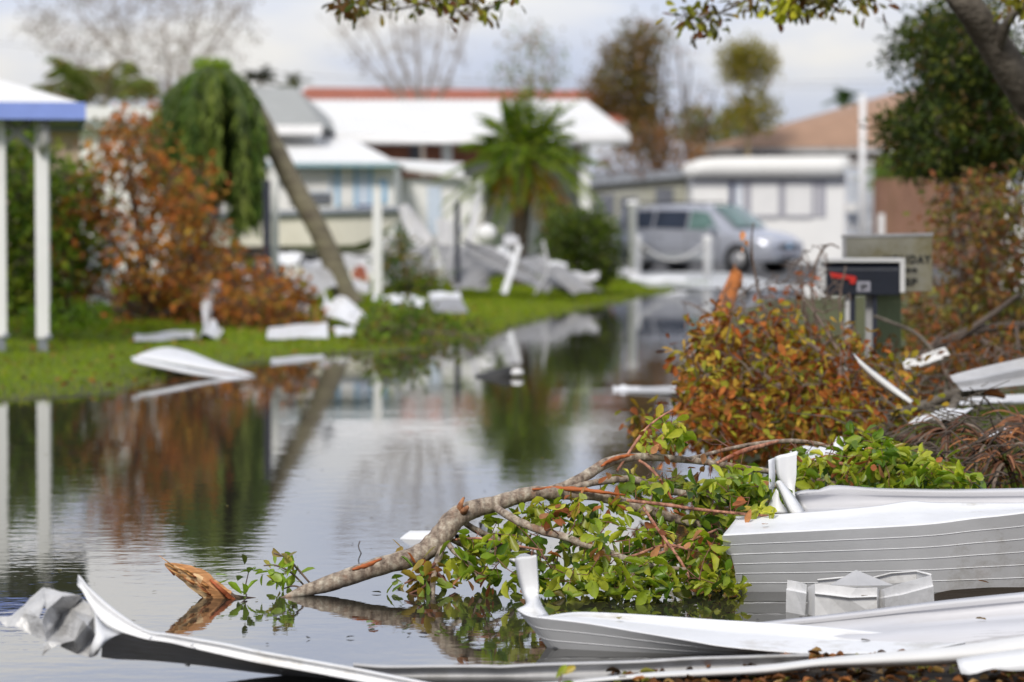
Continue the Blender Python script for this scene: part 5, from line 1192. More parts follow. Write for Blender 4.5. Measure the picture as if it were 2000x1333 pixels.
plant('russet_scrub', 'low rust coloured scrub with gaps around white scraps beside the leaning trunk', 'bush',
  [[(470,650,34.5,5),(500,600,34.5,4),(540,560,34.5,3),(580,550,34.5,2)], [(560,650,34.5,4),(590,600,34.5,3),(620,570,34.5,2)]],
  [([(400,640),(430,590),(500,560),(560,570),(580,530),(620,600),(640,640),(560,655),(440,660)], 33.8, 35.4, 130)], RUS+[(1.5,C(96,112,40))], 0.11, 0.06, 6, dark_bark, 0.008, 0.10, leaf_dry, down=0.2, zmin=0.06)
m = MB()
GL = 'torn white metal pieces scattered on the left lawn'
def patch(name, pts, label, mt=white_alu, group=GL, cat='metal scrap', nz_=0.015, thick=0.01, n=(9,5)):
    """crumpled sheet spanning four corners (u,v,Y)"""
    def settle(p):
        q = P(*p); Y_ = p[2]
        while q.z < gz(q.x, q.y)+0.02+nz_*0.5 and Y_ > 15: Y_ -= 0.1; q = P(p[0], p[1], Y_)
        return q
    a, b, c, d = [settle(p) for p in pts]; rows = []; ph = rnd.uniform(0,6)
    for i in range(n[1]):
        t = i/(n[1]-1); row = []
        for j in range(n[0]):
            s = j/(n[0]-1); p = a.lerp(b, s).lerp(d.lerp(c, s), t)
            p = p + Vector((sin(s*7+ph+t*3)*nz_*0.6, sin(s*11+ph*2)*nz_, (sin(s*9+ph+t*5)+rnd.uniform(-0.4,0.4))*nz_)); row.append(p)
        rows.append(row)
    m = MB(); m.grid(rows, smooth=False); return tag(obj(name, m, mt, solid=thick), label, cat, group)

# folded white pan half in the water
t_ = thing('folded_pan', P(370,720,25.55), 'folded white metal pan lying half in the water at the lawn edge on the left', 'metal panel', GL)
m = MB()
m.grid(sheet([[(256,697,25.25),(300,706,25.25),(380,722,25.25),(440,732,25.25),(500,737,25.35)],[(258,706,25.05),(300,715,25.05),(380,731,25.05),(440,738,25.15),(500,740,25.25)],[(270,712,25.15),(320,722,25.15),(390,736,25.15),(450,741,25.15),(500,742,25.25)]], 20))
m.grid(sheet([[(262,698,25.30),(300,704,25.35),(380,718,25.35),(440,728,25.35),(500,734,25.35)],[(280,690,25.75),(310,692,25.85),(380,706,25.95),(440,722,25.85),(496,733,25.55)],[(290,686,26.15),(320,680,26.45),(370,690,26.45),(430,714,26.15),(490,731,25.65)],[(300,684,26.35),(330,679,26.65),(372,688,26.65),(432,712,26.25),(490,730,25.70)]], 20))
obj('sheet', m, white_alu, t_, solid=0.006)
# others
patch('flat_scrap', [(262,655,32.8),(380,645,33.5),(382,660,32.6),(264,668,32.2)], 'flat white strip on the grass in front of the rust brown tree', nz_=0.01)
patch('flat_scrap', [(525,640,33.5),(640,630,34.2),(640,660,32.5),(520,662,32.6)], 'bright wedge shaped white sheet on the grass below the leaning trunk', nz_=0.008)
patch('flat_scrap', [(650,640,33.6),(690,640,33.6),(695,655,32.7),(655,655,32.7)], 'little white scrap right of the wedge shaped sheet', nz_=0.01)
patch('bent_scrap', [(625,580,36.5),(690,590,36.5),(725,630,35),(640,625,35)], 'crumpled white sheet at the foot of the leaning trunk', nz_=0.07)
patch('bent_scrap', [(400,560,35.6),(440,545,35.6),(430,600,35.2),(395,640,35.0)], 'white scrap standing in the rust coloured scrub', nz_=0.05)
patch('bent_scrap', [(395,640,33.6),(420,630,33.6),(440,655,33.2),(388,660,33.2)], 'white folded scrap at the end of the flat strip', nz_=0.04)
patch('bent_scrap', [(470,545,36.6),(490,540,36.6),(512,580,36.4),(490,595,36.4)], 'upright white scrap behind the scrub left of the black post', nz_=0.03)
patch('bent_scrap', [(530,570,37.6),(590,575,37.6),(600,600,37.3),(535,605,37.3)], 'white scrap in the scrub right of the black post', nz_=0.05)
patch('bent_scrap', [(130,500,39.8),(240,440,39.8),(235,540,39.5),(140,590,39.5)], 'large white sheet seen behind the bare side of the rust brown tree', nz_=0.06, n=(8,8))
patch('bent_scrap', [(165,565,38.8),(215,560,38.8),(218,598,38.6),(165,600,38.6)], 'white sheet low behind the twigs right of the shelter post', nz_=0.04)
patch('mat_scrap', [(530,700,30.9),(630,693,31.2),(638,706,30.2),(528,712,30.3)], 'pale sheet lying in the shallow water by the lawn edge', mt=mid_alu, nz_=0.005)
# posts
for (u, vt, Y, r, mt, lab, nm) in ((521,358,36.5,0.045,black_post,'slim black post standing before the boat at left','black_post'),(893,398,48.5,0.045,black_post,'slim black post standing before the white carport','black_post'),
      (537,325,44,0.055,white_paint,'white post behind the black post at left','white_post'),(737,368,47,0.075,white_paint,'white post standing before the bow of the boat','white_post')):
    x = ux(u, Y); g0 = gz(x, Y); m = MB(); m.box(x-r, x+r, Y-r, Y+r, g0-0.05, vz(vt, Y)); m.box(x-r*1.25, x+r*1.25, Y-r*1.25, Y+r*1.25, vz(vt,Y)+0.001, vz(vt,Y)+0.03); tag(obj(nm, m, mt, bevel=0.006), lab, 'post')

# --- lawn debris in the middle
dull_grey_alu = pmat('dull_grey_alu', (0.27,0.27,0.28), rough=0.5, var=0.3, scale=3.0, bump=0.1, stain=(0.14,0.13,0.11))  # darker grey metal for sheets heaped on the lawn
GM = 'twisted grey and white sheets heaped on the lawn'
for pts, lab, mt, nz_ in (
  ([(725,575,43),(830,580,43),(835,605,41.5),(735,590,42)], 'curled white strip on the grass right of the leaning trunk', white_alu, 0.03),
  ([(838,572,43.5),(898,572,43.5),(900,582,43),(840,583,43)], 'white edge of a board lying before the black post', white_alu, 0.01),
  ([(835,583,42.6),(900,583,42.6),(916,612,41.2),(850,610,41.2)], 'grey board lying flat before the black post', dull_grey_alu, 0.01),
  ([(850,480,50),(960,478,50),(1010,520,49.5),(880,560,49)], 'big grey ribbed sheet leaning behind the black post', dull_grey_alu, 0.015),
  ([(905,490,49),(960,498,49),(1090,560,48),(1060,572,47.8)], 'long dark grey beam sloping down to the right under the palm', grey_alu, 0.03),
  ([(1000,508,49.6),(1060,500,49.6),(1150,555,48.2),(1110,575,48)], 'pale grey twisted sheet right of the palm trunk', dull_grey_alu, 0.015),
  ([(1045,515,48.4),(1100,520,48.4),(1165,565,47.6),(1120,575,47.6)], 'light grey sheet end lying before the round bush', dull_grey_alu, 0.012),
  ([(1010,478,47.5),(1019,480,47.5),(990,575,46.8),(978,572,46.8)], 'thin white strip leaning against the foot of the palm', white_alu, 0.004),
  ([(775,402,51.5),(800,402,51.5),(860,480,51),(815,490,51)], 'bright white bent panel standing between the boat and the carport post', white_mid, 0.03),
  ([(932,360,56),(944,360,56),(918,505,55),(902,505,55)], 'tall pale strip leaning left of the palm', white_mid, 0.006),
  ([(960,485,50),(1000,488,50),(1005,512,49.7),(965,510,49.7)], 'small white crumpled sheet left of the palm trunk', white_alu, 0.05),
  ([(880,520,49),(950,530,49),(955,565,48.3),(885,565,48.3)], 'pale sheet lying low behind the black post', dull_grey_alu, 0.012),
  ([(740,500,51),(840,480,51),(850,530,50),(750,560,50)], 'grey crumpled sheet behind the low green scrub', dull_grey_alu, 0.02),
  ([(640,502,51),(730,497,51),(735,525,50.5),(645,530,50.5)], 'white crumpled sheets under the bow of the boat', mid_alu, 0.03),
  ([(560,545,40),(640,520,41),(660,560,40),(580,590,39)], 'pale grey sheet left of the leaning trunk foot', mid_alu, 0.02)):
    patch('twisted_sheet', pts, lab, mt, GM, 'metal sheet', nz_, n=(12,6))
patch('red_scrap', [(690,525,46),(715,520,46),(718,545,45.8),(692,550,45.8)], 'faded red scrap right of the leaning trunk', red_shingle, None, 'debris', 0.05)
m = MB(); c = P(950,458,52); 
for i in range(6): pass
rows = [[c+Vector((0.19*sin(pi*i/8)*cos(2*pi*j/14), 0.19*sin(pi*i/8)*sin(2*pi*j/14)*0.8, 0.18*cos(pi*i/8)*(1+0.05*sin(j)))) for j in range(15)] for i in range(9)]
m.grid(rows); m.tube([c+Vector((0,0,-0.16)), Vector((c.x, c.y, gz(c.x,c.y)))], 0.03, 6); tag(obj('garden_lamp', m, white_paint), 'round white globe on a stem left of the palm trunk', 'lamp')
plant('lawn_scrub', 'dark green scrub between the leaning trunk and the grey sheets', 'bush',
  [[(800,570,48,4),(790,520,48,3),(780,470,48,2)], [(830,570,48,4),(850,530,48,3)]],
  [([(745,460),(790,455),(810,520),(870,530),(850,575),(760,575),(740,520)], 47, 49, 120)], [(3,C(60,86,28)),(2,C(86,108,38)),(1,C(150,120,50))], 0.13, 0.06, 7, dark_bark, 0.01, 0.14, leaf_far, zmin=0.15)
plant('fallen_foliage', 'green and brown fallen foliage at the water edge in the middle of the photo', 'bush',
  [[(740,640,33,4),(800,650,32,3),(870,650,32,2),(940,660,32,1)], [(760,620,36,3),(820,610,36,2)]],
  [([(730,610),(800,600),(860,640),(940,650),(960,668),(880,690),(780,680),(730,650)], 31, 35.5, 200)], [(3,C(82,110,34)),(2,C(60,84,26)),(2,C(120,96,54)),(1,C(130,160,44))], 0.12, 0.055, 6, brown_twig, 0.007, 0.10, leaf_far, zmin=0.01)
# floating bits in the street
m = MB(); rows = []
for i in range(10):
    t = i/9; c = Wz(928+72*t, 736, 0); w_ = 0.10*sin(pi*min(1,t*0.9+0.1)); h_ = 0.02+0.085*t**1.3*(1 if t < 0.95 else 0.6)
    rows.append([c+Vector((0,-w_,0)), c+Vector((0,-w_*0.6,h_)), c+Vector((0,w_*0.6,h_)), c+Vector((0,w_,0))])
m.grid(rows); tag(obj('dark_float', m, debris_dark), 'dark wedge of debris floating in the middle of the street', 'debris')
m = MB(); c = Wz(1010, 727, 0.04)+Vector((0,-0.1,0)); m.grid([[c+Vector((0.06*sin(pi*i/6)*cos(2*pi*j/10), 0.05*sin(pi*i/6)*sin(2*pi*j/10), 0.035*cos(pi*i/6)))for j in range(11)] for i in range(7)]); tag(obj('white_float', m, white_paint), 'small white lump floating at the right tip of the dark debris', 'debris')
patch('floating_plank', [(1200,757,23.6),(1360,754,24),(1358,766,23.2),(1202,768,23.1)], 'pale plank floating left of the orange bush', mid_alu, None, 'plank', 0.006)
patch('floating_plank', [(1195,757,23.4),(1225,756,23.4),(1255,764,23.2),(1200,767,23.1)], 'white lump at the left end of the floating plank', white_alu, None, 'debris', 0.012)

# =================================================================== VEGETATION IN THE BACKGROUND
# upright feather palm
t_ = thing('feather_palm', (ux(1018,57), 57, gz(ux(1018,57),57)), 'small upright palm with a full green feathery crown in the middle of the photo', 'palm')
m = MB(); s = smooth([(1012,575,57,15),(1014,540,57,13),(1015,480,57,15),(1018,420,57,18),(1020,370,57,22),(1022,320,57,22),(1024,290,57,12)], 5); m.tube([P(*a[:3]) for a in s], [a[3]/ppm(a[2])*(1+0.06*(i%2)) for i, a in enumerate(s)], 12, jit=0.05); obj('trunk', m, dark_bark, t_)
rb, lf = MB(), MB(); hd = P(1022,300,57)
GU = [(3,C(110,144,48)),(3,C(146,172,60)),(1,C(66,94,34)),(2.6,C(182,196,78))]; YEL = [(2,C(156,140,44)),(2,C(176,120,50)),(1,C(120,130,44))]
for q in range(80):
    a = rnd.uniform(0, 6.28); el = rnd.uniform(-0.65, 1.5); L = rnd.uniform(1.4, 1.95)
    d = (cos(a)*cos(el), sin(a)*cos(el), sin(el)); dr_ = 0.25+0.75*cos(el)*rnd.uniform(0.7,1.1)
    pal = YEL if (el < -0.25 and rnd.random() < 0.4) else GU
    frond(lf, rb, hd+Vector((0,0,rnd.uniform(-0.25,0.1))), d, L, dr_*0.50, 30, 0.26, 0.011, pal, 0.010, curl=0.05)
obj('frond_stalks', rb, palm_trunk_m, t_); obj('crown', lf, leaf_far, t_)
# round bush
plant('round_bush', 'dense round dark green bush left of the van', 'bush',
  [[(1130,560,52,8),(1125,510,52,6),(1120,460,52,4)], [(1140,560,52,6),(1170,500,52,4)], [(1120,560,52,6),(1090,500,52,4)]],
  [([(1062,470),(1075,430),(1120,412),(1165,415),(1198,450),(1203,520),(1190,553),(1090,556),(1068,520)], 51, 53.2, 420)], [(3,C(64,82,26)),(3,C(84,104,30)),(2,C(40,54,20)),(1,C(120,130,36))], 0.13, 0.07, 10, dark_bark, 0.01, 0.13, leaf_far, zmin=0.2)

DG = [(4,C(54,70,28)),(4,C(36,50,22)),(2.2,C(88,102,34)),(1.0,C(120,128,42)),(0.5,C(120,84,50))]
plant('evergreen_tree', 'dense dark evergreen tree with hanging lower branches at the right', 'tree',
  [[(1905,700,25,7),(1895,600,25,7),(1880,500,25,8),(1870,430,25,9),(1868,360,25,9),(1880,260,25,8),(1890,140,25,5),(1900,60,25,3)], [(1862,470,25,5),(1850,400,25,5),(1845,340,25,4)], [(1875,430,25,6),(1905,380,25,5),(1900,320,25,4)], [(1880,300,25,6),(1820,260,25,4),(1780,240,25,3)], [(1885,250,25,6),(1950,240,25,5),(2000,260,25,3)], [(1888,150,25,5),(1830,120,25,3),(1800,100,25,2)]],
  [([(1790,40),(1820,25),(1870,20),(1930,60),(2000,150),(2010,200),(1960,210),(1930,250),(2010,260),(2010,330),(1950,330),(1900,345),(1850,330),(1790,325),(1760,290),(1752,240),(1790,200),(1800,150),(1772,110)], 23.6, 26.6, 720)],
  DG, 0.085, 0.035, 24, dark_bark, 0.008, 0.10, leaf_far, clumpcol=True, jit=0.12)

# oak at the right: big limb and hanging twigs along the top edge
t_ = thing('oak_tree', (ux(2350,18), 18, gz(ux(2350,18),18)), 'old tree whose thick grey limb crosses the upper right corner and twigs hang from above', 'tree')
wd = MB(); nodes = limb_tubes(wd, [[(2350,900,18,70),(2330,600,18,60),(2260,420,18,50),(2150,300,17.8,44),(2040,220,17.6,40),(1990,160,17.4,36),(1930,70,17.2,32),(1880,0,17,28),(1800,-80,17,24),(1600,-120,17,16),(1400,-90,17,10),(1200,-100,17,8),(900,-80,17,7),(760,-50,17,5)]], 14)
sub = [[(1950,95,17.2,14),(1970,40,17,10),(2010,0,17,8)], [(1560,-120,17,8),(1530,-60,17,5),(1500,-20,17,3),(1440,10,17,3),(1390,30,17,2),(1345,25,17,1.5)], [(900,-80,17,5),(880,-30,17,3),(830,5,17,2.5),(760,20,17,2),(700,8,17,1.5)], [(1050,-95,17,4),(1010,-40,17,3),(985,0,17,2.5),(930,22,17,2),(870,20,17,1.5)], [(1650,-120,17,6),(1640,-50,17,4),(1600,-10,17,3),(1530,0,17,2)], [(1700,-100,17,5),(1700,-20,17,3),(1710,10,17,2)], [(1345,25,17,1.5),(1325,40,17,1.2),(1318,15,17,1)]]
for l in sub: nodes += limb_tubes(wd, [l], 6)
tips = volume([(650,-20),(1000,-20),(1015,5),(960,12),(880,32),(820,20),(740,12),(700,18),(655,5)], 16.4, 17.6, 60) + volume([(1310,10),(1340,20),(1400,20),(1420,38),(1400,58),(1330,62),(1315,40)], 16.6, 17.3, 16) + volume([(1500,-20),(1720,-20),(1710,8),(1640,12),(1560,20),(1520,8)], 16.5, 17.5, 45) + volume([(1440,-20),(1500,-20),(1490,0)],16.5,17.5,6) + volume([(1960,-20),(2010,-20),(2010,60),(1990,40)], 16.6, 17.6, 22)
for l in grow(nodes, tips, jit=0.2): wd.tube(l, list(np.linspace(0.005,0.002,len(l))), 4, cap=False)
obj('trunk', wd, grey_bark, t_)
lf = MB(); cluster_leaves(lf, tips, 6, 0.075, 0.036, [(3,C(92,84,36)),(2,C(70,86,30)),(2,C(150,150,46)),(1.5,C(120,70,40)),(2,C(66,56,34))], 0.06, LEAF8, down=0.3); obj('crown', lf, leaf_far, t_)
lf = MB(); cluster_leaves(lf, volume([(1515,-10),(1560,-10),(1560,18),(1520,10)],16.6,17.2,12), 6, 0.08, 0.045, [(1,C(190,186,50)),(1,C(150,160,40))], 0.05, LEAF8, down=0.3); obj('bright_leaves', lf, leaf_far, t_)

# bare storm stripped trees
def bare_tree(label, base, limbs, vols, pal, k, bark, r=0.016, leafL=0.22, leafW=0.12, spread=0.3, name='stripped_tree', group='storm stripped trees behind the houses', jit=0.12, tsides=3):
    limbs = [[(q[0],q[1],q[2],q[3]*0.55) for q in l] for l in limbs]
    vols = [(a_[0],a_[1],a_[2],int(a_[3]*2.0)) for a_ in vols]
    return plant(name, label, 'tree', limbs, vols, pal, leafL, leafW, k, bark, r, spread, leaf_far, group=group, jit=jit, base=base, tsides=tsides)
BT = [(2,C(140,126,112)),(1,C(110,116,70))]
Yb = 84
def B(u): return Vector((ux(u, Yb), Yb, gz(ux(u,Yb), Yb)))
def bt(u0, spec): return [[(u0,520,Yb,9)]+spec]
bare_tree('tall leafless tree with fine grey twigs in the upper left corner', B(330), [[(330,520,Yb,12),(330,380,Yb,10),(335,260,Yb,9),(330,150,Yb,6),(320,40,Yb,4)],[(333,280,Yb,7),(280,180,Yb,5),(210,90,Yb,4),(150,20,Yb,3)],[(333,260,Yb,7),(380,170,Yb,5),(420,80,Yb,4),(470,10,Yb,3)],[(331,220,Yb,6),(360,120,Yb,4),(390,20,Yb,3)],[(300,215,Yb,5),(220,190,Yb,4),(120,120,Yb,3)]],
  [([(40,40),(100,-30),(500,-30),(490,60),(440,180),(380,230),(280,200),(200,160),(120,150)], 81, 87, 420)], [(2,C(120,104,92)),(1,C(140,110,84)),(1,C(110,110,70))], 4, pale_twig, 0.016, 0.15, 0.06, 0.35)
bare_tree('vase shaped leafless tree rising behind the red roof', B(830), [[(830,520,Yb,8),(826,300,Yb,8),(820,200,Yb,7),(815,110,Yb,5),(810,20,Yb,3)],[(826,260,Yb,6),(780,170,Yb,5),(740,90,Yb,4),(700,20,Yb,3)],[(828,240,Yb,6),(870,170,Yb,5),(900,90,Yb,4),(925,10,Yb,3)],[(824,220,Yb,5),(850,120,Yb,4),(865,20,Yb,3)],[(820,230,Yb,5),(740,150,Yb,4),(670,60,Yb,3)],[(824,210,Yb,5),(780,110,Yb,4),(760,10,Yb,2)]],
  [([(640,30),(650,-30),(940,-30),(930,60),(900,160),(850,190),(780,190),(710,150),(660,100)], 81, 87, 260)], [(2,C(150,134,120))], 2, pale_twig, 0.015, 0.12, 0.05, 0.3)
bare_tree('thin sparse tree with a few green leaves above the feather palm', B(1040), [[(1040,520,Yb,7),(1040,300,Yb,6),(1038,200,Yb,5),(1040,100,Yb,3),(1045,60,Yb,2)],[(1039,230,Yb,4),(1000,160,Yb,3),(975,120,Yb,2)],[(1039,210,Yb,4),(1075,140,Yb,3),(1085,90,Yb,2)]],
  [([(960,190),(970,110),(1020,50),(1060,50),(1095,110),(1100,170),(1060,200),(1000,200)], 82, 86, 70)], [(3,C(110,124,60)),(1,C(150,120,80))], 4, pale_twig, 0.014, 0.18, 0.09, 0.3)
Yb = 98.3
bare_tree('half stripped tree with olive and brown leaves right of the carport', B(1300), [[(1310,520,Yb,14),(1300,400,Yb,13),(1280,320,Yb,12),(1250,240,Yb,10),(1235,160,Yb,7),(1240,90,Yb,4)],[(1290,350,Yb,8),(1300,250,Yb,6),(1300,150,Yb,4),(1310,70,Yb,3)],[(1262,265,Yb,8),(1215,220,Yb,5),(1170,190,Yb,4),(1150,170,Yb,3)],[(1245,200,Yb,6),(1200,140,Yb,4),(1180,110,Yb,3)],[(1300,300,Yb,5),(1340,200,Yb,4),(1350,120,Yb,3)]],
  [([(1140,190),(1170,140),(1180,110),(1160,90),(1200,90),(1230,50),(1290,45),(1300,80),(1280,150),(1290,220),(1230,260),(1160,230)], 96.9, 99.2, 150), ([(1200,200),(1290,200),(1290,320),(1230,290)], 96.9, 99.2, 60)], [(3,C(112,96,50)),(2,C(96,100,44)),(2,C(140,104,64))], 13, grey_bark, 0.02, 0.22, 0.12, 0.3)
bare_tree('leafless tree with grey twigs in front of the tan roof', B(1360), [[(1350,520,Yb,8),(1350,350,Yb,8),(1340,250,Yb,6),(1330,150,Yb,4),(1320,70,Yb,2)],[(1348,320,Yb,5),(1380,240,Yb,4),(1400,170,Yb,2)],[(1345,300,Yb,5),(1310,230,Yb,4),(1290,170,Yb,2)]],
  [([(1270,330),(1290,200),(1300,90),(1340,80),(1390,180),(1420,280),(1400,330)], 96.9, 99.2, 120)], [(2,C(160,140,120)),(1,C(176,110,60))], 2, grey_bark, 0.014, 0.14, 0.06, 0.3)
bare_tree('slim tree with tufts of olive yellow leaves in front of the tan roof', B(1460), [[(1462,520,Yb,9),(1461,350,Yb,9),(1460,230,Yb,8),(1458,150,Yb,6),(1460,100,Yb,3)],[(1460,210,Yb,5),(1500,170,Yb,4),(1510,120,Yb,2)],[(1460,230,Yb,5),(1425,190,Yb,3),(1420,110,Yb,2)],[(1460,260,Yb,5),(1500,230,Yb,3),(1520,210,Yb,2)]],
  [([(1410,140),(1420,95),(1450,82),(1510,105),(1512,150),(1470,165),(1420,150)], 97.4, 99, 80), ([(1400,250),(1440,190),(1480,180),(1510,200),(1530,240),(1490,260),(1440,245)], 97.4, 99, 45)], [(3,C(136,128,40)),(2,C(110,112,44)),(1,C(160,140,60))], 12, pmat('tan_bark', (0.42,0.32,0.18), rough=0.9), 0.014, 0.20, 0.11, 0.26)
plant('russet_bush', 'rust red bush and dead branches between the carport and the trailer', 'bush', [[(1280,330,94.6,5),(1270,280,94.6,4),(1260,250,94.6,3)],[(1285,330,94.6,5),(1310,290,94.6,3)]],
  [([(1180,275),(1225,245),(1270,235),(1340,265),(1385,290),(1365,332),(1170,345)], 92.5, 95.5, 150)], [(3,C(136,92,60)),(3,C(112,84,62)),(1.5,C(160,116,66)),(1.5,C(100,100,60))], 0.2, 0.1, 8, grey_bark, 0.014, 0.22, leaf_dry, base=Vector((ux(1285,94.6),94.6,0.04)))
def mini_palm(label, u, v, Y, L, n, pal, vb=430, stiff=0.4):
    t_ = thing('distant_palm', (ux(u,Y), Y, gz(ux(u,Y),Y)), label, 'palm', 'palms behind the houses')
    m = MB(); m.tube([(ux(u,Y),Y,0),(ux(u,Y)+0.1,Y,vz(v,Y)*0.5),P(u,v,Y)], [0.16,0.14,0.12], 8); obj('trunk', m, palm_trunk_m, t_)
    rb, lf = MB(), MB()
    for q in range(n):
        a = rnd.uniform(0,6.28); el = rnd.uniform(0.35,1.35); frond(lf, rb, P(u,v,Y), (cos(a)*cos(el), sin(a)*cos(el), sin(el)), L*rnd.uniform(0.8,1.15), stiff+0.25*cos(el), 30, L*0.2, 0.018, pal, 0.025, curl=0.3)
    obj('frond_stalks', rb, palm_trunk_m, t_); obj('crown', lf, leaf_far, t_)
GPL = [(3,C(144,160,92)),(2,C(166,172,108)),(1.4,C(170,146,104))]
mini_palm('palm with long arching fronds behind the shelter roof', 205, 210, 70, 2.9, 10, GPL, stiff=0.30)
t_ = thing('distant_palm', (ux(140,66), 66, gz(ux(140,66),66)), 'windblown palm with a brown frond hooked over to the left', 'palm', 'palms behind the houses')
m = MB(); m.tube([(ux(150,66),66,0),P(150,330,66),P(155,230,66)], [0.16,0.14,0.12], 8); obj('trunk', m, palm_trunk_m, t_)
rb, lf = MB(), MB()
for q in range(5):
    frond(lf, rb, P(158,215,66), (-0.75, rnd.uniform(-0.2,0.2), 0.95), 2.0, 0.85, 26, 0.4, 0.03, [(2,C(112,86,58)),(1,C(130,108,66))], 0.05, curl=0.4)
for q in range(9):
    a = rnd.uniform(2.0,4.2); frond(lf, rb, P(155,225,66), (cos(a), sin(a)*0.5, rnd.uniform(0.2,1.0)), 1.7, 0.8, 26, 0.4, 0.05, GPL, 0.03, curl=0.5)
obj('frond_stalks', rb, palm_trunk_m, t_); obj('crown', lf, leaf_far, t_)
mini_palm('small far palm between the grey roof and the red roof', 572, 168, 120, 1.1, 14, [(1,C(110,120,90))])
mini_palm('dark far palm tuft above the grey roof', 508, 160, 120, 1.3, 16, [(1,C(84,92,70))])
mini_palm('small far palm peeping over the tan roof', 1648, 200, 130, 1.3, 18, [(1,C(80,116,60))])
for (u, v, w_, h_, lab, pal) in ((1360,240,55,40,'pale green far tree right of the carport', [(1,C(110,116,80)),(1,C(130,120,80))]), (1440,250,70,50,'blue green far tree behind the slim olive tree', [(1,C(96,112,84)),(1,C(120,130,90))])):
    plant('far_tree', lab, 'tree', [[(u,400,118,5),(u,v+20,118,4),(u,v,118,2)]], [([(u-w_/2,v+h_/2),(u-w_/2,v),(u,v-h_/2),(u+w_/2,v),(u+w_/2,v+h_)], 116, 120, 60)], pal, 0.35, 0.2, 8, grey_bark, 0.03, 0.5, leaf_far, base=Vector((ux(u,118),118,0)))

# =================================================================== BUILDINGS
def house_box(m, u0, u1, vt, Y, depth, zb=0.0): m.box(ux(u0,Y), ux(u1,Y), Y, Y+depth, zb, vz(vt,Y))
def rect(m, u0, u1, v0, v1, Y, d=0.04): m.box(ux(u0,Y), ux(u1,Y), Y-d, Y, vz(v1,Y), vz(v0,Y))
# carport with a wide white pan roof
t_ = thing('carport', (ux(950,68), 68, gz(ux(950,68),68)), 'long open carport with a broad white metal roof on white posts', 'carport')
Yc = 64.0; m = MB()
eL, eR = ux(560,Yc), ux(1226,Yc); zE = vz(264,Yc); zR = vz(197,79)
n_ = 48; rows = []
xs_ = np.linspace(0, 1, n_*2+1)
prof = []
for i in range(n_+1):
    s = i/n_; prof += [(s-0.003, 0), (s-0.0015, 0.035), (s+0.0015, 0.035), (s+0.003, 0)]
bot_ = [Vector((eL+(eR-eL)*s, Yc, zE+h_)) for s, h_ in prof]; top_ = [Vector((eL-1.2+(eR-eL+0.6)*s, 79, zR+h_)) for s, h_ in prof]
m.grid([bot_, top_], smooth=False); obj('roof', m, white_roof, t_, solid=0.02)
m = MB(); m.box(eL, eR+0.05, Yc-0.10, Yc-0.02, vz(283,Yc), zE+0.02); m.tube([(eL,Yc-0.14,vz(276,Yc)),(eR+0.05,Yc-0.14,vz(276,Yc))], 0.07, 8); obj('gutter', m, white_paint, t_)
for u, v0 in ((873,283),(1142,275)):
    x = ux(u, Yc+0.6); m = MB(); m.box(x-0.12, x+0.12, Yc+0.5, Yc+0.72, gz(x,Yc+0.6)-0.05, vz(278,Yc)+0.02); 
    if u > 1000: m.tube([(x,Yc+0.45,vz(300,Yc)),(x+0.02,Yc+0.3,vz(285,Yc)),(x+0.12,Yc,vz(272,Yc))],0.10,6)
    obj('post', m, white_paint, t_, bevel=0.02)
for x in (eL+1.0, eR-1.0):
    m = MB(); m.box(x-0.08, x+0.08, 77.5, 77.66, 0, zR-0.15); obj('post', m, white_paint, t_)
m = MB(); m.box(ux(860,70), ux(1060,70), 70, 70.1, 0.05, vz(318,70)); obj('rear_screen', m, white_wall, t_)
m = MB(); m.box(ux(1064,72), ux(1150,72), 72, 72.1, 0.05, vz(330,72)); obj('side_screen', m, olive_wall, t_)
# red roofed brick house behind
t_ = thing('brick_house', (ux(800,96), 96, 0.04), 'brick house with a long red roof behind the carport', 'house')
m = MB(); Yr = 96; house_box(m, 590, 1150, 262, Yr+2, 9); wl = obj('wall', m, brick, t_)
m = MB(); za, zb2 = vz(240,Yr), vz(171,Yr+6)
m.add([(ux(510,Yr),Yr,za),(ux(1225,Yr),Yr,za),(ux(1225,Yr),Yr+12,za),(ux(510,Yr),Yr+12,za),(ux(602,Yr+6),Yr+6,zb2),(ux(1150,Yr+6),Yr+6,zb2-0.1)], [(0,1,5,4),(1,2,5),(2,3,4,5),(3,0,4)]); obj('roof', m, red_shingle, t_)
m = MB(); m.box(ux(510,Yr), ux(1225,Yr), Yr-0.05, Yr+0.05, za-0.3, za-0.01); obj('gutter', m, mid_alu, t_)
for u in (800, 960, 1100):
    m = MB(); rect(m, u, u+26, 285, 330, Yr+2, 0.05); obj('window', m, grey_glass, t_)
# grey shingle house left of it
t_ = thing('grey_house', (ux(540,66), 66, gz(ux(540,66),66)), 'white house with a grey shingle roof behind the leaning palm', 'house')
Yh = 60; m = MB(); m.add([P(330,246,Yh),P(628,246,Yh),P(577,174,67),P(470,170,67),P(350,170,67)], [(0,1,2,3,4)]); m.add([P(628,246,Yh),(ux(628,Yh),74,vz(246,Yh)),P(577,174,67)], [(0,1,2)]); obj('roof', m, grey_shingle, t_, solid=0.05)
m = MB(); m.box(ux(330,Yh), ux(630,Yh), Yh-0.12, Yh-0.02, vz(263,Yh), vz(245,Yh)); obj('fascia', m, white_paint, t_)
m = MB(); house_box(m, 340, 618, 262, Yh+0.7, 10); obj('wall', m, white_wall, t_)
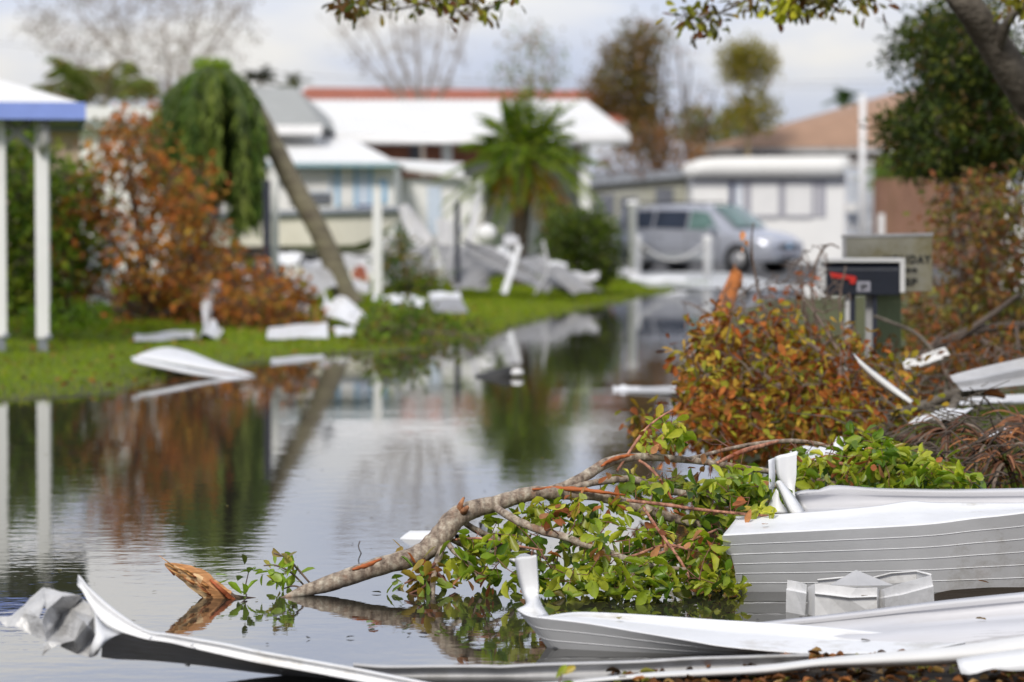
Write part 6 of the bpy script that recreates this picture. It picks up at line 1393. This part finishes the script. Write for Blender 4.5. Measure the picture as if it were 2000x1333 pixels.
# cottage with blue trim and striped curtains
t_ = thing('blue_trim_cottage', (ux(650,57), 57, gz(ux(650,57),57)), 'small white trailer home with pale blue trim and striped window blinds behind the boat', 'mobile home')
Yw = 57.0; m = MB()
m.add([P(520,320,Yw-0.4),P(778,322,Yw-0.4),P(690,274,Yw+5),P(520,272,Yw+5)], [(0,1,2,3)]); m.add([P(778,322,Yw-0.4),(ux(778,Yw),Yw+6,vz(322,Yw)),P(690,274,Yw+5)], [(0,1,2)]); obj('roof', m, white_roof, t_, solid=0.04)
m = MB(); m.box(ux(520,Yw), ux(779,Yw), Yw-0.48, Yw-0.42, vz(327,Yw), vz(319,Yw)); obj('fascia', m, teal_trim, t_)
m = MB(); house_box(m, 525, 770, 324, Yw, 4, gz(ux(650,57),57)); obj('wall', m, white_wall, t_)
m = MB(); rect(m, 566, 648, 330, 378, Yw-0.003, 0.05); w1 = obj('shutter', m, pale_blue, t_)
m = MB(); rect(m, 572, 642, 335, 374, Yw-0.055, 0.01); obj('panel', m, white_paint, w1)
m = MB(); rect(m, 566, 648, 380, 400, Yw-0.003, 0.04); obj('window', m, grey_glass, t_)
for i, (u0, u1) in enumerate(((656,664),(692,698),(722,728))):
    m = MB(); rect(m, u0, u1, 326, 404, Yw-0.003, 0.05); obj('trim_strip', m, blue_trim, t_)
for i, (u0, u1) in enumerate(((665,691),(699,721))):
    m = MB(); rect(m, u0, u1, 330, 400, Yw-0.003, 0.03); obj('blind', m, pale_blue if i else white_paint, t_)
m = MB(); rect(m, 741, 756, 352, 398, Yw-0.003, 0.04); obj('side_window', m, blue_trim, t_)
# white annex to its right
t_ = thing('white_trailer', (ux(830,61), 61, gz(ux(830,61),61)), 'low white ribbed trailer side below the carport roof', 'mobile home')
Yt = 60.5; m = MB(); m.add([P(700,318,Yt-0.3),P(905,345,Yt-0.3),P(905,322,Yt+3.2),P(700,312,Yt+3.2)], [(0,1,2,3)]); obj('roof', m, white_roof, t_, solid=0.08)
m = MB(); x0, x1 = ux(765,Yt), ux(945,Yt); k = 60; zt_ = vz(348,Yt); rows = [[], []]
for i in range(k+1):
    x = x0+(x1-x0)*i/k; y = Yt+(0.02 if i % 2 else 0); rows[0].append(Vector((x,y,gz(x,Yt)))); rows[1].append(Vector((x,y,zt_)))
m.grid(rows, smooth=False); m.box(x0, x1, Yt+0.03, Yt+3, 0.1, zt_-0.01); obj('wall', m, white_wall, t_)
m = MB(); rect(m, 835, 862, 365, 460, Yt-0.01, 0.03); obj('door', m, pale_blue, t_)
# boat
t_ = thing('motor_boat', (ux(560,53), 53, gz(ux(560,53),53)), 'cream hulled boat on a trailer behind the leaning palm, bow to the right', 'boat')
Yq = 53.0; m = MB(); st = []
nS = 26
for i in range(nS+1):
    s = i/nS; x = ux(270,Yq)+(ux(800,Yq)-ux(270,Yq))*s; hw = 0.95*(1-max(0,(s-0.62)/0.38)**2.2) + 0.01
    zg = vz(418-14*s**1.6, Yq); zc = vz(482-4*s, Yq) if s < 0.8 else vz(479-60*((s-0.8)/0.2)**1.3, Yq); zk = vz(493,Yq) if s < 0.84 else vz(493-84*((s-0.84)/0.16)**1.1, Yq)
    zc = max(zc, zk); rub = zg-0.09
    st.append([Vector((x,Yq+hw,zg)),Vector((x,Yq+hw*0.93,zc)),Vector((x,Yq+hw*0.45,zk+0.04)),Vector((x,Yq,zk)),Vector((x,Yq-hw*0.45,zk+0.04)),Vector((x,Yq-hw*0.985,zc)),Vector((x,Yq-hw,rub)),Vector((x,Yq-hw*1.01,zg))])
m.grid(st, smooth=False); m.add(st[0], [tuple(range(8))]); obj('hull', m, cream_hull, t_)
m = MB(); m.grid([[r[7], Vector((r[7].x, Yq-(Yq-r[7].y)*0.8, r[7].z+0.02)), Vector((r[0].x, Yq+(r[0].y-Yq)*0.8, r[0].z+0.02)), r[0]] for r in st]); obj('deck', m, mid_alu, t_)
m = MB(); m.tube([r[7]+Vector((0,-0.02,-0.06)) for r in st], 0.075, 6); obj('rub_rail', m, grey_steel, t_)
m = MB(); m.box(ux(700,Yq),ux(735,Yq),Yq-0.3,Yq+0.2,vz(408,Yq),vz(400,Yq)); obj('bow_locker', m, navy, t_)
tr = thing('boat_trailer', (ux(560,53), 53, gz(ux(560,53),53)), 'dark boat trailer under the cream hull, rails deepened as shade', 'trailer')
m = MB(); gb = gz(ux(600,53),53)
for dy in (-0.6, 0.6): m.box(ux(440,Yq), ux(735,Yq), Yq+dy-0.06, Yq+dy+0.06, vz(519,Yq), vz(495,Yq))  # rails made deeper as a dark band for the shade under the hull
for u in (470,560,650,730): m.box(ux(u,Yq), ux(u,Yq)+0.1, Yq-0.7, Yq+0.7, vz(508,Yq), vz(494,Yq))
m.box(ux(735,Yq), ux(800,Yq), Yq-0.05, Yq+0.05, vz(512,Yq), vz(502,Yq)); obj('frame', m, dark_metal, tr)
for u in (470, 520):
    for dy in (-0.85, 0.85):
        m = MB(); x = ux(u,Yq); m.tube([(x,Yq+dy-0.1,gb+0.3),(x,Yq+dy+0.1,gb+0.3)], 0.30, 20); wv_ = obj('wheel', m, rubber, tr)
        m = MB(); m.tube([(x,Yq+dy-0.115,gb+0.3),(x,Yq+dy+0.115,gb+0.3)], 0.17, 14); obj('rim', m, alloy, wv_)
m = MB(); m.box(ux(440,Yq), ux(560,Yq), Yq-1.0, Yq-0.72, gb+0.62, gb+0.66); obj('fender', m, dark_metal, tr)
# house far left behind the hedge
t_ = thing('pink_wall_house', (ux(120,50), 50, gz(ux(120,50),50)), 'white trimmed house with a dull pink wall behind the hedge and the rust brown tree', 'house')
Yp = 50; m = MB(); house_box(m, -100, 330, 250, Yp, 8); obj('wall', m, tan_wall, t_)
m = MB(); m.box(ux(-110,Yp), ux(340,Yp), Yp-0.6, Yp-0.5, vz(236,Yp), vz(214,Yp)); m.box(ux(-110,Yp), ux(340,Yp), Yp-0.45, Yp-0.002, vz(252,Yp), vz(238,Yp)); obj('fascia', m, white_paint, t_)
m = MB(); m.add([(ux(-110,Yp),Yp-0.6,vz(214,Yp)+0.01),(ux(340,Yp),Yp-0.6,vz(214,Yp)+0.01),(ux(340,Yp),Yp+8,vz(196,Yp)),(ux(-110,Yp),Yp+8,vz(196,Yp))], [(0,1,2,3)]); obj('roof', m, white_roof, t_, solid=0.03)
m = MB(); rect(m, 160, 330, 254, 640, Yp-0.003, 0.15); obj('white_siding', m, white_wall, t_)
m = MB(); rect(m, 172, 180, 270, 290, Yp-0.16, 0.05); obj('wall_lamp', m, pmat('amber', (0.6,0.35,0.08)), t_)
# mobile home
t_ = thing('mobile_home', (ux(1520,90), 90, 0.04), 'white mobile home with a rounded roof and blue shuttered windows behind the van', 'mobile home')
Ym2 = 90; m = MB(); x0, x1 = ux(1352,Ym2), ux(1650,Ym2); m.box(x0, x1, Ym2, Ym2+6, 0.03, vz(345,Ym2)); obj('wall', m, white_wall, t_)
m = MB(); k = 16; rows = [[], []]
for i in range(k+1):
    s = i/k; u = 1346+(1657-1346)*s; v = 306+ (14*(1-min(1,s*7)) + 3*(1-s)) ; rows[0].append(P(u, v, Ym2-0.35)); rows[1].append(P(u,v,Ym2-0.35)+Vector((0,6.6,0.1)))
m.grid(rows); f0 = rows[0]; m.grid([[Vector((p.x,p.y,vz(346,Ym2-0.35))) for p in f0], f0]); m.grid([[Vector((rows[0][-1].x, rows[0][-1].y, vz(346,Ym2))), rows[0][-1]], [Vector((rows[0][-1].x, rows[1][-1].y, vz(346,Ym2))), rows[1][-1]]]); m.grid([[Vector((rows[0][0].x, rows[0][0].y, vz(346,Ym2))), rows[0][0]], [Vector((rows[0][0].x, rows[1][-1].y, vz(346,Ym2))), rows[1][0]]])
obj('roof', m, white_roof, t_, solid=0.03)
m = MB(); rect(m, 1352, 1650, 347, 353, Ym2-0.004, 0.05); obj('eave_trim', m, grey_plate, t_)
for u0, u1, mt in ((1424,1434,navy),(1440,1446,pale_blue),(1452,1466,grey_plate),(1521,1533,grey_plate),(1586,1594,grey_plate),(1598,1612,grey_plate)):
    m = MB(); rect(m, u0, u1, 356, 424, Ym2-0.004, 0.05); obj('shutter', m, mt, t_)
for u0, u1 in ((1467,1520),(1534,1585)):
    m = MB(); rect(m, u0, u1, 357, 421, Ym2-0.004, 0.04); wn = obj('window', m, white_paint, t_)
    m = MB(); rect(m, u0-1, u1+1, 421.5, 426, Ym2-0.004, 0.07); obj('sill', m, grey_plate, wn)
# annex right of the mobile home
t_ = thing('lattice_porch', (ux(1680,88), 88, 0.04), 'white latticed porch screen at the right end of the mobile home', 'porch')
m = MB()
for i in range(12):
    u = 1654+i*4.6; rect(m, u, u+1.7, 315, 480, 88, 0.05)
for v in (315, 345, 398, 438, 478): m.box(ux(1652,88.0), ux(1712,88.0), 88.003, 88.06, vz(v+3,88), vz(v,88))
obj('lattice', m, white_paint, t_)
m = MB(); m.box(ux(1652,88.2), ux(1708,88.2), 88.2, 88.3, 0.03, vz(330,88.2)); obj('panel', m, pale_blue, t_)
m = MB(); m.box(ux(1654,87.5), ux(1672,87.5), 87.5, 87.9, vz(415,87.5), vz(398,87.5)); obj('meter_box', m, white_paint, t_)
# tall pole
m = MB(); x = ux(1684,82); m.tube([(x,82,0),(x,82,vz(186,82))], [0.10,0.085], 12); m.tube([(x-0.15,82,vz(190,82)),(x+0.15,82,vz(190,82))], 0.03, 6); tag(obj('utility_pole', m, white_paint), 'tall plain white pole in front of the tan roof', 'pole')
m = MB(); x = ux(1722,60); m.box(x-0.06,x+0.06,60,60.1,0,vz(418,60)); tag(obj('white_post', m, white_paint, bevel=0.01), 'short white post before the brown fence', 'post')
# tan roofed house
t_ = thing('tan_roof_house', (ux(1650,104), 104, 0.04), 'low house with a broad tan hipped roof behind the mobile home', 'house')
Yt2 = 100; m = MB(); ze = vz(288,Yt2)
e = [(ux(1372,Yt2),Yt2,ze),(ux(2200,Yt2),Yt2,ze),(ux(2200,Yt2),Yt2+16,ze),(ux(1372,Yt2),Yt2+16,ze)]
rdg = [P(1745,182,Yt2+8), P(1980,150,Yt2+8)]
m.add(e+rdg, [(0,1,5,4),(1,2,5),(2,3,4,5),(3,0,4)]); obj('roof', m, tan_shingle, t_)
m = MB(); m.box(ux(1372,Yt2), ux(2200,Yt2), Yt2-0.06, Yt2+0.05, vz(300,Yt2), ze-0.02); obj('gutter', m, mid_alu, t_)
m = MB(); house_box(m, 1390, 2190, 300, Yt2+1, 13); obj('wall', m, tan_wall, t_)
m = MB(); rect(m, 1780, 1830, 306, 345, Yt2+1, 0.04); obj('window', m, grey_glass, t_)
# brown fence
m = MB(); Yf = 84; x0, x1 = ux(1706,Yf), ux(2250,Yf); k = int((x1-x0)/0.15)
for i in range(k): m.box(x0+i*0.15, x0+i*0.15+0.142, Yf-(0.01 if i%2 else 0), Yf+0.03, 0.02, vz(350,Yf)+rnd.uniform(-0.01,0.01))
m.box(x0, x1, Yf+0.032, Yf+0.07, vz(362,Yf)-0.08, vz(362,Yf)); tag(obj('wooden_fence', m, brown_fence), 'brown board fence right of the mobile home', 'fence')
plant('fence_shrub', 'bright green shrub showing above the brown fence', 'bush', [[(1745,420,86,3),(1740,380,86,3),(1735,340,86,2)],[(1750,420,86,3),(1790,350,86,2)]], [([(1703,345),(1720,318),(1770,308),(1810,325),(1830,350),(1705,355)], 85, 87, 80)], [(3,C(96,120,44)),(2,C(120,144,50))], 0.22, 0.12, 8, dark_bark, 0.02, 0.25, leaf_far, base=Vector((ux(1750,86),86,0.04)))
# far right white house
t_ = thing('white_side_house', (ux(2010,50), 50, 0.1), 'white house wall glimpsed at the right edge behind the tangled shrub', 'house')
m = MB(); za = vz(300,50)
m.add([(ux(u_,y_),y_,z_) for z_ in (0.05, za) for u_, y_ in ((1962,50),(2500,50),(2500,56),(1955,56))], [(0,3,2,1),(4,5,6,7),(0,1,5,4),(1,2,6,5),(2,3,7,6),(3,0,4,7)]); obj('wall', m, white_wall, t_)
m = MB(); m.add([(ux(u_,y_),y_,z_) for z_ in (za+0.002, vz(282,50)) for u_, y_ in ((1952,49.5),(2520,49.5),(2520,56.5),(1945,56.5))], [(0,3,2,1),(4,5,6,7),(0,1,5,4),(1,2,6,5),(2,3,7,6),(3,0,4,7)]); obj('roof_edge', m, mid_alu, t_)
m = MB(); rect(m, 1975, 1998, 345, 415, 50, 0.04); obj('window', m, grey_glass, t_)
# low olive house between carport and mobile home
t_ = thing('olive_house', (ux(1250,93), 93, 0.04), 'low olive grey house with a slanting grey roof behind the van', 'house')
Yo = 93; m = MB(); m.add([(ux(1120,Yo),Yo,0.03),(ux(1348,Yo),Yo,0.03),P(1348,345,Yo),P(1120,366,Yo)]+[(ux(1120,Yo),Yo+3,0.03),(ux(1348,Yo),Yo+3,0.03),P(1348,345,Yo)+Vector((0,3,0)),P(1120,366,Yo)+Vector((0,3,0))], [(0,1,2,3),(1,5,6,2),(4,7,6,5),(0,3,7,4)]); obj('wall', m, olive_wall, t_)
m = MB(); m.add([P(1110,366,Yo-0.3),P(1350,345,Yo-0.3),P(1350,332,Yo-0.3),P(1110,346,Yo-0.3)]+[p+Vector((0,3.6,0.15)) for p in (P(1110,366,Yo-0.3),P(1350,345,Yo-0.3),P(1350,332,Yo-0.3),P(1110,346,Yo-0.3))], [(0,1,2,3),(3,2,6,7),(1,5,6,2),(0,3,7,4),(4,7,6,5),(0,4,5,1)]); obj('roof', m, pmat('slate_grey',(0.27,0.29,0.33)), t_)
for u0, u1, v0, v1 in ((1280,1315,368,400),(1160,1200,380,425),(1210,1245,385,430)):
    m = MB(); rect(m, u0, u1, v0, v1, Yo-0.003, 0.04); obj('window', m, grey_glass, t_)
# dome tarp left of the van roof
m = MB(); rows = []
for j in range(5): rows.append([P(1165+110*i/12, 398-24*sin(pi*i/12)**0.8, 86+j*0.5) for i in range(13)])
m.grid(rows); tag(obj('tarp_cover', m, pmat('tarp', (0.45,0.46,0.54), rough=0.5), solid=0.02), 'arched grey cover rising behind the tail of the van', 'cover')

# --- picket bollards with a rope
for u, vt, vb, Y, r, lab in ((1236,392,540,62,0.10,'tall white round topped post left of the van door'),(1243,458,528,66,0.105,'short white bollard at the left end of the hanging chain'),(1383,460,540,66,0.105,'short white bollard at the right end of the hanging chain')):
    x = ux(u,Y); g0 = gz(x,Y); zt_ = vz(vt,Y); m = MB(); m.tube([(x,Y,g0-0.03),(x,Y,zt_-0.12),(x,Y,zt_-0.09),(x,Y,zt_-0.03),(x,Y,zt_)], [r,r,r*1.15,r*1.0,r*0.2] if vt > 400 else [r*0.9,r*0.9,r*1.5,r*1.5,r*0.5], 14)
    tag(obj('bollard', m, white_paint), lab, 'bollard')
m = MB(); a, b = Vector((ux(1243,66),65.88,vz(470,66))), Vector((ux(1383,66),65.88,vz(470,66)))
m.tube([a.lerp(b,t/16)+Vector((0,0,-0.45*sin(pi*t/16))) for t in range(17)], 0.022, 6); tag(obj('hanging_chain', m, white_alu_dirty), 'pale chain hanging between the two short bollards', 'chain')

# --- the van
def build_van():
    L, Wd, Ht = 4.95, 1.94, 1.75
    ang = R(-37); base = Vector((ux(1188,75.0), 75.0, 0.05))
    # local frame: x forward (to the right of the picture), y to the far side
    fx = Vector((cos(ang), sin(ang), 0)); fy = Vector((-sin(ang), cos(ang), 0))
    def W(x, y, z): return base + fx*x + fy*y + Vector((0,0,z))
    t_ = thing('minivan', W(L/2, Wd/2, 0), 'pale silver blue minivan parked on the wet road, nose to the right', 'van')
    # stations: x, sill z, belt z, roof z, half width low, half width roof
    S = [(0.02,0.45,0.95,1.00,0.86,0.62),(0.10,0.35,1.05,1.45,0.92,0.66),(0.35,0.28,1.08,1.66,0.95,0.70),(0.9,0.24,1.09,1.73,0.965,0.72),(1.8,0.22,1.08,1.75,0.97,0.73),(2.6,0.22,1.06,1.74,0.97,0.73),(3.0,0.22,1.05,1.69,0.97,0.71),(3.4,0.22,1.04,1.48,0.97,0.70),(3.85,0.22,1.02,1.12,0.97,0.74),(4.2,0.24,1.00,1.07,0.955,0.76),(4.6,0.27,0.92,0.99,0.91,0.72),(4.85,0.30,0.80,0.87,0.84,0.66),(4.95,0.36,0.70,0.76,0.74,0.58)]
    def sect(s):
        x, z0, zb, zr, w0, wr = s; c = Wd/2; o = []
        for sg in (-1, 1):
            q = [(sg*w0*0.93, z0), (sg*w0, z0+0.16), (sg*w0*1.0, (z0+zb)/2+0.1), (sg*w0*0.975, zb), (sg*(wr+(w0-wr)*0.25), zb+(zr-zb)*0.6), (sg*wr*0.98, zr-0.03), (sg*wr*0.6, zr), (0, zr+0.012)]
            o.append([W(x, c+a, z) for a, z in q])
        return o[0] + o[1][::-1][1:]
    rows = [sect(s) for s in S]; m = MB(); m.grid(rows); nn = len(rows[0])
    m.add(rows[0], [tuple(range(nn))]); m.add(rows[-1], [tuple(range(nn-1,-1,-1))]); obj('body', m, van_paint, t_)
    cpt = Wd/2
    def side_pt(x, tz, sg, out=0.024):
        """point on the greenhouse side; tz 0 belt .. 1 roof"""
        xs_ = [s[0] for s in S]; g = lambda k: float(np.interp(x, xs_, [s[k] for s in S]))
        zb, zr, w0, wr = g(2), g(3), g(4), g(5)
        if tz < 0.6: k = tz/0.6; y = w0*0.975*(1-k)+(wr+(w0-wr)*0.25)*k; z = zb+(zr-zb)*tz
        else: k = (tz-0.6)/0.4; y = (wr+(w0-wr)*0.25)*(1-k)+wr*0.98*k; z = zb+(zr-zb)*0.6*1+k*((zr-0.03)-(zb+(zr-zb)*0.6))
        return W(x, cpt+sg*(y+out), z)
    for sg in (-1, 1):
        for x0, x1, x0t, x1t, mt, nm in ((0.55,1.35,0.70,1.35,dark_glass,'side_window'),(1.42,2.42,1.42,2.42,dark_glass,'side_window'),(2.50,3.45,2.50,3.02,green_glass,'front_door_window')):
            m = MB(); rws = []
            for k in range(5):
                tz = 0.08+0.72*k/4; a = x0+(x0t-x0)*k/4; b = x1+(x1t-x1)*k/4; rws.append([side_pt(a+(b-a)*j/4, tz, sg) for j in range(5)])
            m.grid(rws); obj(nm, m, mt, t_)
        m = MB(); m.grid([[W(x, cpt+sg*0.985, z) for x in (1.0,1.8,2.6,3.35)] for z in (0.26, 0.34, 0.50)]); obj('sill_trim', m, van_lower, t_, solid=0.02)
        for x in (1.38, 2.46, 3.42):
            m = MB(); m.box(0,0.001,0,0.001,0,0.001); m.v = []; m.f = []; m.c = []; m.sm = []
            a, b = W(x, cpt+sg*0.975, 1.02), W(x, cpt+sg*0.975, 0.36); m.tube([a, b], 0.008, 4); obj('door_seam', m, dark_metal, t_)
        for x in (1.55, 2.65):
            m = MB(); m.tube([W(x,cpt+sg*0.985,0.93), W(x+0.18,cpt+sg*0.985,0.93)], 0.018, 6); obj('door_handle', m, van_lower, t_)
        m = MB(); c = W(3.32, cpt+sg*1.10, 1.10)
        m.obox(c, fx*0.06, fy*0.11, Vector((0,0,0.075))); m.obox(c-fy*sg*0.12+Vector((0,0,-0.06)), fx*0.03, fy*0.06, Vector((0,0,0.02))); obj('mirror', m, van_paint, t_, bevel=0.03)
    for sg in (-1, 1):
        m = MB(); m.tube([W(0.6, cpt+sg*0.62, 1.74), W(0.75, cpt+sg*0.62, 1.80), W(2.6, cpt+sg*0.62, 1.81), W(2.8, cpt+sg*0.62, 1.74)], 0.022, 6); obj('roof_rail', m, dark_metal, t_)
    for x in (1.0, 2.3):
        m = MB(); m.tube([W(x, cpt-0.62, 1.805), W(x, cpt+0.62, 1.805)], 0.02, 6); obj('roof_bar', m, dark_metal, t_)
    m = MB(); m.obox(W(4.985, cpt, 0.50), fx*0.008, fy*0.16, Vector((0,0,0.05))); obj('number_plate', m, grey_plate, t_)
    # windscreen and rear screen
    m = MB(); rws = []
    for k in range(5):
        t = k/4; x = 3.83+(3.05-3.83)*t; z = 1.125+(1.68-1.125)*t; hw = 0.74-0.08*t
        rws.append([W(x+0.11-0.10*(abs(j-3)/3)**2, cpt+hw*(j-3)/3, z+0.055) for j in range(7)])
    m.grid(rws); obj('windscreen', m, green_glass, t_)
    m = MB(); m.grid([[W(0.09+0.0*t, cpt+0.6*(j-2)/2, 1.06+0.36*t) for j in range(5)] for t in (0, 0.5, 1)]); obj('rear_window', m, dark_glass, t_, solid=0.05)
    # wheels in dark arches
    for x in (0.98, 4.02):
        for sg in (-1, 1):
            y = cpt+sg*0.86
            m = MB(); m.tube([W(x,cpt+sg*0.80,0.36), W(x,cpt+sg*0.978,0.36)], 0.40, 24); obj('wheel_arch', m, dark_metal, t_)
            m = MB(); m.tube([W(x,y-0.13*1,0.33), W(x,y+0.14,0.33)], 0.33, 24); wh = obj('wheel', m, rubber, t_)
            m = MB(); m.tube([W(x,cpt+sg*0.98,0.33), W(x,cpt+sg*1.006,0.33)], [0.215,0.20], 20); obj('rim', m, alloy, wh)
    # nose
    for sg in (-1, 1):
        m = MB(); m.obox(W(4.74, cpt+sg*0.66, 0.80), fx*0.12+fy*(-sg*0.06), fy*0.15, Vector((0,0,0.075))); obj('headlight', m, lampmat, t_, bevel=0.04)
    m = MB(); m.obox(W(4.93, cpt, 0.68), fx*0.05, fy*0.40, Vector((0,0,0.07))); gr = obj('grille', m, dark_metal, t_, bevel=0.03)
    m = MB(); m.obox(W(4.985, cpt, 0.69), fx*0.01, fy*0.12, Vector((0,0,0.05))); obj('badge', m, blue_trim, gr, bevel=0.01)
    m = MB(); m.obox(W(4.86, cpt, 0.36), fx*0.10, fy*0.72, Vector((0,0,0.08))); bp = obj('bumper', m, van_lower, t_, bevel=0.05)
    m = MB(); m.obox(W(4.955, cpt, 0.38), fx*0.012, fy*0.45, Vector((0,0,0.04))); obj('air_intake', m, dark_metal, bp)
    m = MB(); m.obox(W(0.05, cpt, 0.45), fx*0.08, fy*0.82, Vector((0,0,0.10))); obj('rear_bumper', m, van_lower, t_, bevel=0.04)
    for sg in (-1, 1):
        m = MB(); m.obox(W(0.10, cpt+sg*0.86, 0.95), fx*0.07, fy*0.05, Vector((0,0,0.17))); obj('tail_light', m, red_plastic, t_, bevel=0.02)
build_van()

# --- overhead wires between two poles out of frame
GWR = 'thin overhead wires across the sky'
for (u0, v0, u1, v1, Y, lab) in ((-200,60,1050,178,110,'wire sloping down from upper left to the red roof'),(700,152,2200,146,112,'lower wire crossing the sky left of the tall white pole'),(900,158,2200,160,116,'faint second wire just below the lower wire')):
    a, b = P(u0,v0,Y), P(u1,v1,Y); m = MB(); m.tube([a.lerp(b,t/20)+Vector((0,0,-0.25*sin(pi*t/20))) for t in range(21)], 0.014, 4); tag(obj('overhead_wire', m, grey_steel), lab, 'wire', GWR)

EX = [((150,455,39.2),(60,70),'shard of white sheet high in the twigs behind the rust brown tree'),((215,470,39.0),(40,90),'tall white shard right of the large white sheet'),((190,520,38.9),(70,40),'crooked white piece below the large white sheet'),
      ((560,505,46),(60,26),'white crumple low under the boat left of the leaning trunk'),((615,520,45),(50,24),'white crumple under the boat behind the leaning trunk'),((700,560,44),(46,24),'white fragment right of the leaning trunk foot'),
      ((760,480,50.6),(40,40),'white curl of sheet below the bow of the boat'),((830,520,50.4),(60,26),'pale curl of sheet before the white trailer'),((870,455,54),(34,60),'narrow white panel leaning beside the carport post'),
      ((1000,470,50),(30,22),'small white crumple behind the palm trunk'),((1085,520,49),(50,18),'pale strip on the grey heap left of the round bush'),((720,520,50),(40,34),'white crumple behind the white post'),
      ((585,600,35.4),(40,26),'white fragment in the rust coloured scrub near the leaning trunk'),((660,610,35.6),(60,30),'crumpled white fragment under the bigger white sheet at the leaning trunk'),((1140,540,48.5),(60,16),'grey scrap ending the heap beside the round bush'),
      ((1290,545,60.5),(120,10),'white sheet lying flat on the drive before the bollards'),((1225,532,61),(50,16),'white scrap at the foot of the tall bollard')]
for (u, v, Y_), (w_, h_), lab in EX:
    patch('white_shard' if h_ > 30 else 'flat_shard', [(u-w_/2,v-h_/2,Y_+0.3),(u+w_/2,v-h_*0.35,Y_+0.3),(u+w_*0.4,v+h_/2,Y_),(u-w_*0.5,v+h_*0.4,Y_)], lab, white_alu if rnd.random() < 0.3 else white_mid, 'small white fragments blown across the far lawns', 'metal scrap', 0.022, 0.008, (8,5))

charcoal_metal = pmat('charcoal_metal', (0.10,0.10,0.105), rough=0.6, var=0.3)  # near-black grey metal for the thin bent rails
for i, (pts, r_, mt, lab) in enumerate((([(905,470,49.5),(960,500,49),(1040,540,48.6),(1120,575,48)],0.035,charcoal_metal,'dark bent rail running down the grey heap under the palm'),
     ([(860,560,48.6),(880,500,49),(905,440,49.6)],0.025,mid_alu,'thin grey rail leaning up behind the black post'),([(930,565,48.4),(985,520,48.8),(1030,500,49)],0.025,charcoal_metal,'dark thin rail crossing the grey heap left of the palm trunk'),
     ([(1045,575,47.8),(1070,530,48.2),(1060,470,48.6)],0.025,mid_alu,'grey thin rail standing against the round bush'),([(745,560,49.5),(800,505,50.2),(850,470,51)],0.03,white_mid,'pale rail leaning behind the green scrub'),
     ([(1080,560,48),(1130,562,47.8),(1175,570,47.6)],0.035,charcoal_metal,'dark bent rail end at the foot of the round bush'))):
    m = MB(); s_ = smooth(pts, 4); m.tube([Vector((p.x, p.y, max(p.z, gz(p.x,p.y)+0.02))) for p in (P(*q) for q in s_)], r_, 6); tag(obj('bent_rail', m, mt), lab, 'metal rail', 'bent rails in the lawn debris')
